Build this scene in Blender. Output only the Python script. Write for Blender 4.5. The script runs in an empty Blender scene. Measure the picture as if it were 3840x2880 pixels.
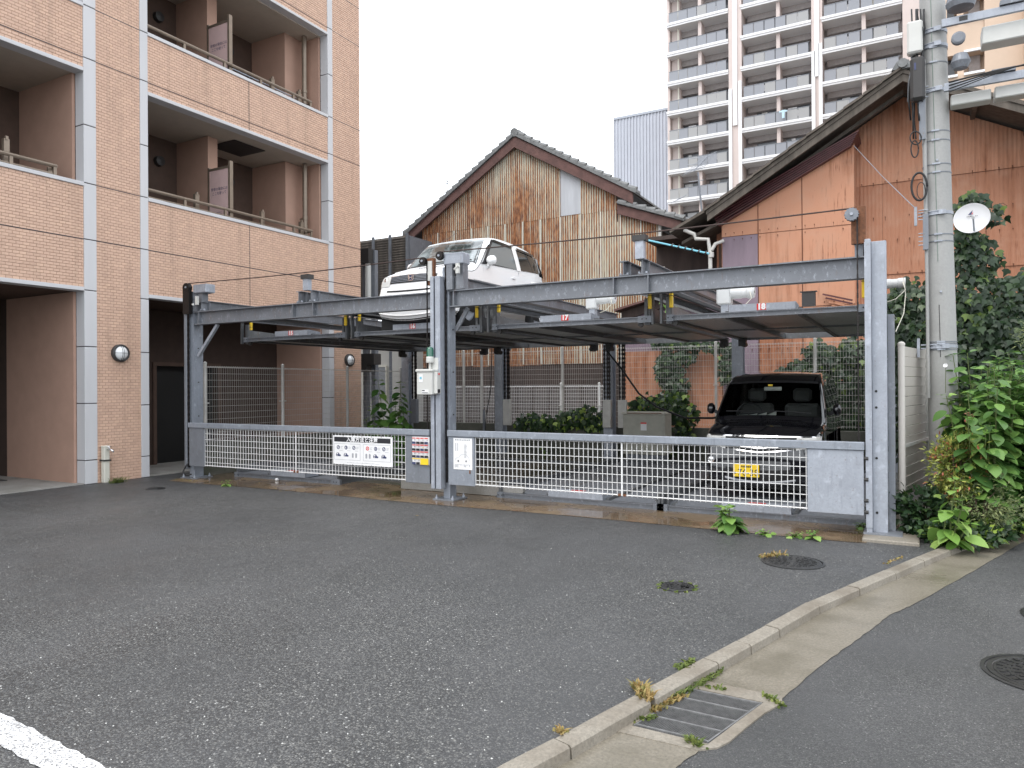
import bpy, math, random
import numpy as np
from mathutils import Vector, Matrix
random.seed(7); RNG = np.random.default_rng(7)
PI = math.pi
S = bpy.context.scene
C = S.collection

# ------------------------------------------------------------------ camera
F = 2715.0; CAMH = 1.6
_y, _p, _r = [math.radians(v) for v in (28.96, .147, -.359)]
fw = np.array([-math.sin(_y)*math.cos(_p), math.cos(_y)*math.cos(_p), math.sin(_p)])
rt0 = np.array([math.cos(_y), math.sin(_y), 0.0]); up0 = np.cross(rt0, fw)
rt = rt0*math.cos(_r)+up0*math.sin(_r); up = -rt0*math.sin(_r)+up0*math.cos(_r)
cam = bpy.data.cameras.new('camera'); co = bpy.data.objects.new('camera', cam); C.objects.link(co)
M = Matrix(((rt[0], up[0], -fw[0], 0), (rt[1], up[1], -fw[1], 0), (rt[2], up[2], -fw[2], CAMH), (0, 0, 0, 1)))
co.matrix_world = M
cam.sensor_width = 36; cam.lens = 36*F/3840; cam.clip_end = 900; cam.clip_start = .05
S.camera = co
# ------------------------------------------------------------------ overcast daylight
SUN_EL, SUN_AZ = math.radians(58), math.radians(200)
w = bpy.data.worlds.new('World'); S.world = w; w.use_nodes = True
nt = w.node_tree; nt.nodes.clear()
out = nt.nodes.new('ShaderNodeOutputWorld'); bg = nt.nodes.new('ShaderNodeBackground')
sky = nt.nodes.new('ShaderNodeTexSky'); sky.sky_type = 'NISHITA'; sky.sun_disc = False
sky.sun_elevation = SUN_EL; sky.sun_rotation = SUN_AZ; sky.air_density = 1.5; sky.dust_density = 6
mix = nt.nodes.new('ShaderNodeMix'); mix.data_type = 'RGBA'; mix.inputs[0].default_value = .88
mix.inputs[7].default_value = (9.6, 10.0, 10.6, 1)          # the bright cloud deck
nt.links.new(sky.outputs[0], mix.inputs[6]); nt.links.new(mix.outputs[2], bg.inputs[0])
bg.inputs[1].default_value = .1
nt.links.new(bg.outputs[0], out.inputs[0])
sl = bpy.data.lights.new('sun', 'SUN'); sl.energy = .6; sl.angle = math.radians(25); sl.color = (1, .97, .93)
so = bpy.data.objects.new('sun', sl); C.objects.link(so)
so.rotation_euler = (PI/2-SUN_EL, 0, PI-SUN_AZ)
S.view_settings.view_transform = 'Standard'; S.view_settings.look = 'None'
S.view_settings.gamma = 1; S.view_settings.exposure = 1.22; S.view_settings.use_curve_mapping = False
S.render.film_transparent = False
S.cycles.max_bounces = 8; S.cycles.transparent_max_bounces = 12

# ------------------------------------------------------------------ helpers
def PX(px, py, axis, val):
    """the point on the plane axis=val that the photograph shows at (px, py)"""
    d = fw+rt*((px-1920)/F)-up*((py-1440)/F)
    c = np.array([0, 0, CAMH]); t = (val-c[axis])/d[axis]
    return c+d*t
def PV(x, y, axis, val): return PX(x*1.7359, y*1.7359, axis, val)
def proj(p):
    d = np.array(p)-np.array([0, 0, CAMH]); z = d@fw
    return 1920+F*(d@rt)/z, 1440-F*(d@up)/z, z

class MB:
    def __init__(s): s.v = []; s.f = []; s.m = []
    def add(s, vs, fs, mi=0):
        b = len(s.v); s.v.extend([tuple(map(float, q)) for q in vs]); s.f.extend([tuple(i+b for i in f) for f in fs]); s.m.extend([mi]*len(fs)); return s
    def box(s, x0, x1, y0, y1, z0, z1, mi=0, c=0):
        x0, x1 = sorted((x0, x1)); y0, y1 = sorted((y0, y1)); z0, z1 = sorted((z0, z1))
        if c <= 0:
            vs = [(x, y, z) for z in (z0, z1) for y in (y0, y1) for x in (x0, x1)]
            return s.add(vs, [(0, 2, 3, 1), (4, 5, 7, 6), (0, 1, 5, 4), (2, 6, 7, 3), (0, 4, 6, 2), (1, 3, 7, 5)], mi)
        import itertools
        c = min(c, (x1-x0)*.45, (y1-y0)*.45, (z1-z0)*.45)
        L = ((x0, x1), (y0, y1), (z0, z1)); vs = []; idx = {}
        for sx, sy, sz in itertools.product((0, 1), repeat=3):
            for ax in range(3):
                q = [L[0][sx], L[1][sy], L[2][sz]]
                for k, sg in enumerate((sx, sy, sz)):
                    if k != ax: q[k] += c if sg == 0 else -c
                idx[(sx, sy, sz, ax)] = len(vs); vs.append(q)
        fs = []
        for ax in range(3):
            o = [k for k in range(3) if k != ax]
            for sg in (0, 1):
                r = []
                for a, b in ((0, 0), (1, 0), (1, 1), (0, 1)):
                    k = [0, 0, 0]; k[ax] = sg; k[o[0]] = a; k[o[1]] = b; r.append(idx[(*k, ax)])
                fs.append(tuple(r))
            for a, b in itertools.product((0, 1), repeat=2):
                r = []
                for e in (0, 1):
                    k = [0, 0, 0]; k[ax] = e; k[o[0]] = a; k[o[1]] = b; r.append((tuple(k)))
                fs.append((idx[(*r[0], o[0])], idx[(*r[0], o[1])], idx[(*r[1], o[1])], idx[(*r[1], o[0])]))
        for sx, sy, sz in itertools.product((0, 1), repeat=3):
            fs.append(tuple(idx[(sx, sy, sz, k)] for k in range(3)))
        return s.add(vs, fs, mi)
    def bar(s, a, b, wd, ht, mi=0, upv=(0, 0, 1)):
        a = np.array(a, float); b = np.array(b, float); d = b-a; d /= np.linalg.norm(d)
        u = np.cross(d, upv)
        if np.linalg.norm(u) < 1e-4: u = np.cross(d, (1, 0, 0))
        u /= np.linalg.norm(u); v = np.cross(u, d)
        vs = [p+u*sx*wd/2+v*sz*ht/2 for p in (a, b) for sx, sz in ((-1, -1), (1, -1), (1, 1), (-1, 1))]
        return s.add(vs, [(0, 1, 2, 3), (7, 6, 5, 4), (0, 4, 5, 1), (1, 5, 6, 2), (2, 6, 7, 3), (3, 7, 4, 0)], mi)
    def tube(s, pts, r, n=8, mi=0, cap=True):
        pts = [np.array(p, float) for p in pts]; rs = r if isinstance(r, (list, tuple)) else [r]*len(pts)
        vs = []; prev = None
        for i, p in enumerate(pts):
            d = (pts[min(i+1, len(pts)-1)]-pts[max(i-1, 0)]); d /= (np.linalg.norm(d)+1e-9)
            if prev is None:
                u = np.cross(d, (0, 0, 1)); 
                if np.linalg.norm(u) < 1e-3: u = np.cross(d, (1, 0, 0))
            else: u = prev-d*(prev@d)
            u /= np.linalg.norm(u)+1e-9; prev = u; v = np.cross(d, u)
            for k in range(n):
                a = 2*PI*k/n; vs.append(p+(u*math.cos(a)+v*math.sin(a))*rs[i])
        fs = [(i*n+k, i*n+(k+1) % n, (i+1)*n+(k+1) % n, (i+1)*n+k) for i in range(len(pts)-1) for k in range(n)]
        if cap: fs += [tuple(range(n))[::-1], tuple((len(pts)-1)*n+k for k in range(n))]
        return s.add(vs, fs, mi)
    def cyl(s, a, b, r, n=16, mi=0): return s.tube([a, b], r, n, mi)
    def lathe(s, prof, ctr, axis=(0, 0, 1), n=24, mi=0):
        ax = np.array(axis, float); ax /= np.linalg.norm(ax); u = np.cross(ax, (0, 0, 1))
        if np.linalg.norm(u) < 1e-3: u = np.array((1., 0, 0))
        u /= np.linalg.norm(u); v = np.cross(ax, u); c = np.array(ctr, float)
        vs = [c+ax*h+(u*math.cos(2*PI*k/n)+v*math.sin(2*PI*k/n))*max(r, 1e-4) for r, h in prof for k in range(n)]
        fs = [(i*n+k, i*n+(k+1) % n, (i+1)*n+(k+1) % n, (i+1)*n+k) for i in range(len(prof)-1) for k in range(n)]
        return s.add(vs, fs, mi)
    def prism(s, poly, axis, a, b, mi=0):
        """polygon in the two other axes, extruded along axis from a to b"""
        def p3(q, h):
            l = list(q); l.insert(axis, h); return l
        n = len(poly); vs = [p3(q, a) for q in poly]+[p3(q, b) for q in poly]
        fs = [tuple(range(n))[::-1], tuple(range(n, 2*n))]+[(k, (k+1) % n, n+(k+1) % n, n+k) for k in range(n)]
        return s.add(vs, fs, mi)
    def quad(s, a, b, c, d, mi=0): return s.add([a, b, c, d], [(0, 1, 2, 3)], mi)
    def hbeam(s, axis, a, b, c1, c2, W, H, t=.012, mi=0, hz=True):
        """H section from a to b along axis; c1, c2 centre in the other axes"""
        def bx(u0, u1, v0, v1):
            q = [(u0, u1), (v0, v1)]; q.insert(axis, (a, b)); s.box(*q[0], *q[1], *q[2], mi)
        if hz:   # web vertical
            bx(c1-W/2, c1+W/2, c2-H/2, c2-H/2+t); bx(c1-W/2, c1+W/2, c2+H/2-t, c2+H/2); bx(c1-t/2, c1+t/2, c2-H/2+t, c2+H/2-t)
        else:
            bx(c1-W/2, c1-W/2+t, c2-H/2, c2+H/2); bx(c1+W/2-t, c1+W/2, c2-H/2, c2+H/2); bx(c1-W/2+t, c1+W/2-t, c2-t/2, c2+t/2)
        return s

WL = {}
def mesh_of(name, mb, mats, off=(0, 0, 0), smooth=False):
    me = bpy.data.meshes.new(name)
    v = np.array(mb.v, float).reshape(-1, 3)-np.array(off)
    me.from_pydata(v.tolist(), [], mb.f)
    for m in (mats if isinstance(mats, (list, tuple)) else [mats]): me.materials.append(m)
    if any(mb.m): me.polygons.foreach_set('material_index', mb.m)
    if smooth: me.polygons.foreach_set('use_smooth', [True]*len(me.polygons))
    me.validate(); me.update(); return me
def link(name, me, parent=None, loc=None):
    o = bpy.data.objects.new(name, me); C.objects.link(o)
    if parent is not None: o.parent = parent
    if loc is not None: o.location = loc
    return o
def obj(name, mb, mats, parent=None, smooth=False, label=None, kind=None):
    off = WL.get(parent.name, (0, 0, 0)) if parent is not None else (0, 0, 0)
    o = link(name, mesh_of(name, mb, mats, off, smooth), parent)
    WL[o.name] = off
    if label: o['label'] = label
    if kind: o['kind'] = kind
    return o
def thing(name, label, cat, loc=(0, 0, 0), group=None):
    o = bpy.data.objects.new(name, None); C.objects.link(o); o.location = loc; o.empty_display_size = .2
    WL[o.name] = tuple(float(q) for q in loc)
    o['label'] = label; o['category'] = cat
    if group: o['group'] = group
    return o
def tag(o, label, cat, group=None, kind=None):
    o['label'] = label; o['category'] = cat
    if group: o['group'] = group
    if kind: o['kind'] = kind
    return o
def struct(name, mb, mats, smooth=False):
    o = obj(name, mb, mats, None, smooth); o['kind'] = 'structure'; return o
def dup(root, loc, label=None):
    r = root.copy(); C.objects.link(r); r.location = loc; WL[r.name] = tuple(loc)
    if label: r['label'] = label
    for ch in list(root.children):
        c = ch.copy(); C.objects.link(c); c.parent = r; WL[c.name] = tuple(loc)
        for g in list(ch.children):
            d = g.copy(); C.objects.link(d); d.parent = c
    return r

# ------------------------------------------------------------------ materials
class MT:
    def __init__(s, name, rough=.6, metal=0., spec=.5):
        s.m = bpy.data.materials.new(name); s.m.use_nodes = True; s.t = s.m.node_tree; s.b = s.t.nodes['Principled BSDF']
        s.b.inputs['Roughness'].default_value = rough; s.b.inputs['Metallic'].default_value = metal
        s.b.inputs['Specular IOR Level'].default_value = spec
    def n(s, typ, **kw):
        q = s.t.nodes.new('ShaderNode'+typ)
        for k, v in kw.items():
            if k.startswith('i_'): q.inputs[k[2:].replace('_', ' ')].default_value = v
            elif k.startswith('n'): q.inputs[int(k[1:])].default_value = v
            else: setattr(q, k, v)
        return q
    def l(s, a, b): s.t.links.new(a, b); return s
    def pos(s, sc=(1, 1, 1), obj_=False):
        if obj_: o = s.n('TexCoord').outputs['Object']
        else: o = s.n('NewGeometry').outputs['Position']
        if sc == (1, 1, 1): return o
        m = s.n('Mapping'); m.inputs['Scale'].default_value = sc; s.l(o, m.inputs[0]); return m.outputs[0]
    def noise(s, scale, det=4, vec=None, rough=.6, dim=None):
        q = s.n('TexNoise'); q.inputs['Scale'].default_value = scale; q.inputs['Detail'].default_value = det; q.inputs['Roughness'].default_value = rough
        s.l(vec if vec is not None else s.pos(), q.inputs['Vector']); return q.outputs['Fac']
    def vor(s, scale, vec=None, feat='F1', outp='Distance'):
        q = s.n('TexVoronoi'); q.feature = feat; q.inputs['Scale'].default_value = scale
        s.l(vec if vec is not None else s.pos(), q.inputs['Vector']); return q.outputs[outp]
    def ramp(s, fac, stops):
        q = s.n('ValToRGB'); e = q.color_ramp.elements
        while len(e) < len(stops): e.new(.5)
        for k, (p, c) in enumerate(stops):
            e[k].position = p; e[k].color = (*c, 1) if len(c) == 3 else c
        s.l(fac, q.inputs[0]); return q.outputs[0]
    def mr(s, fac, a, b, c=0., d=1.):
        q = s.n('MapRange'); s.l(fac, q.inputs[0])
        for k, v in zip((1, 2, 3, 4), (a, b, c, d)): q.inputs[k].default_value = v
        return q.outputs[0]
    def mixc(s, fac, a, b, mode='MIX'):
        q = s.n('Mix'); q.data_type = 'RGBA'; q.blend_type = mode
        for sock, v in ((0, fac), (6, a), (7, b)):
            if isinstance(v, (int, float)): q.inputs[sock].default_value = v
            elif isinstance(v, tuple): q.inputs[sock].default_value = (*v, 1) if len(v) == 3 else v
            else: s.l(v, q.inputs[sock])
        return q.outputs[2]
    def math(s, op, a, b=0., c=0.):
        q = s.n('Math'); q.operation = op
        for k, v in ((0, a), (1, b), (2, c)):
            if isinstance(v, (int, float)): q.inputs[k].default_value = v
            else: s.l(v, q.inputs[k])
        return q.outputs[0]
    def col(s, c):
        if isinstance(c, tuple): s.b.inputs['Base Color'].default_value = (*c, 1)
        else: s.l(c, s.b.inputs['Base Color'])
        return s
    def rough(s, r): s.l(r, s.b.inputs['Roughness']); return s
    def bump(s, h, st=.3, dist=.01):
        q = s.n('Bump'); q.inputs['Strength'].default_value = st; q.inputs['Distance'].default_value = dist
        s.l(h, q.inputs['Height']); s.l(q.outputs[0], s.b.inputs['Normal']); return s
    def sep(s, vec=None):
        q = s.n('SeparateXYZ'); s.l(vec if vec is not None else s.pos(), q.inputs[0]); return q.outputs

def plain(name, c, rough=.6, metal=0., var=.12, sc=6, bump=0, spec=.5, streak=False):
    m = MT(name, rough, metal, spec)
    n = m.noise(sc, 5, m.pos((1, 1, .15)) if streak else None)
    lo = tuple(x*(1-var) for x in c); hi = tuple(min(1, x*(1+var)) for x in c)
    m.col(m.ramp(n, [(.3, lo), (.7, hi)]))
    if bump: m.bump(m.noise(sc*12, 3), bump, .004)
    return m.m
def galv(name, base=(.33, .36, .41), rough=.5, sc=85):
    m = MT(name, rough, .25)
    v = m.n('TexVoronoi'); v.inputs['Scale'].default_value = sc; m.l(m.pos(), v.inputs[0])
    g = m.n('SeparateColor'); m.l(v.outputs['Color'], g.inputs[0])
    n = m.noise(5, 5)
    a = m.mixc(g.outputs[0], tuple(x*.92 for x in base), tuple(min(1, x*1.08) for x in base))
    a = m.mixc(m.mr(n, .42, .7, 0, .45), a, tuple(x*.70 for x in base))
    st = m.noise(22, 4, m.pos((1, 1, .12)))
    a = m.mixc(m.mr(st, .56, .75, 0, .5), a, tuple(x*.55 for x in base)); a = m.mixc(m.mr(m.noise(34, 4), .64, .72, 0, .55), a, (.19, .13, .08))
    a = m.mixc(m.mr(m.noise(11, 5, m.pos((1, 1, .7))), .58, .68, 0, .4), a, tuple(min(1, x*1.5+.05) for x in base))
    m.col(a); m.rough(m.mr(g.outputs[0], 0, 1, rough-.12, rough+.15)); return m.m
def steel(name, base=(.17, .185, .21), rust=.25):
    m = MT(name, .42, .15)
    n = m.noise(3, 6); k = m.noise(14, 5, m.pos((1, 1, .25)))
    a = m.mixc(m.mr(n, .35, .7), tuple(x*.85 for x in base), tuple(x*1.15 for x in base))
    a = m.mixc(m.mr(k, .60, .78, 0, rust+.2), a, (.16, .09, .05))
    ch = m.noise(26, 5, m.pos((1, 1, .5)), .7); a = m.mixc(m.mr(ch, .56, .66, 0, .5), a, tuple(min(1, x*1.9+.05) for x in base)); a = m.mixc(m.mr(m.noise(48, 4), .64, .70, 0, .8), a, (.05, .04, .035))
    m.col(a); m.rough(m.mr(n, .3, .7, .3, .55)); m.bump(m.noise(90, 3), .12, .002); return m.m
def glossy(name, c, rough=.1, spec=.6, coat=0, metal=0.):
    m = MT(name, rough, metal, spec); m.col(c); m.b.inputs['Coat Weight'].default_value = coat; m.b.inputs['Coat Roughness'].default_value = .03
    return m.m

mat = {}
# car-park asphalt: coarse wet aggregate
def asphalt(name, tone=1., sc=95, warm=0., wet=.5):
    m = MT(name, .5, 0, .5)
    v = m.n('TexVoronoi'); v.inputs['Scale'].default_value = sc; m.l(m.pos(), v.inputs[0])
    g = m.n('SeparateColor'); m.l(v.outputs['Color'], g.inputs[0])
    stone = m.ramp(g.outputs[0], [(0, (.022*tone,)*3), (.45, (.052*tone, .053*tone, .054*tone)), (.8, (.105*tone, .105*tone, .10*tone)), (.985, (.15*tone, .148*tone, .135*tone)), (.994, (.5, .5, .48))])
    gap = m.mr(v.outputs['Distance'], .35, .75)
    a = m.mixc(gap, stone, (.014*tone, .014*tone, .014*tone)); pale = m.noise(38, 2); a = m.mixc(m.mr(pale, .58, .72, 0, .5), a, (.15*tone, .15*tone, .145*tone)); dk = m.noise(31, 2); a = m.mixc(m.mr(dk, .60, .72, 0, .7), a, (.016*tone, .016*tone, .017*tone))
    big = m.noise(.9, 5, m.pos((1, 1, 1))); st_ = m.noise(.35, 6, m.pos((1, .6, 1)), .7)
    a = m.mixc(m.mr(st_, .42, .60, .6, 0), a, (.030*tone, .031*tone, .032*tone))
    a = m.mixc(m.mr(big, .38, .66, .0, .25), a, (.085*tone, .085*tone, .088*tone))
    fine = m.noise(300, 2)
    a = m.mixc(m.mr(fine, .3, .7, 0, .15), a, (.11*tone, .11*tone, .105*tone))
    m.col(a)
    dmp = m.noise(1.7, 4)
    m.rough(m.mr(dmp, .35, .65, .62-wet*.35, .62))
    h = m.math('ADD', m.math('MULTIPLY', m.mr(v.outputs['Distance'], 0, .6, 1, 0), .8), m.math('MULTIPLY', g.outputs[1], .5))
    m.bump(h, .9, .006); return m.m
mat['asphalt'] = asphalt('asphalt_lot', 1.36, 88, wet=.5)
mat['road'] = asphalt('asphalt_road', 1.4, 150, wet=.4)
def concrete(name, c, rough=.75, stain=(.16, .13, .09), sc=1., bump=.35, st=.5, fine=1.):
    m = MT(name, rough)
    n1 = m.noise(2.2*sc, 6); n2 = m.noise(60*sc, 4); n3 = m.noise(.8*sc, 4)
    a = m.mixc(m.mr(n2, .3, .7), tuple(x*(1-.18*fine) for x in c), tuple(x*(1+.16*fine) for x in c))
    a = m.mixc(m.mr(n1, .45, .72, 0, st), a, stain)
    v = m.vor(150, feat='F1'); 
    a = m.mixc(m.mr(m.noise(150, 2), .62, .72, 0, .7*fine), a, tuple(x*.45 for x in c))
    m.col(a); m.rough(m.mr(n3, .35, .65, rough-.25, rough)); m.bump(n2, bump, .004); return m.m
mat['kerb'] = concrete('kerb_concrete', (.245, .22, .18), .7, (.13, .105, .075), 1., .45, .8, 1.3)
mat['gutter'] = concrete('gutter_concrete', (.20, .178, .14), .5, (.10, .088, .06), 1., .5, .8, 1.6)
mat['concrete'] = concrete('plain_concrete', (.30, .29, .27), .8, (.12, .11, .08))
mat['wallconc'] = concrete('old_wall_concrete', (.12, .12, .10), .8, (.035, .045, .022), 1., .35, .8)
mat['pitfloor'] = concrete('pit_floor', (.10, .09, .07), .35, (.04, .04, .025))
# wet brown apron slab with standing water
m = MT('wet_apron', .3)
n = m.noise(1.3, 4); k = m.noise(9, 5)
a = m.ramp(n, [(.3, (.10, .066, .04)), (.5, (.16, .11, .07)), (.68, (.22, .16, .10))])
a = m.mixc(m.mr(k, .4, .7, 0, .4), a, (.12, .10, .06)); m.col(a)
pud = m.noise(1.3, 3); m.rough(m.mr(pud, .45, .60, .03, .4)); mat['apron'] = m.m
q = m.n('Bump', n0=.12, n1=.004); m.l(m.math('MULTIPLY', k, m.mr(pud, .42, .56)), q.inputs['Height']); m.l(q.outputs[0], m.b.inputs['Normal'])
# worn white road paint
m = MT('road_paint', .6); v = m.vor(90)
a = m.mixc(m.mr(m.noise(95, 3), .55, .60), (.78, .78, .78), (.07, .07, .07)); a = m.mixc(m.mr(m.noise(6, 4), .52, .66, 0, .6), a, (.28, .28, .28)); a = m.mixc(m.mr(v, .45, .7, 0, .7), a, (.2, .2, .2)); m.col(a); m.bump(v, .6, .006); mat['paint'] = m.m
# facade tiles: one tone per tile
m = MT('facade_tile', .55)
g = m.n('NewGeometry'); oi = m.n('ObjectInfo')
r = m.math('FRACT', m.math('ADD', g.outputs['Random Per Island'], oi.outputs['Random']))
a = m.ramp(r, [(0, (.56, .375, .275)), (.3, (.60, .405, .30)), (.65, (.62, .42, .31)), (1, (.67, .46, .335))])
a = m.mixc(m.mr(m.noise(.7, 4), .35, .7, 0, .25), a, (.62, .42, .325)); a = m.mixc(m.mr(m.noise(5, 4, m.pos((1, 1, .07))), .54, .70, 0, .35), a, (.36, .24, .175)); m.col(a)
m.bump(m.noise(160, 3), .15, .002); mat['tile'] = m.m
mat['grout'] = plain('tile_grout', (.42, .29, .22), .8)
mat['joint'] = plain('dark_joint', (.05, .045, .05), .7)
mat['trim'] = plain('white_trim_panel', (.55, .55, .56), .5, var=.05, sc=2, streak=True)
mat['render'] = plain('pink_render', (.42, .265, .20), .8, var=.06, sc=3, bump=.3)
mat['soffit'] = plain('soffit_paint', (.46, .40, .33), .8, var=.05)
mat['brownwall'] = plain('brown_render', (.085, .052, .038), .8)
mat['garage'] = plain('recess_shade_brown', (.055, .034, .026), .85)  # brown taken near black to carry recess shade in the colour
mat['railbrown'] = plain('bronze_rail', (.21, .165, .125), .35, .4)
mat['dark'] = plain('dark_metal', (.035, .033, .032), .5)
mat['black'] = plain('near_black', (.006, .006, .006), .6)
mat['pinkpanel'] = plain('pink_partition', (.62, .44, .42), .5, var=.04)
mat['ivory'] = plain('ivory_plastic', (.60, .58, .50), .5, var=.05)
mat['globe'] = glossy('lamp_glass_white', (.75, .76, .76), .12)
mat['galv'] = galv('galvanised_steel', (.27, .295, .335))
mat['galvl'] = galv('galvanised_light', (.35, .375, .42), .5, 60)
mat['galvd'] = galv('galvanised_dull', (.20, .215, .24), .55, 70)
mat['steel'] = steel('painted_frame_steel', (.17, .18, .198), .35)
mat['steeld'] = steel('pallet_steel', (.11, .115, .12), .4)
mat['under'] = steel('pallet_underside', (.46, .46, .45), .1)
mat['chain'] = plain('greasy_chain', (.022, .019, .018), .45, .6)
mat['rusty'] = plain('rust', (.16, .065, .03), .8, var=.4, sc=30)
mat['rope'] = plain('rusty_wire_rope', (.05, .03, .025), .7, var=.3)
mat['yellow'] = plain('yellow_guide', (.72, .48, .03), .5, var=.15)
mat['white'] = plain('white_enamel', (.78, .78, .78), .4, var=.04)
mat['wire'] = plain('white_coated_wire', (.74, .74, .73), .4, var=.05)
mat['fwire'] = plain('fence_wire_beige', (.46, .445, .415), .45, .1)
mat['boxwhite'] = plain('box_cream', (.56, .56, .53), .45, var=.04)
mat['motor'] = plain('motor_grey', (.55, .56, .56), .35, var=.06)
mat['red'] = plain('sign_red', (.66, .03, .025), .5, var=.05)
mat['ink'] = plain('sign_ink', (.02, .02, .025), .5)
mat['navy'] = plain('sign_navy', (.04, .05, .12), .5)
mat['signy'] = plain('sign_yellow', (.85, .58, .02), .5, var=.03)
mat['greyink'] = plain('sign_grey', (.35, .36, .38), .5)
mat['carwhite'] = glossy('white_car_paint', (.86, .86, .855), .18, .5, .9)
mat['carblack'] = glossy('black_car_paint', (.006, .006, .008), .08, .5, 1.)
mat['chrome'] = glossy('chrome', (.75, .75, .76), .08, .5, 0, 1.)
mat['glassd'] = glossy('car_glass_dark', (.010, .013, .014), .03, .45)
mat['sglass'] = glossy('car_glass_sky_pale', (.16, .18, .185), .03, .45)  # paler copy: sky reflection and seen-through cabin put into the colour
mat['lampclear'] = glossy('headlamp_lens', (.60, .60, .58), .15, .6)
mat['rubber'] = plain('tyre_rubber', (.015, .015, .016), .7)
mat['trimblack'] = plain('black_plastic', (.02, .02, .022), .55)
mat['seat'] = plain('seat_fabric', (.09, .088, .085), .9)
m = MT('windscreen_glass', .02); m.b.inputs['Transmission Weight'].default_value = 1; m.b.inputs['IOR'].default_value = 1.12; m.b.inputs['Base Color'].default_value = (.55, .62, .6, 1); m.b.inputs['Specular IOR Level'].default_value = .9; mat['glass'] = m.m
m = MT('wet_sky_windscreen', .06, 0, .8); n = m.noise(40, 4)
m.col(m.ramp(m.noise(2.3, 5), [(.42, (.03, .04, .04)), (.6, (.30, .34, .35))])); m.b.inputs['Coat Weight'].default_value = 1; m.bump(n, .05, .002); mat['skyglass'] = m.m  # pale patches paint sky reflection into the wet glass colour
m = MT('green_beacon_glass', .15); m.col((.0, .10, .055)); m.b.inputs['Coat Weight'].default_value = 1; mat['green'] = m.m
# rust-streaked corrugated siding
def corrugated(name, base, r1, r2, lo, hi, pitch=None, axis=0, amt=1., zscale=.10):
    m = MT(name, .75)
    p = m.pos(); sx = m.sep(p)
    big = m.noise(.42, 5, m.pos((1, 1, .55)), .6)
    st = m.noise(9, 5, m.pos((1, 1, zscale)), .65)
    oi = m.n('ObjectInfo').outputs['Random']
    f = m.math('ADD', m.math('MULTIPLY', big, 1.25), m.math('MULTIPLY', st, .75))
    f = m.math('ADD', f, m.math('MULTIPLY', oi, .09))
    if pitch: f = m.math('ADD', f, m.mr(sx[0], -14, -7.5, .16, -.12)); f = m.math('ADD', f, m.mr(sx[2], 7.4, 8.8, .0, -.20))
    if pitch:
        wv = m.math('SINE', m.math('MULTIPLY', sx[axis], 2*PI/pitch))
        f = m.math('ADD', f, m.math('MULTIPLY', wv, .24)); w2 = m.noise(24, 1, m.pos((1, 1, .01))); f = m.math('ADD', f, m.math('MULTIPLY', m.mr(w2, .35, .65, -1, 1), .09))
    k = m.mr(f, lo, hi)
    a = m.mixc(k, base, m.ramp(m.noise(16, 4, m.pos((1, 1, .3))), [(.35, r1), (.65, r2)]))
    m.col(a); return m
mat['rustwall'] = corrugated('rusted_white_siding', (.52, .50, .40), (.12, .038, .016), (.38, .165, .065), .78, 1.04, .076).m
mat['silver'] = plain('silver_patch_sheet', (.50, .52, .55), .4, .2, streak=True)
def orange(name, base, lo, hi):
    m = corrugated(name, base, (.16, .05, .02), (.32, .115, .045), lo, hi, None, 0, 1., .06)
    t_ = m.t; src = m.b.inputs['Base Color'].links[0].from_socket
    fs = m.noise(30, 3, m.pos((1, 1, .05)), .7); big = m.noise(1.1, 4)
    k2 = m.math('MULTIPLY', m.mr(fs, .56, .68), m.mr(big, .48, .62))
    a = m.mixc(k2, src, (.17, .055, .022))
    a = m.mixc(m.mr(m.noise(2.6, 5), .48, .70, 0, .35), a, (.48, .30, .21))
    a = m.mixc(m.mr(m.noise(45, 3), .66, .76, 0, .7), a, (.20, .08, .04))
    m.col(a); return m.m
mat['orange'] = orange('orange_sheet', (.52, .255, .155), 1.0, 1.32)
mat['orange2'] = orange('orange_ribbed_sheet', (.40, .185, .108), 1.02, 1.42)
mat['purple'] = plain('purple_sheet', (.22, .165, .20), .6, streak=True)
mat['nail'] = plain('nail_rust', (.10, .03, .012), .8)
mat['oldwood'] = plain('weathered_wood', (.10, .085, .07), .85, var=.35, sc=9, streak=True)
mat['brownboard'] = plain('brown_bargeboard', (.115, .058, .05), .75, var=.3, sc=5)
mat['darkboard'] = plain('dark_brown_boards', (.06, .042, .036), .8, var=.3, sc=6, streak=True)
mat['rooftile'] = plain('grey_roof_tile', (.16, .165, .165), .6, var=.35, sc=8, bump=.3)
mat['maroon'] = plain('maroon_corrugated', (.10, .032, .034), .45, var=.3)
mat['twall'] = plain('tower_beige', (.56, .48, .45), .7, var=.04, sc=.6)  # tower tones from here lifted paler to stand for rain haze
mat['tslab'] = plain('tower_slab_white', (.74, .74, .75), .6, var=.03, sc=.6)
mat['tglass'] = glossy('tower_balustrade_glass', (.25, .26, .285), .3, .4)
mat['tglass2'] = glossy('tower_balustrade_pale', (.31, .31, .31), .3, .4)
mat['twin'] = glossy('tower_window', (.07, .075, .085), .1)
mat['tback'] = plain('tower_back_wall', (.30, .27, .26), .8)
mat['tbeam'] = plain('tower_beam', (.36, .33, .32), .8)
mat['ribgrey'] = plain('ribbed_grey_sheet', (.42, .44, .49), .5, .1, var=.05, sc=.5)
mat['beige'] = plain('beige_block', (.55, .42, .32), .8, var=.05, sc=1)
mat['pale'] = plain('pale_plaster', (.46, .45, .42), .8, var=.1, streak=True)
mat['pole'] = concrete('pole_concrete', (.33, .33, .32), .8, (.24, .24, .23), .7, .15, .5, .35)
mat['greenline'] = plain('green_stain', (.17, .22, .19), .8)
mat['cable'] = plain('black_cable', (.012, .012, .013), .5)
mat['blue'] = plain('blue_pole', (.18, .50, .62), .4)
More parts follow.
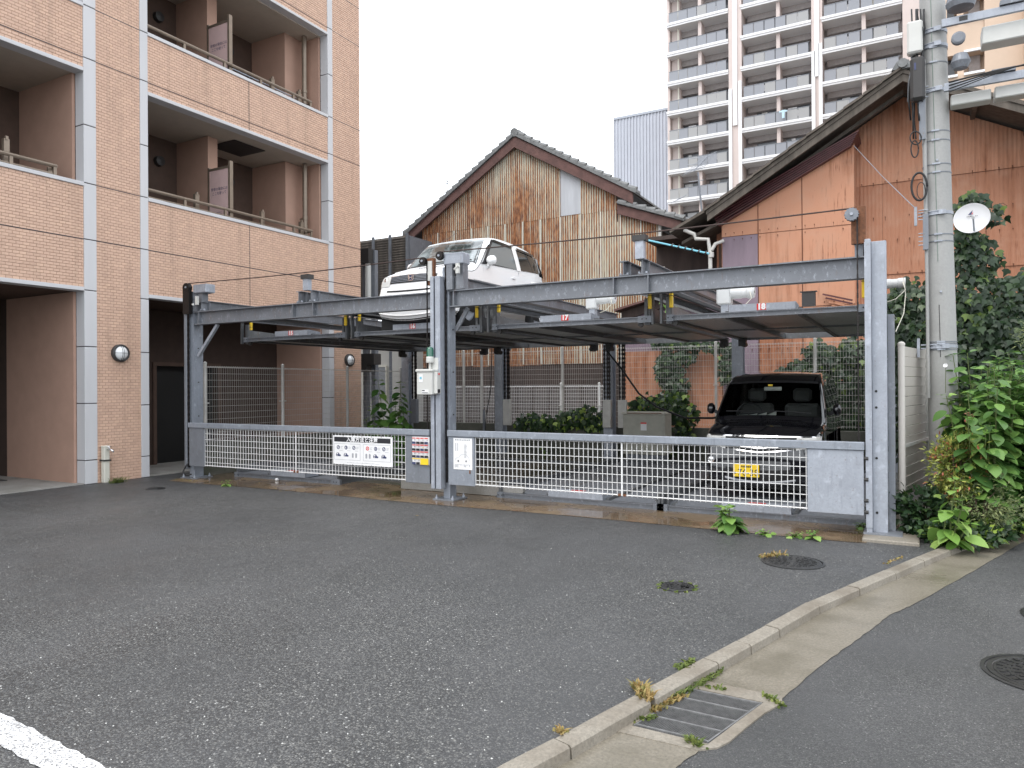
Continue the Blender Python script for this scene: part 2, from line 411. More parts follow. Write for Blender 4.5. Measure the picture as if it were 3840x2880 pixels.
mat['boardb'] = plain('fence_board_beige', (.50, .46, .42), .6, var=.05)
mat['fencep'] = plain('fence_post_beige', (.56, .53, .49), .5, var=.03)
mat['ivoryd'] = plain('cabinet_beige', (.40, .39, .33), .55)
mat['shirtb'] = plain('pale_blue_cloth', (.45, .62, .70), .8)
mat['pvc'] = plain('grey_pvc', (.52, .51, .48), .5)
mat['dish'] = plain('dish_white', (.64, .64, .65), .4, var=.02)
mat['stem'] = plain('stem_green', (.10, .13, .04), .7)
mat['bark'] = plain('bark', (.08, .055, .035), .85)
mat['soil'] = plain('soil', (.045, .035, .025), .9, var=.4, sc=20, bump=.5)
def leafm(name, stops, rough=.4, trans=.12):
    m = MT(name, rough, 0, .4); g = m.n('NewGeometry'); oi = m.n('ObjectInfo')
    r = m.math('FRACT', m.math('ADD', g.outputs['Random Per Island'], oi.outputs['Random']))
    a = m.ramp(r, stops); m.col(m.mixc(m.mr(m.noise(1.8, 3), .35, .7, 0, .35), a, stops[0][1]))
    m.b.inputs['Transmission Weight'].default_value = 0
    m.b.inputs['Subsurface Weight'].default_value = 0
    tr = m.n('BsdfTranslucent'); m.l(a, tr.inputs[0]); mx = m.n('MixShader', n0=trans)
    m.l(m.b.outputs[0], mx.inputs[1]); m.l(tr.outputs[0], mx.inputs[2]); m.l(mx.outputs[0], m.t.nodes['Material Output'].inputs[0])
    return m.m
mat['ivy'] = leafm('ivy_leaf', [(0, (.012, .03, .012)), (.5, (.024, .055, .018)), (.8, (.05, .095, .024)), (.9, (.17, .27, .04)), (1, (.30, .40, .07))], .35)
mat['ivyd'] = leafm('dark_ivy_leaf', [(0, (.012, .028, .012)), (.7, (.028, .058, .022)), (.93, (.05, .09, .03)), (1, (.17, .25, .05))], .35)
mat['big'] = leafm('broad_leaf', [(0, (.05, .12, .03)), (.6, (.11, .22, .05)), (1, (.20, .34, .08))], .38, .2)
mat['bright'] = leafm('young_leaf', [(0, (.10, .21, .04)), (.6, (.19, .34, .07)), (1, (.32, .46, .12))], .4, .25)
mat['nandina'] = leafm('nandina_leaf', [(0, (.13, .16, .035)), (.55, (.27, .31, .06)), (.88, (.38, .38, .09)), (.92, (.36, .10, .045)), (1, (.48, .13, .09))], .45)
mat['fine'] = leafm('fine_leaf', [(0, (.06, .085, .035)), (.6, (.14, .175, .065)), (1, (.26, .29, .12))], .5)
mat['straw'] = leafm('dry_grass', [(0, (.26, .17, .06)), (.5, (.33, .24, .09)), (1, (.15, .18, .05))], .7)
mat['moss'] = leafm('moss_tuft', [(0, (.06, .09, .02)), (.6, (.11, .15, .03)), (1, (.2, .22, .06))], .7)
# ------------------------------------------------------------------ ground
struct('ground', MB().quad((-300, -60, -.16), (300, -60, -.16), (300, 400, -.16), (-300, 400, -.16)), mat['pitfloor'])
K1 = [(-1.90, 1.0), (-1.66, 2.0), (-1.515, 2.641), (-1.424, 2.941), (-1.341, 3.26), (-1.245, 3.60), (-1.081, 4.194), (-.97, 4.594), (-.862, 4.987), (-.684, 5.66), (-.36, 6.546), (-.029, 7.468), (.176, 8.014), (.34, 8.42), (.55, 8.9), (.8, 9.5), (1.15, 10.4), (1.6, 11.6)]
K2 = [(x+.125+.01*(y > 5), y-.04) for x, y in K1]; GZ = -.048
lot = [(-30, -12), (-2.6, -12), (-2.6, -2)]+[(x, y) for x, y in K1]+[(1.6, 40), (-30, 40)]
mb = MB(); mb.add([(x, y, 0) for x, y in lot], [tuple(range(len(lot)))]); struct('car_park_surface', mb, mat['asphalt'])
G = [(-1.5, 0), (-1.02, 2.4), (-.905, 3.08)]+[(-.61, 4.0), (-.48, 4.6), (-.31, 5.2), (-.155, 5.82), (-.035, 6.10), (.455, 7.5), (1.02, 9.21), (1.6, 10.6), (2.4, 12.6)]
mb = MB()
road = [(-1.9, -12), (40, -12), (40, 11.2)]+[(x, y) for x, y in G[::-1]]
mb.add([(x, y, GZ-.004) for x, y in [(-2.4, -12), (60, -12), (60, 40), (3.5, 40)]+[(x_-.05, y_) for x_, y_ in G[::-1]]+[(-2.0, -2)]], [tuple(range(4+len(G)+1))]); struct('road', mb, mat['road'])
kb = struct('kerb', MB().add([(x, y, -.10) for x, y in K1]+[(x, y, -.10) for x, y in K2], [(i, i+1, len(K1)+i+1, len(K1)+i) for i in range(len(K1)-1)]), mat['pitfloor'])
def along(P, t):
    i = 0
    d = [math.dist(P[k], P[k+1]) for k in range(len(P)-1)]
    for k, q in enumerate(d):
        if t <= q or k == len(d)-1:
            a, b = P[k], P[k+1]; u = t/q; return np.array([a[0]+(b[0]-a[0])*u, a[1]+(b[1]-a[1])*u])
        t -= q
cuts = [0, .72, 1.36]
for x, y in [(-1.40, 2.94), (-1.24, 3.56), (-1.05, 4.21), (-.93, 4.59), (-.84, 4.99), (-.66, 5.64), (-.42, 6.24), (-.19, 6.9), (.03, 7.5), (.27, 8.1), (.5, 8.7), (.75, 9.3), (1.0, 9.9)]:
    best = min((abs(np.linalg.norm(along(K1, t)-(x, y))), t) for t in np.arange(0, 11, .02)); cuts.append(best[1])
for i in range(len(cuts)-1):
    t0, t1 = cuts[i]+.006, cuts[i+1]-.006
    if i == 4: t0 += .03
    n = max(2, int((t1-t0)/.15)); vs = []; fs = []
    jz = random.uniform(-.004, .004)
    for k in range(n+1):
        t = t0+(t1-t0)*k/n; a = along(K1, t); d = along(K1, min(t+.02, 10.9))-along(K1, t-.0); d /= np.linalg.norm(d)+1e-9; nn = np.array([d[1], -d[0]])
        for off, z in ((-.012, -.1), (-.006, .006), (.003, .014), (.084, .012), (.097, .002), (.104, -.1)):
            q = a+nn*off; vs.append((q[0], q[1], z+jz))
    m_ = 6
    for k in range(n):
        for j in range(m_-1): fs.append((k*m_+j, k*m_+j+1, (k+1)*m_+j+1, (k+1)*m_+j))
    fs += [tuple(range(m_)), tuple(n*m_+j for j in range(m_))[::-1]]
    obj('kerb_stone', MB().add(vs, fs), mat['kerb'], kb)
# gutter: sloping concrete strip with a hole for the grate
def jag(P, a=.006):
    o = []
    for k in range(len(P)-1):
        for j in range(8):
            u = j/8; o.append((P[k][0]+(P[k+1][0]-P[k][0])*u+random.uniform(-a, a), P[k][1]+(P[k+1][1]-P[k][1])*u))
    return o+[P[-1]]
GR = [(-1.19, 3.35), (-1.045, 3.90), (-.693, 3.895), (-.838, 3.345)]       # grate corners: near-left, far-left, far-right, near-right
G1 = [(-1.5, 0), (-1.02, 2.4), (-.90, 3.08), (-.84, 3.30)]; G2 = [(-.62, 3.955), (-.48, 4.6), (-.31, 5.2), (-.155, 5.82), (-.035, 6.10), (.455, 7.5), (1.02, 9.21), (1.6, 10.6), (2.4, 12.6)]
inner = [(along(K1, t)[0]+.098, along(K1, t)[1]-.02) for t in np.arange(0, 11.3, .12)]
mb = MB()
a = [p for p in inner if p[1] < 3.33]; b = jag(G1)
mb.add([(x, y, GZ) for x, y in b+a[::-1]], [tuple(range(len(a)+len(b)))])
a = [p for p in inner if p[1] > 3.95]; b = jag(G2)
mb.add([(x, y, GZ) for x, y in b+a[::-1]], [tuple(range(len(a)+len(b)))])
struct('gutter', mb, mat['gutter'])
# collar round the grate
mat['dgrate'] = plain('grate_steel', (.11, .11, .108), .6, 0, .3, 30)
mat['ggrate'] = plain('grate_bar_steel', (.17, .17, .17), .6, 0, .3, 30)
gt = thing('drain_grate', 'square steel mesh drain grate set in the concrete gutter beside the kerb', 'drain grate', (-.97, 3.66, -.05))
mb = MB()
O = [(-1.27, 3.25), (-1.05, 4.035), (-.612, 4.02), (-.60, 3.94), (-.66, 3.78), (-.71, 3.58), (-.75, 3.40), (-.785, 3.32), (-.83, 3.28), (-.86, 3.255)]
I = [(-1.20, 3.34), (-1.05, 3.91), (-.685, 3.905), (-.685, 3.905), (-.72, 3.77), (-.757, 3.63), (-.793, 3.48), (-.83, 3.335), (-.83, 3.335), (-.83, 3.335)]
mb.add([(x, y, -.044) for x, y in O]+[(x, y, -.044) for x, y in I], [(k, (k+1) % 10, 10+(k+1) % 10, 10+k) for k in range(10)])
mb.add([(x, y, -.044) for x, y in I]+[(x, y, -.3) for x, y in I], [(k, (k+1) % 10, 10+(k+1) % 10, 10+k) for k in range(10)])
mb.add([(x, y, -.044) for x, y in O]+[(x, y, -.12) for x, y in O], [(k, (k+1) % 10, 10+(k+1) % 10, 10+k) for k in range(10)])
obj('collar', mb, mat['kerb'], gt)
obj('pit', MB().quad(*[(x, y, -.29) for x, y in GR]), mat['black'], gt)
def bil(u, v):
    a, b, c, d = [np.array(q) for q in (GR[0], GR[3], GR[2], GR[1])]
    return (a*(1-u)+b*u)*(1-v)+(d*(1-u)+c*u)*v
def gb(u0, v0, u1, v1, wd, z0, z1):
    a, b = bil(u0, v0), bil(u1, v1); return MB().bar((a[0], a[1], (z0+z1)/2), (b[0], b[1], (z0+z1)/2), wd, z1-z0)
for v in (.02, .25, .5, .75, .98): obj('bearing_bar', gb(0, v, 1, v, .007, -.075, -.041), mat['ggrate'], gt)
for u in (.0, 1.): obj('edge_bar', gb(u, 0, u, 1, .006, -.075, -.043), mat['ggrate'], gt)
for k in range(1, 34): obj('cross_bar', gb(k/34, .01, k/34, .99, .0026, -.060, -.046), mat['dgrate'], gt)
for k in range(1, 44):
    if k % 11: obj('cross_bar', gb(0, k/44, 1, k/44, .0024, -.060, -.048), mat['dgrate'], gt)
# painted line at the near left
L0, L1 = np.array([-5.5, 1.78]), np.array([-2.2, 1.60])
P = lambda x, y: PV(x, y, 2, .004)
a0, a1 = P(-120, 1474), P(330, 1710); b0, b1 = P(-120, 1540), P(230, 1740)
mb = MB(); vs = []
for k in range(41):
    u = k/40; t_ = a0*(1-u)+a1*u; b_ = b0*(1-u)+b1*u
    vs += [t_+np.array([0, random.uniform(-.007, .007), 0]), b_+np.array([0, random.uniform(-.007, .007), 0])]
mb.add(vs, [(2*k, 2*k+1, 2*k+3, 2*k+2) for k in range(40)]); struct('road_marking', mb, mat['paint'])
# wet brown apron under the parking frame and the floor behind it
mb = MB(); fe = [(-11.32, 8.27)]+[(x, 8.07+.03*math.sin(x*1.3)+random.uniform(-.008, .008)) for x in np.arange(-11.2, -.5, .15)]+[(-.42, 8.07), (-.40, 8.25), (-.05, 8.30), (-.05, 8.6)]
P_ = fe+[(-.05, 15.0), (-11.32, 15.0)]
mb.add([(x, y, .004) for x, y in P_], [tuple(range(len(P_)))])
struct('apron_slab', mb, mat['apron'])
mb = MB(); mb.box(-11.2, -.1, 9.35, 14.95, .006, .012); struct('pit_floor', mb, mat['pitfloor'])
mb = MB(); mb.box(-.46, .05, 8.13, 8.62, -.02, .035, c=.01); struct('post_footing', mb, mat['kerb'])
# pale concrete threshold between the two bays
mb = MB(); mb.prism([(-7.0, .01), (-4.92, .01), (-4.84, .09), (-4.84, .17), (-7.0, .17)], 1, 9.05, 9.12); struct('threshold_block', mb, mat['concrete'])
# retaining walls
mb = MB(); mb.box(-11.32, -.05, 14.98, 15.2, 0, .70); mb.box(-11.40, -11.24, 8.62, 14.98, 0, .60)
tag(obj('retaining_wall', mb, mat['wallconc']), 'low mossy concrete retaining wall behind the parking lift', 'wall')
# manholes
def manhole(x, y, z, R, label, rings=3, tint='dark', grid=True):
    t = thing('manhole_cover', label, 'manhole cover', (x, y, z), 'manhole covers in the ground')
    obj('frame_ring', MB().lathe([(R*1.09, -.01), (R*1.09, .004), (R*1.02, .006), (R*1.01, -.01)], (x, y, z), n=40), mat['galvd'] if tint != 'dark' else mat['iron'], t)
    obj('lid', MB().lathe([(R*.99, -.01), (R*.985, .004), (R*.9, .004), (R*.89, .0015), (0, .0015)], (x, y, z), n=40), mat['iron'], t)
    mb = MB()
    for rr in [R*(.2+.65*k/rings) for k in range(rings+1)]: mb.lathe([(rr-.008, .001), (rr-.006, .006), (rr+.006, .006), (rr+.008, .001)], (x, y, z), n=36)
    for rr in [R*(.25+.65*k/5) for k in range(5)]:
        n = int(rr*2*PI/.055)
        for k in range(n):
            a = 2*PI*k/n; c_, s_ = math.cos(a), math.sin(a)
            mb.bar((x+c_*(rr-.015), y+s_*(rr-.015), z+.004), (x+c_*(rr+.015), y+s_*(rr+.015), z+.004), .016, .008)
    obj('raised_pattern', mb, mat['iron'], t, kind='stuff')
    return t
mat['iron'] = plain('wet_cast_iron', (.05, .05, .05), .35, .5, var=.3, sc=20, bump=.3)
manhole(-.95, 6.90, .004, .245, 'round iron manhole cover on the car park with a dry tuft at its rim')
manhole(-1.64, 5.64, .004, .125, 'small round iron cover in the open asphalt ringed with moss', 2)
manhole(.66, 5.02, -.049, .30, 'large patterned manhole cover on the road at the right edge, the nearer one', 3)
manhole(.99, 6.30, -.049, .30, 'patterned manhole cover on the road at the right edge, the farther one', 3)
p = PV(336, 1056, 2, 0); manhole(p[0], p[1], .004, .13, 'small dark round cover in the asphalt before the striped gate left post', 1)

# ------------------------------------------------------------------ apartment building
FX = -12.05
ap = thing('apartment_building', 'salmon tiled apartment building with white trim strips and recessed balconies', 'building', (FX-1, 8, 0))
H = 13.4
T = lambda z: z
# tile fields: (y0,y1,z0,z1)
fields = [(7.30, 8.10, 0, H), (13.02, 14.0, 0, H)]
for y0, y1 in ((2.4, 7.09), (8.25, 12.86)):
    fields += [(y0, y1, 3.29, 4.97), (y0, y1, 6.95, 7.96), (y0, y1, 9.98, 11.0)]
core = MB()
for y0, y1, z0, z1 in fields: core.box(FX-.18, FX-.008, y0, y1, z0, z1)
obj('backing_wall', core, mat['grout'], ap)
groove = (4.09, 5.03, 7.12, 8.0, 10.1, 11.05)
vjoint = {8.25: 10.54}
tiles = []
for y0, y1, z0, z1 in fields:
    nz = int(round((z1-z0)/.05)); dz = (z1-z0)/nz
    for i in range(nz):
        zc = z0+(i+.5)*dz
        yo = y0-(.05 if i % 2 else 0)
        while yo < y1:
            a, b = max(yo+.0014, y0), min(yo+.0986, y1); yo += .1
            if b-a < .02: continue
            tiles.append((a, b, zc-dz/2+.003, zc+dz/2-.003))
T_ = np.array(tiles)
dep = 12.05*.484+T_[:, 0]*.875
u_, v_, _ = proj((FX, T_[0, 0], T_[0, 2]))
uv = np.array([proj((FX, (a+b)/2, (c+d)/2))[:2] for a, b, c, d in tiles])
vis = (uv[:, 0] > 5) & (uv[:, 1] > 5) & (T_[:, 1]-T_[:, 0] > .09)
order = np.argsort(np.where(vis, dep, 999)+np.abs(T_[:, 2]-1.6)*.02)
big300 = set(order[:300].tolist())
def tile_vf(a, b, c, d, x=FX):
    e = .0025; j = random.uniform(-.0012, .0012)
    return ([(x-.009, a, c), (x-.009, b, c), (x-.009, b, d), (x-.009, a, d), (x+j, a+e, c+e), (x+j, b-e, c+e), (x+j, b-e, d-e), (x+j, a+e, d-e)],
            [(4, 5, 6, 7), (0, 1, 5, 4), (1, 2, 6, 5), (2, 3, 7, 6), (3, 0, 4, 7)])
mb = MB(); tm = None
for k, (a, b, c, d) in enumerate(tiles):
    if k in big300:
        if tm is None: tm = mesh_of('tile', MB().add(*tile_vf(-.0486, .0486, -.022, .022, 0)), mat['tile'])
        o = link('tile', tm, ap); L = WL[ap.name]; o.location = (FX-L[0], (a+b)/2-L[1], (c+d)/2-L[2])
    else: mb.add(*tile_vf(a, b, c, d))
gm = MB()
for y0, y1, z0, z1 in fields:
    for g_ in groove:
        if z0+.02 < g_ < z1-.02: gm.box(FX-.005, FX+.0025, y0, y1, g_-.007, g_+.007)
    if y0 == 8.25: gm.box(FX-.005, FX+.0025, 10.534, 10.546, z0, z1)
obj('movement_joint', gm, mat['joint'], ap)
obj('tile_field', mb, mat['tile'], ap, kind='stuff')
# side return of the corner (north face of the wing, mostly hidden) and body
mb = MB(); mb.box(FX-9, FX-.012, 13.99, 14.0, 0, H); mb.box(FX-9, FX-7.01, 2.4, 13.98, 0, 3.3); mb.box(FX-9, FX-3.0, 7.12, 13.98, 0, 3.3); mb.box(FX-9, FX-3.0, 2.4, 13.98, 3.34, H); mb.box(FX-3, FX-.2, 13.0, 13.98, 0, H); mb.box(FX-3, FX-.2, 7.33, 8.07, 0, H); mb.box(FX-9, FX-.1, 2.2, 2.4, 0, H)
obj('wall', mb, mat['brownwall'], ap)
# trim strips with joints; panels wrap the opening reveals
def strip(y0, y1, zs, rev=None):
    for k in range(len(zs)-1):
        mb = MB(); a, b = zs[k]+.008, zs[k+1]-.008
        if rev == 'lo': mb.box(FX-.22, FX+.015, y0, y1, a, b, c=.004)
        elif rev == 'hi': mb.box(FX-.22, FX+.015, y0, y1, a, b, c=.004)
        else: mb.box(FX-.10, FX+.015, y0, y1, a, b, c=.004)
        obj('strip_panel', mb, mat['trim'], ap)
    mb = MB(); mb.box(FX-.20, FX+.004, y0+.006, y1-.006, 0, H); obj('strip_joint', mb, mat['joint'], ap)
zs = [0, .40, 1.35, 2.30, 3.24, 4.09, 5.03, 6.0, 7.12, 8.0, 9.0, 10.1, 11.05, 12, H]
strip(7.09, 7.30, zs, 'lo'); strip(8.10, 8.25, [0, .38, 1.30, 2.24, 3.2, 4.09, 5.03, 5.96, 7.12, 8.0, 9.0, 10.1, 11.05, 12, H], 'hi'); strip(12.86, 13.02, zs, 'lo')
for y0, y1 in ((2.4, 7.09), (8.25, 12.86)):
    for z0, z1 in ((4.97, 5.035), (7.96, 8.025), (11.0, 11.06)):
        obj('parapet_cap', MB().box(FX-.24, FX+.025, y0, y1, z0, z1, c=.005), mat['trim'], ap)
    for z0, z1 in ((3.225, 3.29), (6.885, 6.95), (9.92, 9.98)):
        obj('lintel_trim', MB().box(FX-.22, FX+.02, y0, y1, z0, z1, c=.005), mat['trim'], ap)
    # slabs, soffits, back walls
    for zc, zf in ((6.89, 4.0), (9.925, 7.0), (12.9, 10.0)):
        obj('bounce_cut_sheet', MB().box(FX-1.85, FX-.24, y0+.06, y1-.06, zf+.001, zf+.006), mat['dark'], ap)  # dark sheet added so the balcony floor bounces less light
        obj('soffit', MB().box(FX-2.9, FX-.2, y0+.001, y1-.001, zc, zc+.1), mat['soffit'], ap)
        obj('balcony_floor', MB().box(FX-2.9, FX-.2, y0+.001, y1-.001, zf-.1, zf), mat['soffit'], ap)
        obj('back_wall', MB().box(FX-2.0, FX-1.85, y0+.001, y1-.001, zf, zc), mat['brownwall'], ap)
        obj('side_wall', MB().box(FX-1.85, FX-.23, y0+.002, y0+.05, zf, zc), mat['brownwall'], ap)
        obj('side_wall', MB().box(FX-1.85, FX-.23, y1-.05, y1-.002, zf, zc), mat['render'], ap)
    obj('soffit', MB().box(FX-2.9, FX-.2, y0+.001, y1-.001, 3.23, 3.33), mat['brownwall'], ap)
# parapet end column inside (lit end) and drain pipe
for zf, zc in ((4.0, 6.88), (7.0, 9.92)):
    obj('pillar', MB().box(FX-1.85, FX-.75, 12.25, 12.80, zf, zc), mat['render'], ap)
    p_ = MB(); p_.cyl((FX-.5, 12.62, zf), (FX-.5, 12.62, zc-.02), .06, 12); p_.cyl((FX-.5, 12.62, zf+1.55), (FX-.5, 12.62, zf+1.62), .07, 12)
    p_.box(FX-.66, FX-.5, 12.60, 12.64, zf+1.57, zf+1.60)
    obj('drain_pipe', p_, mat['railbrown'], ap, smooth=False)
    obj('dividing_wall', MB().box(FX-1.85, FX-.85, 10.2, 10.44, zf, zc), mat['render'], ap)
    fr = obj('partition_frame', MB().box(FX-.85, FX-.80, 10.19, 10.23, zf, zf+2.2).box(FX-.20, FX-.145, 10.17, 10.25, zf+.95, zf+2.25).box(FX-.80, FX-.2, 10.19, 10.23, zf+2.12, zf+2.17), mat['railbrown'], ap)
    obj('partition_panel', MB().box(FX-.80, FX-.2, 10.2, 10.215, zf+.1, zf+2.12), mat['pinkpanel'], fr)
    q = PX(1430*.6148, 950*.6148, 2, 6.89)
    y_ = 11.05
    obj('ceiling_hatch', MB().box(FX-1.35, FX-.55, y_-.42+(.35 if zf > 5 else 0), y_+.42+(.35 if zf > 5 else 0), zc-.012, zc+.0), mat['dark'], ap)
    obj('wall_vent', MB().lathe([(.11, 0), (.10, .09), (0, .11)], (FX-1.84, 9.75, zc-.5), (1, 0, 0), 16), mat['dark'], ap)
    obj('wall_vent', MB().lathe([(.11, 0), (.10, .09), (0, .11)], (FX-1.84, 11.55, zc-.5), (1, 0, 0), 16), mat['dark'], ap)
    dr = obj('balcony_door', MB().box(FX-1.86, FX-1.82, 10.8, 11.45, zf, zf+2.0), mat['dark'], ap)
    obj('balcony_door', MB().box(FX-1.86, FX-1.82, 9.15, 9.45, zf, zf+2.0), mat['dark'], ap)
    obj('drying_pole', MB().cyl((FX-.45, 10.5, zf+1.32), (FX-.42, 12.3, zf+1.30), .014, 8), mat['galvl'], ap)
    for yy in (9.45, 11.1, 12.25) if zf < 5 else (11.4, 12.2):
        obj('pole_bracket', MB().box(FX-.34, FX-.27, yy, yy+.09, zf+.95, zf+1.42).box(FX-.30, FX-.26, yy+.02, yy+.06, zf+1.40, zf+1.46), mat['railbrown'], ap)
# rails on the parapets
for (y0, y1), zr in (((8.25, 12.45), 5.22), ((8.25, 12.45), 8.21), ((2.4, 6.72), 5.22), ((2.4, 6.72), 8.21)):
    mb = MB(); mb.cyl((FX-.12, y0, zr), (FX-.12, y1, zr), .032, 10); mb.cyl((FX-.12, y1, zr), (FX-.30, y1+.05, zr), .024, 8); mb.bar((FX-.12, y0, zr-.13), (FX-.12, y1, zr-.13), .015, .02)
    obj('handrail', mb, mat['railbrown'], ap)
    yy = y0+.85
    while yy < y1:
        obj('rail_post', MB().box(FX-.14, FX-.10, yy-.025, yy+.025, zr-.19, zr), mat['railbrown'], ap); yy += .93
    obj('rail_post', MB().box(FX-.14, FX-.10, y1-.05, y1, zr-.19, zr), mat['railbrown'], ap)
    obj('rail_post', MB().box(FX-.34, FX-.30, y1-.03, y1+.05, zr-.19, zr+.01), mat['railbrown'], ap)
obj('pole_bracket', MB().box(FX-.34, FX-.27, 6.02, 6.10, 4.95, 5.5).box(FX-.30, FX-.26, 6.04, 6.08, 5.48, 5.54), mat['railbrown'], ap)
obj('drying_rack', MB().tube([(FX-.5, 5.2, 5.5), (FX-.42, 5.9, 5.45), (FX-.35, 6.0, 5.15)], .012, 6).tube([(FX-.45, 5.4, 5.1), (FX-.40, 5.9, 5.3), (FX-.5, 5.7, 5.6)], .012, 6).tube([(FX-.35, 5.5, 5.12), (FX-.35, 6.5, 5.08)], .012, 6), mat['white'], ap)
obj('hanging_cloth', MB().box(FX-.46, FX-.44, 11.7, 12.0, 8.05, 8.28), mat['white'], ap)
obj('drying_pole', MB().cyl((FX-.42, 8.3, 5.16), (FX-.42, 9.3, 5.14), .014, 8), mat['white'], ap)
# ground-floor recesses, the left one deepened and coloured dark for its shade
obj('floor_slab', MB().box(FX-2.9, FX-.02, 2.4, 7.09, .002, .02), mat['concrete'], ap)
obj('floor_slab', MB().box(FX-2.9, FX-.02, 8.25, 12.86, .002, .02), mat['concrete'], ap)
obj('side_wall', MB().box(FX-2.3, FX-.22, 7.04, 7.085, 0, 3.22), mat['render'], ap)
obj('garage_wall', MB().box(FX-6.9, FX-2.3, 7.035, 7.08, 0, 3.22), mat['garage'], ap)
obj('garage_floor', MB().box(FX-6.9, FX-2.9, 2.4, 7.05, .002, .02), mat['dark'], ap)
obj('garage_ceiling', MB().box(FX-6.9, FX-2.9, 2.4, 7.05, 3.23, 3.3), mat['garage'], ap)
obj('side_wall', MB().box(FX-1.65, FX-.22, 12.80, 12.855, 0, 3.22), mat['render'], ap)
obj('side_wall', MB().box(FX-1.65, FX-.22, 8.252, 8.29, 0, 3.22), mat['render'], ap)
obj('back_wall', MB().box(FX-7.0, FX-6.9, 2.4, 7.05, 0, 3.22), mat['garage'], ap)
mb = MB(); X0 = FX-1.65
mb.box(X0-.15, X0, 8.29, 9.54, 0, 3.22); mb.box(X0-.15, X0, 9.54, 11.05, 2.06, 3.22); mb.box(X0-.15, X0, 11.05, 12.86, 0, 3.22)
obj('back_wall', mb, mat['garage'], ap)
mb = MB(); mb.box(X0-.02, X0+.03, 9.46, 9.54, 0, 2.14); mb.box(X0-.02, X0+.03, 11.05, 11.13, 0, 2.14); mb.box(X0-.02, X0+.03, 9.54, 11.05, 2.06, 2.14)
obj('door_frame', mb, mat['brownwall'], ap)
obj('doorway_shade_block', MB().box(X0-1.2, X0-.16, 9.5, 11.1, .02, 2.2), mat['black'], ap)  # solid black block standing for the shade of the unlit passage
obj('ramp_plate', MB().box(FX-2.4, FX-1.6, 5.2, 6.7, .02, .035), mat['dark'], ap)
obj('roof', MB().box(FX-9.1, FX+.03, 2.2, 14.03, H, H+.2), mat['trim'], ap)
# text on the two partition panels
def text_mesh(s, size, m, P0, ux, uy, name='lettering', parent=None, align='CENTER', extr=0, bold=0):
    c = bpy.data.curves.new('t', 'FONT'); c.offset = bold; c.body = s; c.size = size; c.align_x = align; c.align_y = 'CENTER'; c.extrude = extr; c.resolution_u = 2
    o = bpy.data.objects.new('t', c); C.objects.link(o)
    dg = bpy.context.evaluated_depsgraph_get(); me = bpy.data.meshes.new_from_object(o.evaluated_get(dg)); bpy.data.objects.remove(o); bpy.data.curves.remove(c)
    ux = np.array(ux, float); uy = np.array(uy, float); P0 = np.array(P0, float)
    off = np.array(WL[parent.name]) if parent is not None else np.zeros(3)
    uz = np.cross(ux, uy)
    for v in me.vertices:
        q = P0-off+ux*v.co.x+uy*v.co.y+uz*v.co.z; v.co = Vector(q)
    me.materials.clear(); me.materials.append(m); me.name = name
    r = link(name, me, parent); WL[r.name] = tuple(off); return r
for zf in (4.0, 7.0):
    fr = [c for c in ap.children if c.name.startswith('partition_frame')][0 if zf < 5 else 1]
    for k, s_ in enumerate(('非常の場合には', 'ここを破って')): text_mesh(s_, .072, mat['navy'], (FX-.5, 10.196, zf+1.72-.09*k), (1, 0, 0), (0, 0, 1), parent=fr)
    if zf < 5:
        for k, s_ in enumerate(('この付近に', '物を置かないで')): text_mesh(s_, .06, mat['navy'], (FX-.56, 10.196, zf+1.22-.08*k), (1, 0, 0), (0, 0, 1), parent=fr)
# bulkhead lamps
def bulk(y, z, label):
    t = thing('wall_lamp', label, 'wall lamp', (FX, y, z), 'round bulkhead lamps on the tiled wall')
    obj('globe', MB().lathe([(.125, .03), (.115, .07), (.08, .105), (.04, .12), (0, .124)], (FX, y, z), (1, 0, 0), 32), mat['globe'], t, smooth=True)
    obj('ring', MB().lathe([(.152, 0), (.155, .05), (.145, .075), (.125, .075), (.12, .04), (.12, 0)], (FX, y, z), (1, 0, 0), 32), mat['dark'], t, smooth=True)
    mb = MB()
    for off in (-.014, .014):
        mb.tube([(FX+.07+.055*math.sin(PI*(k/12)), y+off+.0, z-.135+.27*k/12) for k in range(13)], .004, 6)
    obj('guard_bar', mb, mat['dark'], t)
    obj('guard_bar', MB().tube([(FX+.07+.055*math.sin(PI*(k/12)), y-.135+.27*k/12, z) for k in range(13)], .004, 6), mat['dark'], t)
bulk(7.70, 2.21, 'round white bulkhead lamp with dark ring between the two white strips')
bulk(13.54, 2.25, 'round white bulkhead lamp with dark ring near the building corner, behind the fence')
# standpipe tap
t = thing('standpipe', 'short cream standpipe with chrome tap against the tiled pillar', 'water tap', (-11.98, 7.40, 0))
obj('post', MB().box(-12.03, -11.93, 7.35, 7.45, 0, .62, c=.012), mat['ivory'], t)
obj('cap', MB().box(-12.035, -11.925, 7.345, 7.455, .605, .63, c=.01), mat['ivory'], t)
obj('clamp', MB().box(-12.045, -11.915, 7.335, 7.465, .37, .395), mat['dark'], t)
mb = MB(); mb.tube([(-11.93, 7.40, .565), (-11.86, 7.41, .57), (-11.82, 7.43, .545), (-11.815, 7.44, .52)], [.014, .016, .014, .012], 8); mb.cyl((-11.88, 7.405, .575), (-11.88, 7.405, .61), .008); mb.bar((-11.88, 7.37, .612), (-11.88, 7.44, .612), .012, .012)
obj('tap', mb, mat['chrome'], t, smooth=True)
# ------------------------------------------------------------------ parking lift frame
FY = 8.45
pf = thing('parking_lift_frame', 'grey steel two-tier parking lift frame with front beams, posts and hoist chains', 'parking lift', (-5.7, 11.5, 0))
def fpart(n, mb, m='steel', parent=None, smooth=False, **k): return obj(n, mb, mat[m] if isinstance(m, str) else m, parent or pf, smooth, **k)
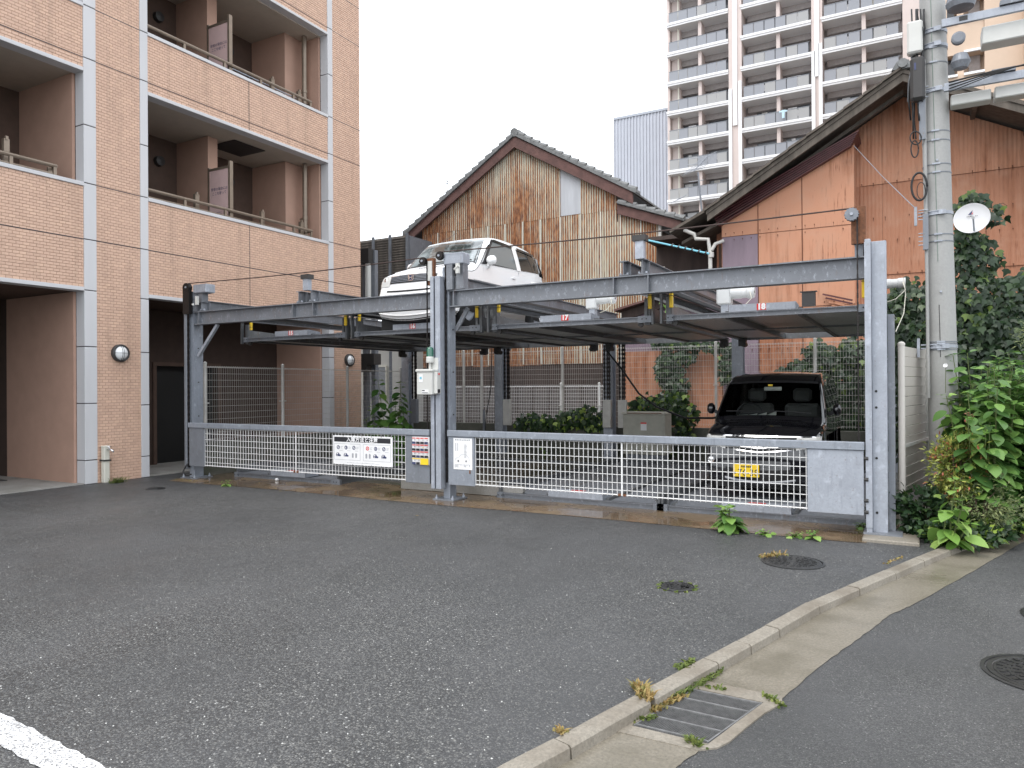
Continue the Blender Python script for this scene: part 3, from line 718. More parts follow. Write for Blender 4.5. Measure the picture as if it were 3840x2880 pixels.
# front posts
def hpost(x0, x1, y0, y1, z1, m='galv'):
    mb = MB(); t = .012
    mb.box(x0, x1, y0, y0+t, .02, z1); mb.box(x0, x1, y1-t, y1, .02, z1); mb.box((x0+x1)/2-t/2, (x0+x1)/2+t/2, y0+t, y1-t, .02, z1)
    mb.box(x1-.012, x1-.0, y0+t, y1-t, .02, z1)
    p = fpart('post', mb, m)
    b = MB(); b.box(x0-.12, x1+.12, y0-.10, y1+.10, .005, .022)
    obj('base_plate', b, mat['galvd'], p)
    for ax in (x0-.08, x1+.08):
        for ay in (y0-.06, y1+.06): obj('anchor_bolt', MB().cyl((ax, ay, .02), (ax, ay, .045), .022, 6).cyl((ax, ay, .045), (ax, ay, .075), .010, 6), mat['galvl'], p)
    return p
hpost(-11.235, -11.108, 8.47, 8.66, 3.30)
hpost(-5.80, -5.69, 8.47, 8.63, 3.28)
for z in (.6, 1.1, 1.7, 2.3): 
    fpart('bolt', MB().cyl((-11.11, 8.56, z), (-11.098, 8.56, z), .011, 6), 'dark'); fpart('bolt', MB().cyl((-5.69, 8.56, z+.1), (-5.678, 8.56, z+.1), .011, 6), 'dark')
# right post: heavy galvanised channel with flange
p = fpart('post', MB().box(-.432, -.375, 8.40, 8.62, .03, 3.11, c=.006).box(-.375, -.232, 8.47, 8.50, .03, 3.09, c=.005).box(-.247, -.232, 8.50, 8.62, .03, 3.09), 'galvl')
for z in (.25, .82, 1.35, 1.52): obj('bolt_hole', MB().cyl((-.335, 8.465, z), (-.335, 8.4705, z), .013, 10), mat['black'], p)
obj('flange_face', MB().box(-.434, -.373, 8.392, 8.40, .10, 3.08), mat['galvl'], p)
fpart('post', MB().box(-.228, -.165, 8.60, 8.63, .03, 2.33).box(-.18, -.165, 8.63, 8.78, .03, 2.33), 'galvd')
fpart('base_plate', MB().box(-.46, -.10, 8.36, 8.72, .034, .05), 'galvd')
# guide channels on the front
fpart('guide_rail', MB().box(-11.285, -11.215, 8.40, 8.47, .17, 3.11, c=.01), 'galvd')
fpart('guide_rail', MB().box(-5.918, -5.86, 8.33, 8.45, .165, 3.14, c=.006), 'galvl')
fpart('guide_rail', MB().box(-5.835, -5.752, 8.33, 8.45, .165, 3.14, c=.006), 'galvl')
fpart('rail_web', MB().box(-5.862, -5.833, 8.40, 8.45, .2, 3.10), 'dark')
fpart('hydraulic_hose', MB().tube([(-11.16, 8.42, .30), (-11.2, 8.36, .22), (-11.24, 8.34, .12), (-11.15, 8.33, .07), (-11.05, 8.36, .09)], .014, 8), 'cable', smooth=True)
# main front beams
for a, b in ((-11.10, -5.885), (-5.675, -.432)):
    bm = fpart('front_beam', MB().hbeam(0, a, b, 8.53, 2.828, .15, .232, .014), 'steel')
    for px in ((1096, 1172, 731+12) if a < -8 else (2300, 2430, 1700)):
        x = PX(px, 1150, 1, 8.455)[0]
        obj('stiffener', MB().box(x-.006, x+.006, 8.457, 8.603, 2.727, 2.929), mat['steel'], bm)
    for sx in (a+.02, a+.05):
        pass
# rear posts and rear beam
for x in (-11.1, -8.4, -5.7, -3.0, -.35):
    fpart('rear_post', MB().hbeam(2, .02, 2.72, x, 14.63, .21, .20, .014, hz=True), 'galvl')
    if x < -8: fpart('knee_brace', MB().bar((x+.1, 14.55, 2.2), (x+.45, 14.55, 2.68), .06, .06), 'galv')
fpart('rear_beam', MB().hbeam(0, -11.2, -.25, 14.63, 2.83, .15, .22, .014), 'steel')
# longitudinal beams on top
for px in (752, 1116, 1162, 1702, 2326, 2396):
    x = PX(px, 1040, 1, 8.5)[0]+.05
    bm = fpart('long_beam', MB().hbeam(1, 8.47, 14.75, x, 3.042, .11, .18, .01), 'steel')
    obj('end_stiffener', MB().box(x-.055, x+.055, 8.60, 8.61, 2.962, 3.122), mat['steel'], bm)
    mb = MB()
    for dx in (-.045, .045):
        mb.cyl((x+dx, 8.50, 2.955), (x+dx, 8.50, 2.985), .014, 6)
    obj('bolt', mb, mat['galvl'], bm)
fpart('long_beam', MB().hbeam(1, 8.62, 14.75, -.5, 3.042, .11, .18, .01), 'steel')
# pallet running rails under the top beams
for x in (-11.02, -8.62, -8.18, -5.92, -5.45, -3.22, -2.78, -.48):
    fpart('runway_rail', MB().box(x-.05, x+.05, 9.0, 14.5, 2.84, 2.852).box(x-.006, x+.006, 9.0, 14.5, 2.852, 2.935).box(x-.04, x+.04, 9.0, 14.5, 2.935, 2.948), 'steel')
    fpart('cable_tray', MB().box(x+.06, x+.09, 9.2, 14.3, 2.90, 2.93), 'dark')
# knee brace at the left front post
fpart('knee_brace', MB().bar((-11.06, 8.53, 2.16), (-10.55, 8.53, 2.70), .05, .05), 'galvl')
fpart('knee_brace', MB().bar((-5.67, 8.62, 2.40), (-5.47, 8.62, 2.70), .03, .06), 'steel')
# chains
def chain(x, y, z0, z1, r=.016, n='hoist_chain', pitch=.05, strands=1):
    for s_ in range(strands):
        mb = MB(); z = z0; k = 0; xx = x+s_*.055
        while z < z1:
            if k % 2: mb.box(xx-r, xx+r, y-.006, y+.006, z, z+pitch*1.15)
            else: mb.box(xx-.006, xx+.006, y-r, y+r, z, z+pitch*1.15)
            z += pitch; k += 1
        fpart(n, mb, 'chain')
chain(-11.185, 8.42, .2, 3.35, .018); chain(-5.725, 8.44, .25, 3.38, .014); chain(-6.03, 8.42, .98, 3.36, .009, pitch=.05); chain(-.50, 8.43, .95, 3.30, .008)
for px in (1553, 1900, 2275, 2332):
    x = PX(px, 1400, 1, 14.40)[0]
    for o_ in range(3):
        chain(x+o_*.055-.05, 14.40+.03*(o_ % 2), 1.28, 2.44, .022, pitch=.045)
    fpart('chain_sleeve', MB().box(x-.085, x+.095, 14.36, 14.46, .70, 1.29, c=.01), 'pvc' if px > 1600 else 'galvd')
# pulleys and head gear
def pulley(x, z, y=8.40, r=.055, nm='pulley'):
    mb = MB().lathe([(.012, -.03), (r, -.028), (r*.82, -.012), (r*.82, .012), (r, .028), (.012, .03)], (x, y, z), (0, 1, 0), 22)
    for k in range(14):
        a = 2*PI*k/14; mb.box(x+math.cos(a)*r-.006, x+math.cos(a)*r+.006, y-.025, y+.025, z+math.sin(a)*r-.006, z+math.sin(a)*r+.006)
    p = fpart(nm, mb, 'galvd' if x > -1 else 'chain'); obj('axle', MB().cyl((x, y-.045, z), (x, y+.05, z), .016, 10), mat['galvl'], p)
pulley(-11.18, 3.37, r=.07); pulley(-5.79, 3.43); pulley(-6.08, 3.38, r=.05); pulley(-.55, 3.38, r=.065)
fpart('chain_guard', MB().lathe([(.085, -.035), (.085, .035)], (-11.18, 8.40, 3.36), (0, 1, 0), 20).box(-11.265, -11.10, 8.37, 8.43, 2.9, 3.36), 'chain')
g = fpart('head_box', MB().box(-11.06, -10.72, 8.42, 8.62, 3.26, 3.41, c=.012), 'galvl'); obj('bracket', MB().box(-11.10, -11.0, 8.45, 8.60, 2.95, 3.26).box(-10.98, -10.86, 8.46, 8.58, 3.10, 3.26), mat['steel'], g)
g = fpart('head_box', MB().box(-5.75, -5.43, 8.42, 8.62, 3.30, 3.46, c=.012), 'galvl'); obj('bracket', MB().box(-5.70, -5.60, 8.42, 8.60, 2.95, 3.30).box(-5.56, -5.44, 8.46, 8.58, 2.955, 3.30), mat['steel'], g)
fpart('limit_switch', MB().box(-5.52, -5.47, 8.38, 8.42, 3.16, 3.30).cyl((-5.55, 8.40, 3.22), (-5.46, 8.38, 3.26), .018, 8), 'boxwhite')
fpart('limit_switch', MB().box(-10.95, -10.90, 8.38, 8.42, 3.05, 3.20).cyl((-11.04, 8.40, 3.06), (-11.00, 8.38, 3.06), .02, 8), 'boxwhite')
fpart('head_bracket', MB().box(-6.05, -5.93, 8.44, 8.50, 3.04, 3.42), 'rusty'); fpart('head_bracket', MB().box(-6.04, -5.95, 8.425, 8.44, 3.10, 3.38), 'boxwhite')
fpart('head_bracket', MB().box(-.56, -.42, 8.46, 8.52, 3.08, 3.47), 'rusty'); fpart('head_bracket', MB().box(-.53, -.45, 8.50, 8.60, 2.95, 3.12), 'galvd')
for px, zt in ((1150, 3.36), (2400, 3.40)):
    x = PX(px, 1000, 1, 8.45)[0]
    s_ = fpart('rope_support', MB().box(x-.055, x+.055, 8.42, 8.50, 3.132, zt-.03), 'galvl'); obj('roller', MB().box(x-.085, x+.085, 8.40, 8.52, zt-.05, zt+.02), mat['dark'], s_)
mb = MB()
for a, b in (((-11.18, 3.44), (-6.08, 3.43)), ((-5.79, 3.485), (-.55, 3.445))):
    mb.tube([(a[0]+(b[0]-a[0])*k/12, 8.40, a[1]+(b[1]-a[1])*k/12-.03*math.sin(PI*k/12)) for k in range(13)], .009, 6)
fpart('wire_rope', mb, 'rope')
# slanting service cable at the rear and hanging hose
fpart('service_cable', MB().tube([PV(1310, 757, 1, 14.2), PV(1345, 800, 1, 14.1), PV(1380, 850, 1, 14.0), PV(1420, 880, 1, 13.9), PV(1480, 903, 1, 13.5), PV(1540, 903, 1, 13.2), PV(1600, 890, 1, 13)], .02, 8), 'cable', smooth=True)
fpart('service_cable', MB().tube([PV(1063, 745, 1, 14.4), PV(1060, 840, 1, 14.4), PV(1050, 900, 1, 14.4), PV(1048, 930, 1, 14.4)], .010, 6), 'cable')
fpart('cable_post', MB().cyl((-8.78, 14.5, 0), (-8.78, 14.5, 1.05), .03, 10), 'galvd')
# gear motors
def motor(x, y, z, s=1.):
    m_ = fpart('gear_motor', MB().box(x-.30*s, x-.10*s, y-.08, y+.10, z-.16*s, z+.12*s, c=.02), 'motor')
    obj('motor_body', MB().lathe([(.02, -.10), (.085*s, -.10), (.085*s, .03), (.078*s, .05), (.078*s, .11), (.09*s, .13), (.09*s, .2), (.07*s, .22*s), (.02, .22*s)], (x, y, z), (1, 0, 0), 24), mat['motor'], m_, smooth=False)
    obj('motor_cable', MB().tube([(x+.17, y-.09, z), (x+.2, y-.12, z-.1), (x+.10, y-.11, z-.2), (x-.02, y-.1, z-.24)], .006, 6), mat['ivory'], m_, smooth=True)
    obj('mount', MB().box(x-.24*s, x-.14*s, y-.05, y+.07, z-.42, z-.16*s), mat['galvl'], m_)
for px, py, yy in ((2262, 1122, 11.6), (2770, 1098, 10.6)):
    q = PX(px, py, 1, yy); motor(q[0], yy, q[2])
q = PX(3368, 1062, 1, 10.0); motor(q[0]-.12, 10.0, q[2], .7)
fpart('motor_cable', MB().tube([(q[0]+.06, 9.95, q[2]+.05), (q[0]+.08, 9.9, q[2]-.15), (q[0]+.06, 9.7, q[2]-.4), (q[0]-.02, 9.5, q[2]-.62)], .005, 6), 'ivory')
fpart('junction_box', MB().box(-1.24, -1.08, 9.95, 10.02, 2.60, 2.78).box(-1.26, -1.06, 9.94, 10.03, 2.78, 2.79), 'dark')
# yellow guides, hangers
for x, zb_, zt_ in ((-10.72, 2.66, 2.80), (-8.427, 2.64, 2.88), (-8.122, 2.70, 2.86), (-5.807, 2.64, 2.88), (-5.422, 2.70, 2.86), (-3.079, 2.62, 2.88), (-2.787, 2.62, 2.86), (-.49, 2.60, 2.88)):
    g = fpart('hanger_guide', MB().box(x-.024, x+.024, 9.38, 9.42, zb_, zt_, c=.008), 'yellow')
    obj('guide_tie', MB().box(x-.027, x+.027, 9.375, 9.425, zt_-.085, zt_-.078), mat['dark'], g)
for c in (-9.75, -7.05, -4.35, -1.65):
    for sgn in (-1, 1):
        x = c+sgn*1.15
        fpart('hanger_frame', MB().box(x+sgn*.05-.04, x+sgn*.05+.04, 9.50, 9.60, 2.42, 2.78).box(x+sgn*.14-.014, x+sgn*.14+.014, 9.44, 9.50, 2.42, 2.86), 'steeld')
        fpart('hanger_frame', MB().box(x+sgn*.03-.07, x+sgn*.03+.07, 14.15, 14.25, 2.33, 2.5).cyl((x, 14.1, 2.36), (x, 14.3, 2.36), .05, 12), 'dark')

# ------------------------------------------------------------------ pallets
def pallet(cx, y0, z, label, num, upper=True, group=None, numx=None):
    t = thing('parking_pallet', label, 'parking pallet', (cx, y0, z), group)
    y1 = y0+4.85; W = 1.17
    dk = MB()
    for s in (-1, 1): dk.box(cx+s*.44, cx+s*W, y0+.05, y1-.05, z-.06, z-.05+.02)
    obj('wheel_track', dk, mat['under' if upper else 'galvd'], t)
    mb = MB(); zc = z+.0
    mb.add([(cx-.44, y0+.06, zc), (cx+.44, y0+.06, zc), (cx+.44, y1-.75, zc), (cx+.28, y1-.35, zc), (cx-.28, y1-.35, zc), (cx-.44, y1-.75, zc)]+
           [(cx-.44, y0+.06, zc-.02), (cx+.44, y0+.06, zc-.02), (cx+.44, y1-.75, zc-.02), (cx+.28, y1-.35, zc-.02), (cx-.28, y1-.35, zc-.02), (cx-.44, y1-.75, zc-.02)],
           [(0, 1, 2, 3, 4, 5), (11, 10, 9, 8, 7, 6)]+[(k, (k+1) % 6, 6+(k+1) % 6, 6+k) for k in range(6)])
    obj('centre_plate', mb, mat['under' if upper else 'galvd'], t)
    for s in (-1, 1):
        obj('step_rib', MB().box(cx+s*.44-.02, cx+s*.44+.02, y0+.05, y1-.05, z-.10, z+.002), mat['steeld'], t)
        sd = MB(); a, b = cx+s*W, cx+s*(W+.04)
        x0, x1 = min(a, b), max(a, b)
        sd.prism([(y0+.02, z-.08), (y1, z-.08), (y1, z+.05), (y0+1.7, z+.05), (y0+.9, z+.10), (y0+.02, z+.13)], 0, x0, x1)
        sd.box(min(cx+s*W, cx+s*(W+.10)), max(cx+s*W, cx+s*(W+.10)), y0+.02, y1, z-.09, z-.078)
        obj('side_rail', sd, mat['steeld'], t)
        br = obj('corner_bracket', MB().box(cx+s*(W-.02)-.06, cx+s*(W-.02)+.10*(s > 0)+.03, y0-.03, y0+.02, z-.10, z-.01), mat['galvd'], t)
        mb = MB()
        for k in (0, 1): mb.cyl((cx+s*(W+.0)-.02+.06*k, y0-.034, z-.05), (cx+s*(W+.0)-.02+.06*k, y0-.029, z-.05), .009, 8)
        obj('bolt_hole', mb, mat['black'], br)
        obj('wheel', MB().cyl((cx+s*(W-.06), y0+.02, z-.12), (cx+s*(W-.06), y0+.06, z-.12), .035, 12), mat['dark'], t)
    for k in (range(3) if not upper else (1,)): obj('cross_member', MB().box(cx-W, cx+W, y0+1.2+k*1.25, y0+1.27+k*1.25, z-.085, z-.06), mat['steeld'], t)
    obj('front_rail', MB().box(cx-W, cx+W, y0, y0+.012, z-.09, z-.02).box(cx-W, cx+W, y0-.02, y0+.05, z-.032, z-.02).box(cx-W, cx+W, y0-.02, y0+.012, z-.09, z-.08), mat['steel'], t)
    obj('rear_rail', MB().box(cx-W, cx+W, y1-.03, y1, z-.10, z+.02), mat['steeld'], t)
    nx = numx if numx is not None else cx
    st = obj('front_stop', MB().prism([(y0-.02, z-.018), (y0+.30, z-.018), (y0+.30, z+.05), (y0+.03, z+.075), (y0-.02, z+.07)], 0, nx-.40, nx+.40), mat['galvl'], t)
    if upper:
        pl = obj('number_plate', MB().box(nx-.056, nx+.056, y0-.024, y0-.0205, z-.014, z+.066), mat['red'], t)
        text_mesh(num, .098, mat['white'], (nx, y0-.0255, z+.026), (1, 0, 0), (0, 0, 1), parent=t, name='number', bold=.006)
    else:
        obj('number_plate', MB().add([(nx-.1, y0+.03, z+.077), (nx+.1, y0+.03, z+.077), (nx+.1, y0+.16, z+.067), (nx-.1, y0+.16, z+.067)], [(0, 1, 2, 3)]), mat['red'], t)
    return t
for c, n_, d_ in ((-9.75, '15', 'upper parking pallet numbered 15, leftmost, beside the tiled building'), (-7.05, '16', 'upper parking pallet numbered 16 carrying the white car'), (-4.35, '17', 'empty upper parking pallet numbered 17 right of the middle post'), (-1.65, '18', 'upper parking pallet numbered 18 above the black van')):
    pallet(c, 9.46, 2.545, d_, n_, True, 'raised parking pallets')
for c, d_, nx in ((-9.45, 'lowered parking pallet on the ground behind the left gate', -9.35), (-4.0, 'empty lowered parking pallet behind the right gate, left of the van', -4.0), (-1.65, 'lowered parking pallet under the black van', -1.65)):
    pallet(c, 8.98, .095, d_, '', False, 'lowered parking pallets', nx)
fpart('floor_bracket', MB().bar((-2.75, 9.1, .015), (-2.75, 9.1, .25), .06, .03).bar((-2.9, 9.05, .12), (-2.75, 9.0, .015), .03, .02).bar((-2.62, 9.05, .12), (-2.75, 9.0, .015), .03, .02), 'steeld')
fpart('floor_rail', MB().box(-11.0, -.4, 9.7, 9.76, .012, .05).box(-11.0, -.4, 13.5, 13.56, .012, .05), 'steeld')

# ------------------------------------------------------------------ gates
def gate(x0, x1, l1, r0, label):
    t = thing('lift_gate', label, 'gate', (x0, 8.40, .25), 'front gates of the parking lift')
    Y0 = 8.375
    obj('top_rail', MB().box(x0, x1, Y0-.03, Y0+.055, .905, .99, c=.006), mat['galv'], t)
    obj('end_panel', MB().box(x0+.008, l1, Y0-.01, Y0+.04, .235, .903, c=.004), mat['galvd' if x0 < -8 else 'galv'], t)
    obj('end_panel', MB().box(r0, x1-.008, Y0-.01, Y0+.04, .225, .903, c=.004), mat['galvl' if x0 > -8 else 'galvd'], t)
    for z in (.895, .805, .705, .605, .505, .405, .315, .258):
        obj('bar', MB().cyl((l1, Y0+.012, z), (r0, Y0+.012, z), .0042 if z > .3 else .008, 6), mat['wire'], t)
    n = int((r0-l1)/.0635); me = None
    for k in range(n+1):
        x = l1+.012+(r0-l1-.024)*k/n
        if me is None:
            me = mesh_of('bar', MB().cyl((0, 0, -.33), (0, 0, .33), .0042, 6), mat['wire'])
        o = link('bar', me, t); L = WL[t.name]; o.location = (x-L[0], Y0+.003-L[1], .575-L[2])
    xm = (l1+r0)/2
    obj('centre_post', MB().box(xm-.010, xm+.010, Y0-.004, Y0+.004, .25, .90), mat['wire'], t)
    obj('hinge_stub', MB().box(xm-.05, xm-.015, Y0-.01, Y0+.02, .245, .272), mat['rusty'], t); obj('hinge_stub', MB().box(xm+.015, xm+.05, Y0-.01, Y0+.02, .245, .272), mat['rusty'], t)
    mb = MB()
    for z in (.82, .6, .38, .26): mb.cyl((x1-.01, Y0+.02, z), (x1+.035, Y0+.02, z), .02, 10)
    obj('guide_roller', mb, mat['dark'], t)
    return t
gate(-11.115, -5.955, -10.72, -6.385, 'left white mesh gate with grey rail, carrying the large notice')
gate(-5.655, -.445, -5.22, -1.0, 'right white mesh gate with grey rail, in front of the black van')
# notices -----------------------------------------------------------
YN = 8.335
A_ = PX(1249, 1626, 1, YN); B_ = PX(1472, 1752, 1, YN); x0, x1, z1, z0 = A_[0], B_[0], .868, .43
sg = thing('notice_board', 'large white notice with black Japanese heading and six pictograms on the left gate', 'sign', (x0, YN, z0))
obj('board', MB().box(x0, x1, YN, YN+.012, z0, z1), mat['white'], sg)
e = YN-.0015
def flat(nm, X0, X1, Z0, Z1, m, par, y=e): return obj(nm, MB().box(X0, X1, y, y+.0012, Z0, Z1), mat[m], par)
W_, H_ = x1-x0, z1-z0
hd = flat('heading_band', x0+.02*W_, x1-.03*W_, z1-.075-.05*H_-.0, z1-.055*H_, 'ink', sg)
text_mesh('入庫方法と注意', .082, mat['white'], ((x0+x1)/2+.0*W_, e-.001, z1-.075/2-.055*H_), (1.05, 0, 0), (0, 0, 1), parent=sg, name='heading', bold=.002)
for a, b in ((.02, .47), (.52, .97)):
    X0, X1 = x0+a*W_, x0+b*W_; Z0, Z1 = z0+.16*H_, z0+.72*H_; f_ = .004
    obj('frame_line', MB().box(X0, X1, e, e+.001, Z0, Z0+f_).box(X0, X1, e, e+.001, Z1-f_, Z1).box(X0, X0+f_, e, e+.001, Z0+f_, Z1-f_).box(X1-f_, X1, e, e+.001, Z0+f_, Z1-f_), mat['greyink'], sg)
    for k in range(3):
        cx = X0+(.16+.30*k)*(X1-X0); cz = Z1-.24*(Z1-Z0)
        mb = MB().lathe([(.030, 0), (.030, .001), (.019, .001), (.019, 0)], (cx, e+.001, cz), (0, -1, 0), 20)
        mb.bar((cx-.014, e, cz-.014), (cx+.014, e, cz+.014), .008, .001, upv=(0, 1, 0)) if k != 1 else mb.box(cx-.004, cx+.012, e, e+.001, cz-.014, cz+.016)
        obj('pictogram', mb, mat['red'] if (a > .5 and k == 0) else mat['navy'], sg)
        mb = MB()
        for q in range(3): mb.box(cx+.045, cx+.045+random.uniform(.03, .05), e, e+.001, cz+.012-.014*q, cz+.016-.014*q)
        mb.box(cx+.02, cx+.085, e, e+.001, cz-.048, cz-.044)
        obj('caption', mb, mat['greyink'], sg)
        cz2 = Z0+.30*(Z1-Z0); mb = MB()
        if (k == 2 and a < .5) or (k == 0 and a > .5):
            for q in (-.02, .045): mb.prism([(cx+q-.018, cz2-.035), (cx+q+.012, cz2-.035), (cx+q+.016, cz2+.02), (cx+q+.006, cz2+.034), (cx+q-.012, cz2+.034), (cx+q-.020, cz2+.02)], 1, e, e+.001)
            obj('car_icon', mb, mat['greyink'], sg)
        else:
            mb.prism([(cx-.045, cz2-.022), (cx+.045, cz2-.022), (cx+.048, cz2+.0), (cx+.025, cz2+.006), (cx+.008, cz2+.03), (cx-.030, cz2+.03), (cx-.045, cz2+.006)], 1, e, e+.001); obj('car_icon', mb, mat['navy'], sg)
            mb = MB(); mb.prism([(cx-.030, cz2+.004), (cx-.005, cz2+.004), (cx-.005, cz2+.024), (cx-.024, cz2+.024)], 1, e-.001, e); mb.box(cx-.035, cx-.015, e-.001, e, cz2-.015, cz2-.008); obj('car_window', mb, mat['white'], sg)
mb = MB()
for k in range(26): mb.box(x0+W_*(.25+.021*k), x0+W_*(.25+.021*k)+.012, e, e+.001, z0+.065*H_, z0+.065*H_+random.uniform(.006, .011))
obj('small_print', mb, mat['greyink'], sg)
mb = MB()
for k in range(7):
    for zz in (z0-.004, z1-.004): mb.box(x0+W_*(.02+.16*k)-.003, x0+W_*(.02+.16*k)+.003, e-.002, e, zz-.012, zz+.014)
obj('cable_tie', mb, mat['dark'], sg)
# red and yellow warning sheet
A_ = PX(1546, 1629, 1, 8.36); B_ = PX(1611, 1741, 1, 8.36); x0, x1, z1, z0 = A_[0], B_[0], .885, .49; YN = 8.36; e = YN-.0015
sg = thing('warning_sheet', 'white warning sheet with red bands and a yellow box on the left gate', 'sign', (x0, YN, z0))
obj('sheet', MB().box(x0, x1, YN, YN+.003, z0, z1), mat['white'], sg)
W_, H_ = x1-x0, z1-z0
for r in range(4):
    for c_ in range(4):
        if r == 3 and c_ > 1: continue
        X0 = x0+(.05+.24*c_)*W_; X1 = X0+.20*W_; Zt = z1-(.03+.245*r)*H_
        flat('band', X0, X1, Zt-.035*H_, Zt, 'red' if r < 3 else 'signy', sg)
        flat('picture', X0, X1, Zt-.225*H_, Zt-.14*H_, 'ink' if (r+c_) % 3 else 'navy', sg)
        mb = MB(); cx = (X0+X1)/2; mb.prism([(cx-.012, Zt-.12*H_), (cx+.012, Zt-.12*H_), (cx, Zt-.065*H_)], 1, e, e+.001) if (r, c_) == (1, 2) else mb.box(cx-.009, cx+.008, e, e+.001, Zt-.10*H_, Zt-.07*H_)
        obj('symbol', mb, mat['signy'] if (r, c_) == (1, 2) else mat['greyink'], sg)
        flat('caption', X0+.005, X1-.006, Zt-.20*H_, Zt-.175*H_, 'white', sg, e-.0012)
flat('yellow_box', x0+.53*W_, x1-.01*W_, z0+.01*H_, z0+.235*H_, 'signy', sg)
mb = MB()
for r in range(2):
    for k in range(6): mb.box(x0+(.56+.065*k)*W_, x0+(.56+.065*k)*W_+.010, e-.001, e, z0+(.15-.06*r)*H_, z0+(.165-.06*r)*H_)
obj('small_print', mb, mat['ink'], sg)
# vehicle limits sheet on the right gate
A_ = PX(1700, 1636, 1, 8.36); B_ = PX(1771, 1753, 1, 8.36); x0, x1, z1, z0 = A_[0]+.0, B_[0], .885, .455
sg = thing('limits_sheet', 'white sheet with faded print and a car diagram on the right gate end panel', 'sign', (x0, YN, z0))
obj('sheet', MB().box(x0, x1, YN, YN+.003, z0, z1), mat['white'], sg)
W_, H_ = x1-x0, z1-z0
mb = MB()
for k in range(9): mb.box(x0+(.10+.09*k)*W_, x0+(.155+.09*k)*W_, e, e+.001, z1-.075*H_, z1-.04*H_+random.uniform(0, .006))
for c_ in (.09, .20):
    for k in range(7): mb.box(x0+c_*W_, x0+(c_+.05)*W_, e, e+.001, z1-(.19+.035*k)*H_, z1-(.172+.035*k)*H_)
for k in range(11): mb.box(x0+.58*W_, x0+(.60+random.uniform(.06, .12))*W_, e, e+.001, z1-(.22+.04*k)*H_, z1-(.205+.04*k)*H_)
obj('small_print', mb, mat['greyink'], sg)
for cx in (.26, .68): obj('wheel_drawing', MB().lathe([(.013, 0), (.013, .001), (.005, .001), (.005, 0)], (x0+cx*W_, e+.001, z0+.27*H_), (0, -1, 0), 14), mat['ink'], sg)
mb = MB(); pr = [(.08, .30), (.14, .38), (.30, .41), (.42, .50), (.68, .50), (.82, .40), (.88, .30)]
for k in range(len(pr)-1): mb.bar((x0+pr[k][0]*W_, e, z0+(pr[k][1]-.02)*H_), (x0+pr[k+1][0]*W_, e, z0+(pr[k+1][1]-.02)*H_), .003, .001, upv=(0, 1, 0))
for k in range(12): mb.box(x0+(.08+.07*k)*W_, x0+(.11+.07*k)*W_, e, e+.001, z0+random.uniform(.06, .15)*H_, z0+random.uniform(.16, .175)*H_)
obj('diagram', mb, mat['greyink'], sg)
flat('rust_run', x1-.05, x1-.03, z0-.05, z0-.002, 'rusty', sg, YN+.0)
# control box and beacon
cb = thing('control_box', 'cream lift control box on the middle post under a green beacon', 'control box', (-5.9, 8.3, 1.48))
obj('case', MB().box(-6.06, -5.80, 8.20, 8.33, 1.485, 1.80, c=.008), mat['boxwhite'], cb)
obj('lid', MB().box(-6.075, -5.785, 8.185, 8.34, 1.80, 1.84, c=.01), mat['boxwhite'], cb)
obj('side_case', MB().box(-5.80, -5.74, 8.24, 8.33, 1.50, 1.80, c=.004), mat['boxwhite'], cb)
obj('sticker', MB().box(-6.02, -5.955, 8.197, 8.20, 1.66, 1.77), mat['white'], cb); obj('sticker_mark', MB().box(-6.005, -5.97, 8.1955, 8.197, 1.70, 1.735).box(-5.997, -5.978, 8.1945, 8.1955, 1.708, 1.727), mat['blue'], cb)
obj('rating_label', MB().box(-5.97, -5.86, 8.197, 8.20, 1.50, 1.555), mat['white'], cb); obj('label_print', MB().box(-5.965, -5.92, 8.1955, 8.197, 1.535, 1.55).box(-5.965, -5.865, 8.1955, 8.197, 1.507, 1.517), mat['ink'], cb)
obj('key_switch', MB().cyl((-5.74, 8.28, 1.77), (-5.73, 8.28, 1.77), .014, 10), mat['red'], cb); obj('button_label', MB().box(-5.742, -5.738, 8.25, 8.31, 1.51, 1.56), mat['ink'], cb)
bc = thing('beacon', 'green rotating beacon above the cream control box', 'beacon light', (-5.90, 8.32, 1.93))
obj('base', MB().lathe([(.055, 0), (.058, .02), (.055, .07), (.05, .085)], (-5.90, 8.30, 1.93), n=20).cyl((-5.9, 8.3, 1.84), (-5.9, 8.3, 1.93), .02, 8), mat['boxwhite'], bc, smooth=False)
obj('lens', MB().lathe([(.05, .0), (.05, .10), (.042, .125), (.02, .135), (0, .137)], (-5.90, 8.30, 2.015), n=20), mat['green'], bc, smooth=True)
obj('mount_plate', MB().box(-5.90, -5.78, 8.325, 8.335, 1.84, 2.0), mat['boxwhite'], bc)
# rear cabinet
cbn = thing('equipment_cabinet', 'beige steel equipment cabinet with rusty lid edge behind the right gate', 'cabinet', (-4.8, 13.8, 0))
A_ = PX(2336, 1560, 1, 13.8)[0]; B_ = PX(2493, 1560, 1, 13.8)[0]
obj('case', MB().box(A_, B_, 13.8, 14.25, .22, 1.02, c=.01), mat['ivoryd'] if 'ivoryd' in mat else mat['ivory'], cbn)
obj('lid', MB().box(A_-.03, B_+.03, 13.75, 14.28, 1.02, 1.06, c=.01), mat['ivory'], cbn)
obj('lid_rust', MB().box(A_+.1, B_-.05, 13.745, 13.75, 1.035, 1.05), mat['rusty'], cbn)
obj('warning_label', MB().box((A_+B_)/2-.06, (A_+B_)/2+.06, 13.795, 13.80, .70, .86), mat['white'], cbn)
obj('label_band', MB().box((A_+B_)/2-.06, (A_+B_)/2+.06, 13.792, 13.795, .83, .86), mat['red'], cbn)
obj('plinth', MB().box(A_+.05, B_-.05, 13.85, 14.2, .012, .22), mat['galvd'], cbn)

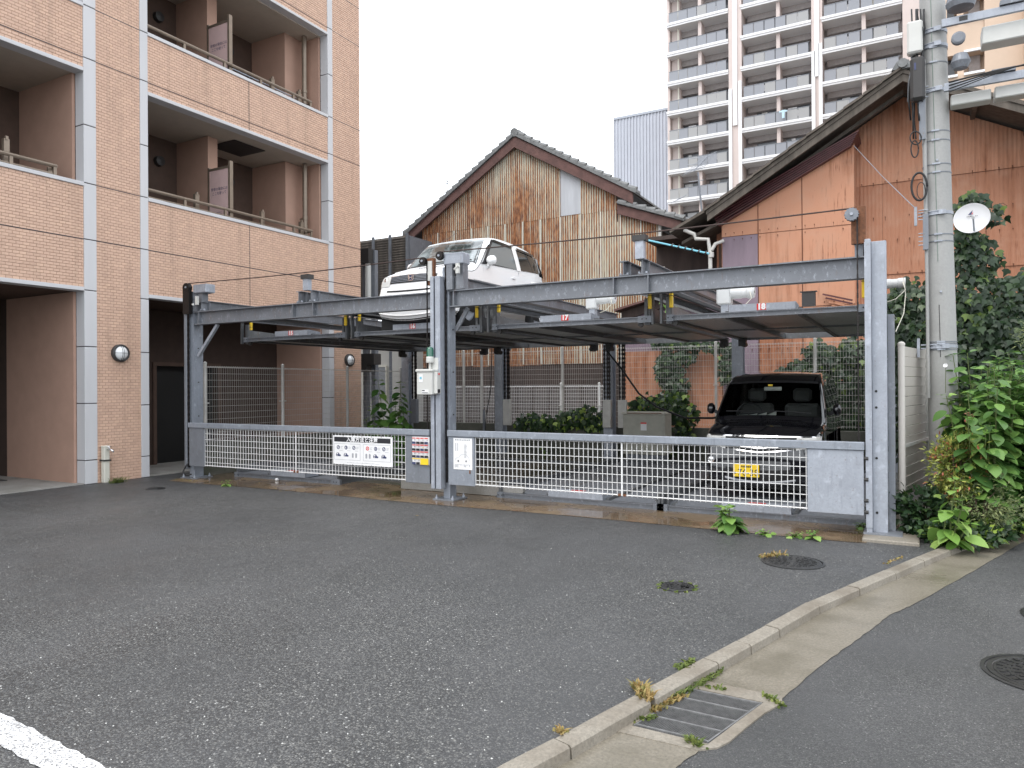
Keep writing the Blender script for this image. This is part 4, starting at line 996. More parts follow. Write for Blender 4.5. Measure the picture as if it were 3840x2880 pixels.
# ------------------------------------------------------------------ mesh fences
def fence(P0, P1, zb, zt, posts, label, m='fwire', pitch=.05, rows=.12, pr=.03, roll=True, group=None, postz=0.):
    P0 = np.array(P0, float); P1 = np.array(P1, float); L = np.linalg.norm(P1-P0); d = (P1-P0)/L; nrm = np.array([-d[1], d[0]])
    t = thing('mesh_fence', label, 'fence', (P0[0], P0[1], 0), group)
    cuts = sorted(posts)
    for q in cuts:
        c = P0+d*q
        p_ = obj('post', MB().cyl((c[0], c[1], postz), (c[0], c[1], zt+.05), pr, 12).lathe([(pr*1.15, 0), (pr*1.15, .02), (0, .045)], (c[0], c[1], zt+.04), n=12), mat[m if m != 'fwire' else 'pvc'], t)
        obj('clamp', MB().box(c[0]-.05, c[0]+.05, c[1]-.05, c[1]+.05, (zb+zt)/2, (zb+zt)/2+.02), mat['pvc'], p_)
    segs = [0]+[q for q in cuts if .2 < q < L-.2]+[L]
    for s0, s1 in zip(segs[:-1], segs[1:]):
        mb = MB(); n = max(1, int((s1-s0)/pitch))
        for k in range(n+1):
            c = P0+d*(s0+(s1-s0)*k/n)
            pts = [(c[0], c[1], zb), (c[0], c[1], zt)]
            if roll: pts = [(c[0]-nrm[0]*.04, c[1]-nrm[1]*.04, zb+.03), (c[0]-nrm[0]*.03, c[1]-nrm[1]*.03, zb), (c[0], c[1], zb+.03), (c[0], c[1], zt-.03), (c[0]-nrm[0]*.03, c[1]-nrm[1]*.03, zt), (c[0]-nrm[0]*.05, c[1]-nrm[1]*.05, zt-.03)]
            mb.tube(pts, .0032 if m == 'wire' else .0021, 4, cap=False)
        z = zb+.04; a = P0+d*s0; b = P0+d*s1
        while z < zt:
            mb.tube([(a[0], a[1], z), (b[0], b[1], z)], .0038 if m == 'wire' else .0026, 4, cap=False); z += rows
        mb.tube([(a[0]-nrm[0]*.05, a[1]-nrm[1]*.05, zt-.03), (b[0]-nrm[0]*.05, b[1]-nrm[1]*.05, zt-.03)], .003, 4); mb.tube([(a[0], a[1], zt-.01), (b[0], b[1], zt-.01)], .003, 4)
        obj('mesh_panel', mb, mat[m], t)
    return t
fence((-11.3, 8.75), (-11.3, 14.7), .62, 2.0, [.1, 1.96, 3.9, 5.85], 'beige wire mesh fence running back along the tiled building', group='wire mesh fences')
fence((-11.3, 8.75), (-11.3, 14.7), .06, .58, [], 'low wire mesh strip at the foot of the fence by the tiled building', pr=.02, group='wire mesh fences')
fence((-11.25, 15.1), (-.1, 15.1), .74, 2.42, [.9, 1.53, 2.05, 4.22, 5.62, 7.70, 9.6], 'beige wire mesh fence on the low wall across the rear', group='wire mesh fences')
fence((-12.4, 16.9), (-6.75, 17.0), .55, 1.60, [.6, 2.8, 4.45, 5.5], 'white mesh fence farther back in front of the rusty house', m='wire', pitch=.05, rows=.09, pr=.028, group='wire mesh fences')
# boarded beige fence at the right
pf_ = thing('panel_fence', 'beige louvre-board fence panel with round post right of the galvanised post', 'fence', (-.11, 8.88, 0))
p0 = np.array([-.105, 8.90]); p1 = np.array([.14, 10.25]); d = p1-p0
obj('post', MB().cyl((*p0, -.02), (*p0, 2.02), .033, 16).lathe([(.037, 0), (.037, .025), (.02, .04), (0, .045)], (*p0, 2.01), n=16), mat['fencep'] if 'fencep' in mat else mat['pvc'], pf_, smooth=False)
obj('post', MB().cyl((*p1, -.02), (*p1, 2.02), .03, 12), mat['pvc'], pf_)
n = 15
for k in range(n):
    z0_, z1_ = .36+k*.110, .36+(k+1)*.110-.005
    a = p0+d*.02; b = p0+d*.99; mb = MB()
    mb.add([(a[0], a[1], z0_), (b[0], b[1], z0_), (b[0]+.012, b[1], z1_), (a[0]+.012, a[1], z1_), (a[0]-.012, a[1], z0_), (b[0]-.012, b[1], z0_), (b[0]-.002, b[1], z1_), (a[0]-.002, a[1], z1_)],
           [(0, 1, 2, 3), (7, 6, 5, 4), (0, 4, 5, 1), (3, 2, 6, 7), (0, 3, 7, 4), (1, 5, 6, 2)])
    obj('board', mb, mat['boardb'] if 'boardb' in mat else mat['pvc'], pf_)
obj('mid_rail', MB().bar((p0[0]+.02, p0[1], .92), (p1[0]+.02, p1[1], .92), .02, .035), mat['pvc'], pf_)
# ------------------------------------------------------------------ cars
def spline(P, N):
    P = np.array(P, float); d = np.r_[0, np.cumsum(np.linalg.norm(np.diff(P, axis=0), axis=1)**.6)]
    t = np.linspace(0, d[-1], N); o = np.zeros((N, 2))
    m_ = np.zeros_like(P)
    for i in range(len(P)):
        if 0 < i < len(P)-1: m_[i] = (P[i+1]-P[i-1])/(d[i+1]-d[i-1])
        elif i == 0: m_[i] = (P[1]-P[0])/(d[1]-d[0])
        else: m_[i] = (P[-1]-P[-2])/(d[-1]-d[-2])
    for k, x in enumerate(t):
        i = min(np.searchsorted(d, x, side='right')-1, len(P)-2); h = d[i+1]-d[i]; u = (x-d[i])/h
        o[k] = (2*u**3-3*u**2+1)*P[i]+(u**3-2*u**2+u)*h*m_[i]+(-2*u**3+3*u**2)*P[i+1]+(u**3-u**2)*h*m_[i+1]
    return o
class Car:
    def __init__(s, prof, cx, y0, z0, W=.737, belt=1.05, tumble=.16, fr=.10, rr=.06, crown=.10, H=1.63):
        s.P = spline(prof, 160); s.cx, s.y0, s.z0, s.W, s.belt, s.tb, s.fr, s.rr, s.cr, s.H = cx, y0, z0, W, belt, tumble, fr, rr, crown, H
    def w(s, y, z):
        f = max(0, (.55-y)/.55); r = max(0, (y-2.85)/.55)
        k = 1-s.fr*f**2.0-s.rr*r**2
        u = max(0, (z-s.belt)/(s.H-s.belt)); k *= 1-s.tb*u**1.15
        l = max(0, (.42-z)/.25); k *= 1-.05*l**2
        k *= 1+.012*math.sin(max(0, min(1, (z-.3)/.75))*PI)
        return s.W*k
    def c(s, p): return np.array([min(max(p[0], .75), 2.75), .80])
    def pt(s, p, X, I, off=0):
        c = s.c(p); d = c-p; L = np.linalg.norm(d)+1e-9; q = p+d/L*(I-off)
        return np.array([X*(s.w(q[0], q[1])+(off if abs(X) > .97 else 0)), q[0], q[1]])
    def ins(s, p):
        f = max(0, min(1, (.75-p[0])/.6)); return .02+s.cr*f*(1 if p[1] < 1.0 else .5)
    def rib(s, k, a, off=0):
        """k: profile index (float), a in [-1,1] across"""
        i = min(int(k), len(s.P)-2); p = s.P[i]+(s.P[i+1]-s.P[i])*(k-i); A = .84; c0 = s.ins(p); aa = abs(a)
        if aa <= A: X = .90*aa/A; I = c0*(aa/A)**2.2
        else:
            u = (aa-A)/(1-A)*PI/2; X = .90+.10*math.sin(u); I = c0+.11*(1-math.cos(u))
        return s.pt(p, math.copysign(X, a), I, off)
    def fin(s, q): return (s.cx+q[0], s.y0+q[1], s.z0+q[2])
    def body(s, m, parent, hole=None):
        A = np.r_[np.linspace(-1, -.84, 6), np.linspace(-.72, .72, 13), np.linspace(.84, 1, 6)]
        vs = []; fs = []; n = len(A); N = len(s.P)
        for k in range(N):
            for a in A: vs.append(s.fin(s.rib(k, a)))
        for k in range(N-1):
            for j in range(n-1):
                if hole and hole[0] <= k < hole[1] and abs((A[j]+A[j+1])/2) < hole[2]: continue
                fs.append((k*n+j, k*n+j+1, (k+1)*n+j+1, (k+1)*n+j))
        lam = [.14, .3, .5, .72, 1.0]
        for sg in (-1, 1):
            base = len(vs); e = 0 if sg < 0 else n-1
            for l in lam:
                for k in range(N):
                    p = s.P[k]; c0 = s.ins(p)+.11; c = s.c(p); d = c-p; L = np.linalg.norm(d); q = p+d/L*(c0+(L-c0)*l)
                    vs.append(s.fin((sg*s.w(q[0], q[1]), q[0], q[1])))
            for k in range(N-1):
                r = [k*n+e, (k+1)*n+e]
                for li in range(len(lam)):
                    r2 = [base+li*N+k, base+li*N+k+1]
                    fs.append((r[0], r[1], r2[1], r2[0]) if sg > 0 else (r[0], r2[0], r2[1], r[1])); r = r2
        return obj('body', MB().add(vs, fs), m, parent, smooth=True)
    def patch(s, nm, k0, k1, a0, a1, m, parent, off=.004, nk=10, na=14, shape=None, sub=None):
        vs = []; fs = []
        for i in range(nk+1):
            for j in range(na+1):
                u, v = i/nk, j/na
                if shape: k_, a_ = shape(u, v)
                else: k_, a_ = k0+(k1-k0)*u, a0+(a1-a0)*v
                vs.append(s.fin(s.rib(k_, a_, off)))
        fs = [(i*(na+1)+j, i*(na+1)+j+1, (i+1)*(na+1)+j+1, (i+1)*(na+1)+j) for i in range(nk) for j in range(na)]
        return obj(nm, MB().add(vs, fs), m, parent, smooth=True)
    def side(s, nm, quad, m, parent, sg=1, off=.004, n=10):
        a, b, c, d = [np.array(q, float) for q in quad]; vs = []
        for i in range(n+1):
            for j in range(n+1):
                u, v = i/n, j/n; q = (a*(1-u)+b*u)*(1-v)+(d*(1-u)+c*u)*v
                vs.append(s.fin((sg*(s.w(q[0], q[1])+off), q[0], q[1])))
        fs = [(i*(n+1)+j, i*(n+1)+j+1, (i+1)*(n+1)+j+1, (i+1)*(n+1)+j) for i in range(n) for j in range(n)]
        if sg < 0: fs = [f[::-1] for f in fs]
        return obj(nm, MB().add(vs, fs), m, parent, smooth=True)
    def line(s, nm, pts, m, parent, sg=1, wd=.006, off=.003):
        mb = MB()
        q = [s.fin((sg*(s.w(*p)+off), p[0], p[1])) for p in pts]
        mb.tube(q, wd/2, 6); return obj(nm, mb, m, parent)
    def wheels(s, ys, parent, R=.275, x=.66):
        for y in ys:
            for sg in (-1, 1):
                c = (s.cx+sg*x, s.y0+y, s.z0+R)
                w_ = obj('wheel', MB().lathe([(R*.62, -.07), (R*.93, -.075), (R, -.05), (R, .05), (R*.93, .075), (R*.62, .07)], c, (1, 0, 0), 32), mat['rubber'], parent, smooth=True)
                mb = MB().lathe([(R*.62, .05), (R*.60, .062), (R*.5, .04), (.05, .05), (0, .055)], c, (sg, 0, 0), 28)
                obj('rim', mb, mat['galvl'], w_, smooth=True)
                # dark arch
                mb = MB(); n = 20
                for q in range(n):
                    a0, a1 = PI*q/n-.15, PI*(q+1)/n-.15
                    R2 = R+.055
                    p = lambda a, r: s.fin((sg*(s.w(y+r*math.cos(a), R+r*math.sin(a))+.003), y+r*math.cos(a), R+r*math.sin(a)))
                    mb.quad(p(a0, .02), p(a0, R2), p(a1, R2), p(a1, .02))
                obj('wheel_arch', mb, mat['black'], parent)
def kof(car, y=None, z=None, lo=0, hi=159):
    best = None
    for k in range(lo, hi+1):
        d = abs((car.P[k][0]-y) if y is not None else (car.P[k][1]-z))
        if best is None or d < best[0]: best = (d, k)
    return best[1]
# ---- white kei wagon on pallet 16
wc = thing('white_car', 'white compact hatchback parked up on the raised pallet numbered 16', 'car', (-7.05, 9.37, 2.56))
W_PROF = [(.22, .075), (.0, .09), (-.05, .19), (-.05, .37), (-.01, .55), (.03, .68), (.06, .79), (.12, .875), (.25, .94), (.5, 1.02), (.76, 1.085), (.83, 1.11), (1.03, 1.30), (1.30, 1.56), (1.40, 1.62), (1.58, 1.665), (2.0, 1.70), (2.6, 1.685), (3.08, 1.625), (3.24, 1.56), (3.40, 1.30), (3.52, 1.03), (3.57, .8), (3.58, .5), (3.55, .3), (3.3, .2)]
wcar = Car(W_PROF, -7.05, 9.37, 2.56, belt=1.10, tumble=.20, fr=.05, H=1.70, crown=.085)
B = wcar.body(mat['carwhite'], wc)
kc = kof(wcar, y=.86, lo=40, hi=120); kh = kof(wcar, y=1.36, lo=40, hi=120)
wcar.patch('windscreen_seal', kc-1, kh+1.6, -.87, .87, mat['trimblack'], wc, .003, 10, 30, shape=lambda u, v: (kc-.8+(kh-kc+1.6)*u, (-1+2*v)*(.93-.05*u)))
wcar.patch('windscreen', 0, 0, 0, 0, mat['skyglass'], wc, .006, 12, 24, shape=lambda u, v: (kc+(kh-kc)*u, (-1+2*v)*(.915-.05*u)))
obj('wiper', MB().tube([wcar.fin(wcar.rib(kc+.6, a, .022)) for a in np.linspace(-.6, .25, 10)], .008, 6), mat['trimblack'], wc)
obj('wiper', MB().tube([wcar.fin(wcar.rib(kc+.8, a, .022)) for a in np.linspace(.1, .8, 10)], .008, 6), mat['trimblack'], wc)
obj('interior_mirror', MB(), mat['dark'], wc) if False else None
k1_, k2_ = kof(wcar, z=.74, lo=5, hi=50), kof(wcar, z=.845, lo=5, hi=50)
wcar.patch('grille', k1_, k2_-.3, -.60, .60, mat['trimblack'], wc, .006, 6, 20)
wcar.patch('grille_frame', k2_-.6, k2_+.2, -.62, .62, mat['chrome'], wc, .012, 2, 20); wcar.patch('grille_frame', k1_-.5, k1_+.1, -.60, .60, mat['trimblack'], wc, .010, 2, 20)
for i in range(5): 
    kk = k1_+.5+(k2_-k1_-1)*i/4
    obj('grille_slat', MB().tube([wcar.fin(wcar.rib(kk, a, .012)) for a in np.linspace(-.57, .57, 18)], .004, 5), mat['galvl'], wc)
for sg in (-1, 1):
    hl = wcar.patch('headlight', 0, 0, 0, 0, mat['lampclear'], wc, .010, 8, 10, shape=lambda u, v: (k1_-2.2+(k2_-k1_+3.6)*u, sg*(.60+.385*v)))
    c_ = wcar.rib((k1_+k2_)/2, sg*.76, .016); obj('lamp_bowl', MB().lathe([(.035, 0), (.03, -.004), (0, -.006)], wcar.fin(c_), (0, 1, 0), 16), mat['chrome'], hl)
# badge: chrome letter H in a rounded frame
c_ = wcar.fin(wcar.rib((k1_+k2_)/2, 0, .02)); cx, cy, cz = c_
mb = MB(); R_ = [(-.052, .045), (.052, .045), (.045, -.04), (.03, -.048), (-.03, -.048), (-.045, -.04)]
for k in range(6): a, b = R_[k], R_[(k+1) % 6]; mb.bar((cx+a[0], cy-.01, cz+a[1]), (cx+b[0], cy-.01, cz+b[1]), .012, .012, upv=(0, 1, 0))
mb.bar((cx-.032, cy-.018, cz+.034), (cx-.024, cy-.018, cz-.032), .016, .01, upv=(0, 1, 0)); mb.bar((cx+.032, cy-.014, cz+.034), (cx+.024, cy-.014, cz-.032), .014, .01, upv=(0, 1, 0)); mb.bar((cx-.026, cy-.014, cz-.002), (cx+.026, cy-.014, cz-.002), .014, .01, upv=(0, 1, 0))
bd = obj('badge', mb, mat['chrome'], wc); obj('badge_backing', MB().prism([(cx+p[0]*.95, cz+p[1]*.95) for p in R_], 1, cy-.008, cy-.004), mat['navy'], bd)
ki0, ki1 = kof(wcar, z=.575, lo=2, hi=50), kof(wcar, z=.61, lo=2, hi=50)
wcar.patch('air_intake', ki0, ki1, -.66, .66, mat['black'], wc, .005, 4, 20)
obj('intake_bar', MB().tube([wcar.fin(wcar.rib((ki0+ki1)/2, a, .008)) for a in np.linspace(-.62, .62, 16)], .004, 5), mat['trimblack'], wc)
kb0, kb1 = 0, kof(wcar, z=.12, lo=0, hi=30)
wcar.patch('bumper_skirt', kb0, kb1, -.97, .97, mat['trimblack'], wc, .004, 4, 22)
obj('bumper_lip', MB().tube([wcar.fin(wcar.rib(kb1+2, a, .006)) for a in np.linspace(-.97, .97, 24)], .012, 6), mat['carwhite'], wc)
obj('underbody', MB().box(-7.05-.64, -7.05+.64, 9.45, 12.6, 2.52, 2.72), mat['black'], wc)
obj('bonnet_seam', MB().tube([wcar.fin(wcar.rib(k2_+2.2, a, .001)) for a in np.linspace(-.86, .86, 20)], .003, 5), mat['greyink'], wc)
for sg in (-1, 1):
    # quads given as (y,z): lower-front, lower-rear, upper-rear, upper-front
    wcar.side('window_seal', [(1.03, 1.105), (2.40, 1.165), (2.34, 1.60), (1.52, 1.605)], mat['trimblack'], wc, sg, .004)
    wcar.side('side_window', [(1.12, 1.13), (2.25, 1.16), (2.20, 1.55), (1.55, 1.56)], mat['sglass'], wc, sg, .007)
    wcar.side('side_window', [(2.43, 1.165), (3.18, 1.205), (3.08, 1.535), (2.40, 1.555)], mat['glassd'], wc, sg, .007)
    wcar.side('quarter_window', [(3.21, 1.16), (3.44, 1.15), (3.26, 1.50), (3.11, 1.535)], mat['glassd'], wc, sg, .006)
    wcar.side('door_pillar', [(2.26, 1.14), (2.41, 1.15), (2.37, 1.59), (2.22, 1.59)], mat['carwhite'], wc, sg, .009)
    wcar.side('rain_visor', [(1.52, 1.565), (2.22, 1.55), (2.22, 1.595), (1.58, 1.61)], mat['glassd'], wc, sg, .022)
    wcar.side('rain_visor', [(2.40, 1.55), (3.08, 1.52), (3.08, 1.565), (2.40, 1.595)], mat['glassd'], wc, sg, .022)
    wcar.side('mirror_base', [(.98, 1.09), (1.12, 1.095), (1.22, 1.22), (1.18, 1.22)], mat['trimblack'], wc, sg, .010)
    for a in ([(1.06, 1.08), (1.06, .5), (1.12, .32)], [(2.32, 1.12), (2.32, .35)], [(3.16, 1.14), (3.14, .80), (3.0, .66)], [(1.12, .32), (2.32, .34)], [(2.32, .35), (2.6, .36)]): wcar.line('door_seam', a, mat['greyink'], wc, sg, .005, .0)
    for hy in (2.12, 2.92):
        hx = wcar.W+.012; q = wcar.fin((sg*hx, hy, .985)); obj('door_handle', MB().box(q[0]-.014, q[0]+.014, q[1]-.075, q[1]+.055, q[2]-.018, q[2]+.018, c=.008), mat['carwhite'], wc)
    q = wcar.fin((sg*(wcar.W+.10), 1.18, 1.17))
    mb = MB().lathe([(0, -.09), (.045, -.085), (.075, -.05), (.082, 0), (.07, .05), (.04, .075), (0, .08)], q, (sg, 0, 0), 20)
    mi = obj('door_mirror', mb, mat['carwhite'], wc, smooth=True); obj('mirror_stalk', MB().bar((q[0]-sg*.07, q[1], q[2]-.09), (q[0]-sg*.03, q[1], q[2]-.02), .05, .05).bar((q[0]-sg*.10, q[1]+.02, q[2]-.12), (q[0]-sg*.05, q[1], q[2]-.07), .05, .05), mat['carwhite'], mi)
kr0, kr1 = kof(wcar, z=1.15, lo=110), kof(wcar, z=1.45, lo=110)
wcar.patch('rear_window', kr1, kr0, -.8, .8, mat['glassd'], wc, .006)
wcar.wheels([.62, 3.08], wc, R=.275, x=.665)
obj('antenna', MB().tube([wcar.fin(wcar.rib(kh+4, -.62)), np.array(wcar.fin(wcar.rib(kh+4, -.62)))+np.array([.0, .55, .28])], .004, 5), mat['dark'], wc)
# ---- black van on the ground
bv = thing('black_van', 'black kei minivan with yellow number plate parked behind the right gate', 'van', (-1.755, 9.78, .11))
V_PROF = [(.20, .15), (.03, .17), (-.01, .30), (.0, .45), (.02, .58), (.04, .70), (.075, .80), (.14, .865), (.30, .925), (.50, .975), (.64, 1.0), (.70, 1.03), (.90, 1.25), (1.14, 1.51), (1.22, 1.57), (1.38, 1.63), (1.8, 1.675), (2.5, 1.68), (3.1, 1.65), (3.28, 1.57), (3.36, 1.2), (3.39, .8), (3.385, .4), (3.3, .2), (3.1, .16)]
V = Car(V_PROF, -1.755, 9.78, .11, belt=1.02, tumble=.16, fr=.10, H=1.68)
kc = kof(V, y=.74, lo=40, hi=120); kh = kof(V, y=1.17, lo=40, hi=120)
V.body(mat['carblack'], bv, hole=(kc, kh, .86))
V.patch('windscreen', kc-.3, kh+.3, -.88, .88, mat['glass'], bv, .003, 10, 20)
V.patch('windscreen_band', kh-1, kh+.6, -.86, .86, mat['trimblack'], bv, .0045, 2, 20)
obj('wiper', MB().tube([V.fin(V.rib(kc+.8+.9*u, a, .02)) for u, a in zip(np.linspace(1, 0, 9), np.linspace(-.75, -.05, 9))], .008, 6), mat['trimblack'], bv)
obj('wiper', MB().tube([V.fin(V.rib(kc+.8+.6*u, a, .02)) for u, a in zip(np.linspace(1, 0, 9), np.linspace(0, .7, 9))], .008, 6), mat['trimblack'], bv)
# interior
cx, y0, z0 = -1.755, 9.78, .11
obj('dashboard', MB().box(cx-.62, cx+.62, y0+.80, y0+1.15, z0+.62, z0+.99, c=.05), mat['seat'], bv)
obj('cabin_floor', MB().box(cx-.64, cx+.64, y0+.8, y0+3.2, z0+.30, z0+.34), mat['black'], bv)
for sx in (-.32, .32):
    se = obj('seat', MB().box(cx+sx-.24, cx+sx+.24, y0+1.72, y0+1.86, z0+.55, z0+1.12, c=.04).box(cx+sx-.24, cx+sx+.24, y0+1.3, y0+1.8, z0+.45, z0+.60, c=.04), mat['seat'], bv)
    obj('headrest', MB().box(cx+sx-.13, cx+sx+.13, y0+1.74, y0+1.84, z0+1.15, z0+1.36, c=.04), mat['seat'], se)
mb = MB()
for k in range(24):
    a0, a1 = 2*PI*k/24, 2*PI*(k+1)/24; f_ = lambda a: (cx-.33+.18*math.cos(a), y0+1.18+.06*math.sin(a), z0+1.02+.16*math.sin(a)); mb.tube([f_(a0), f_(a1)], .014, 6)
mb.bar((cx-.50, y0+1.18, z0+1.02), (cx-.16, y0+1.18, z0+1.02), .03, .03); obj('steering_wheel', mb, mat['trimblack'], bv)
q = V.fin(V.rib(kh-2.5, 0)); obj('interior_mirror', MB().box(q[0]-.12, q[0]+.12, q[1]+.02, q[1]+.04, q[2]-.08, q[2]-.02, c=.01), mat['pvc'], bv)
obj('inspection_sticker', MB().box(q[0]-.06, q[0]-.0, q[1]+.0, q[1]+.002, q[2]-.01, q[2]+.02), mat['signy'], bv)
mb = MB(); random.seed(3)
for k in range(4):
    x_ = cx-.50+.13*k; mb.add([(x_, y0+.82, z0+1.0), (x_+.2, y0+.80, z0+1.005), (x_+.18, y0+1.0, z0+1.03+.02*k), (x_+.03, y0+1.0, z0+1.02)], [(0, 1, 2, 3)])
obj('dashboard_papers', mb, mat['paperg'] if 'paperg' in mat else mat['boxwhite'], bv)
kg = [kof(V, z=z, lo=3, hi=60) for z in (.62, .66, .70, .735, .77, .80)]
V.patch('chrome_bar', kof(V, z=.80, lo=3, hi=60), kof(V, z=.82, lo=3, hi=60), -.95, .95, mat['chrome'], bv, .012, 2, 24)
V.patch('grille', kg[0], kg[5], -.62, .62, mat['black'], bv, .004, 4, 20)
for z, aw in ((.66, .55), (.695, .62), (.735, .66), (.77, .68)):
    kk = kof(V, z=z, lo=3, hi=60)
    obj('grille_bar', MB().tube([V.fin(V.rib(kk-1.8*(1-abs(a)), a, .014)) for a in np.linspace(-aw, aw, 22)], .014, 6), mat['chrome'], bv)
for sg in (-1, 1):
    hl = V.patch('headlight', 0, 0, 0, 0, mat['lampclear'], bv, .010, 8, 12, shape=lambda u, v: (kg[1]+(kg[5]-kg[1]+1)*u+2.0*(v-.5)*(1-u), sg*(.60+.375*v)))
    for a_ in (.70, .84): obj('lamp_bowl', MB().lathe([(.032, 0), (.028, -.006), (0, -.010)], V.fin(V.rib((kg[1]+kg[5])/2, sg*a_, .018)), (0, 1, 0), 16), mat['chrome'], hl)
    q = V.fin(V.rib(kof(V, z=.42, lo=3, hi=60), sg*.86, .012)); obj('fog_lamp', MB().lathe([(.05, 0), (.045, -.01), (.035, -.004), (0, -.008)], q, (0, 1, 0), 18), mat['chrome'], bv)
    V.side('side_window', [(1.0, 1.05), (1.95, 1.06), (1.93, 1.47), (1.25, 1.46)], mat['glassd'], bv, sg, .004)
    V.side('side_window', [(2.02, 1.06), (2.95, 1.06), (2.90, 1.46), (2.0, 1.47)], mat['glassd'], bv, sg, .004)
    for a in ([(.98, 1.04), (.98, .45)], [(1.99, 1.1), (1.99, .32)]): V.line('door_seam', a, mat['trimblack'], bv, sg, .006, 0)
    q = V.fin((sg*(V.W+.115), 1.02, 1.14)); mi = obj('door_mirror', MB().lathe([(0, -.06), (.045, -.05), (.08, -.02), (.08, .02), (.055, .05), (0, .055)], q, (sg, 0, 0), 18), mat['carblack'], bv, smooth=True)
    obj('mirror_stalk', MB().bar((q[0]-sg*.11, q[1]+.02, q[2]-.07), (q[0]-sg*.03, q[1], q[2]-.03), .04, .05), mat['trimblack'], mi)
V.patch('lower_grille', kof(V, z=.24, lo=0, hi=40), kof(V, z=.37, lo=0, hi=40), -.6, .6, mat['black'], bv, .004, 4, 20)
obj('lower_lip', MB().tube([V.fin(V.rib(kof(V, z=.225, lo=0, hi=40), a, .01)) for a in np.linspace(-.62, .62, 20)], .016, 6), mat['greyink'], bv)
q = V.fin(V.rib(kof(V, z=.37, lo=0, hi=40), -.22, .03))
pl = obj('number_plate', MB().box(q[0]-.165, q[0]+.165, q[1]-.012, q[1], q[2]-.0825, q[2]+.0825, c=.006), mat['signy'], bv)
text_mesh('76-38', .125, mat['ink'], (q[0]+.025, q[1]-.0135, q[2]-.028), (.92, 0, 0), (0, 0, 1), parent=pl, name='plate_number')
mb = MB(); 
for k in range(5): mb.box(q[0]-.06+.026*k, q[0]-.042+.026*k, q[1]-.0135, q[1]-.0125, q[2]+.042, q[2]+.066)
mb.box(q[0]-.148, q[0]-.128, q[1]-.0135, q[1]-.0125, q[2]-.045, q[2]-.02)
obj('plate_marks', mb, mat['ink'], pl)
V.wheels([.60, 3.0], bv, R=.27, x=.66)
obj('underbody', MB().box(cx-.6, cx+.6, y0+.15, y0+3.1, z0+.12, z0+.26), mat['black'], bv)
# ------------------------------------------------------------------ rusty gabled house
RY = 19.5
rh = thing('rusty_house', 'old gabled house clad in white corrugated sheets streaked with rust, tiled roof', 'house', (-10.5, 22, 0))
def roofz(x):
    if x <= -10.54: return 9.10-(-10.54-x)*.615
    return 9.10-(x+10.54)*.585
def sheet(x0, x1, zb, ztop, m, y, amp=.010, pitch=.076, par=None, nm='siding_sheet'):
    n = max(2, int(round((x1-x0)/pitch*4))); vs = []; 
    for k in range(n+1):
        x = x0+(x1-x0)*k/n; yy = y-amp*math.sin(2*PI*x/pitch) if amp else y
        vs += [(x, yy, zb), (x, yy, ztop(x))]
    fs = [(2*k, 2*k+2, 2*k+3, 2*k+1) for k in range(n)]
    return obj(nm, MB().add(vs, fs), m, par)
bw = MB(); bw.prism([(-14.15, 2.2), (-6.1, 2.2), (-6.1, 6.15), (-7.3, 6.75), (-10.54, 8.78), (-14.15, 6.58)], 1, RY+.03, RY+.2); bw.box(-6.3, -6.1, RY+.2, RY+9, 0, 5.9); bw.box(-14.15, -13.95, RY+.2, RY+9, 0, 6.4)
obj('inner_wall', bw, mat['darkboard'], rh)
x = -14.15; k = 0
edges = [-14.15]
while edges[-1] < -6.2: edges.append(edges[-1]+random.choice([.62, .64, .66, .60]))
edges[-1] = -6.10
for i in range(len(edges)-1):
    a, b = edges[i], edges[i+1]
    up_ = lambda x_: (roofz(x_)-.12 if x_ < -7.35 else min(roofz(x_)-.1, 6.25-(x_+7.35)*.02))
    lowt = 6.64+random.uniform(-.03, .02)
    if b < -7.2:
        if not (-9.06 < (a+b)/2 < -8.36): sheet(a+.004, b+.012, 6.60, lambda x_: max(6.61, up_(x_)), mat['rustwall'], RY-.012-.004*(i % 2), par=rh)
        else: sheet(a+.004, b+.012, 6.62, up_, mat['silver'], RY-.014, 0, .1, par=rh)
    top2 = lambda x_: min(lowt, up_(x_)) if x_ < -7.3 else min(6.62, 6.62-(x_+7.3)*.42)
    sheet(a, b+.01, 4.38, lambda x_: max(4.4, top2(x_)), mat['rustwall'], RY-.002-.004*(i % 2), par=rh)
    sheet(a, b+.01, 2.22+random.uniform(-.02, .02), lambda x_: 4.42, mat['rustwall'], RY+.006-.004*(i % 2), par=rh)
    obj('cover_strip', MB().box(b-.020, b+.020, RY-.03, RY-.02, 2.25, min(top2(b), 6.6)), mat['wirey'] if 'wirey' in mat else mat['ivory'], rh)
for k in range(14): obj('base_board', MB().box(-14.15+k*.576, -14.15+(k+1)*.576-.012, RY+.0, RY+.03, 0, 2.2), mat['darkboard'], rh)
obj('corner_trim', MB().box(-6.12, -6.04, RY-.05, RY+.05, 2.2, 6.0), mat['pvc'], rh)
# barge boards
def slab(x0, z0_, x1, z1_, th, y0_, y1_, m, nm, par):
    return obj(nm, MB().prism([(x0, z0_-th), (x1, z1_-th), (x1, z1_), (x0, z0_)], 1, y0_, y1_), m, par)
slab(-14.72, 6.60, -10.54, 9.17, .30, RY-.20, RY-.13, mat['brownboard'], 'bargeboard', rh)
slab(-10.54, 9.17, -6.80, 6.98, .32, RY-.20, RY-.13, mat['brownboard'], 'bargeboard', rh)
slab(-7.26, 6.70, -5.45, 6.02, .26, RY-.18, RY-.11, mat['brownboard'], 'bargeboard', rh)
for a in ((-14.72, 6.62, -10.54, 9.20), (-10.54, 9.20, -6.75, 6.98)):
    slab(*a, .07, RY-.18, RY+9, mat['darkboard'], 'roof_deck', rh)
slab(-7.26, 6.74, -5.40, 6.02, .07, RY-.16, RY+8, mat['darkboard'], 'roof_deck', rh)
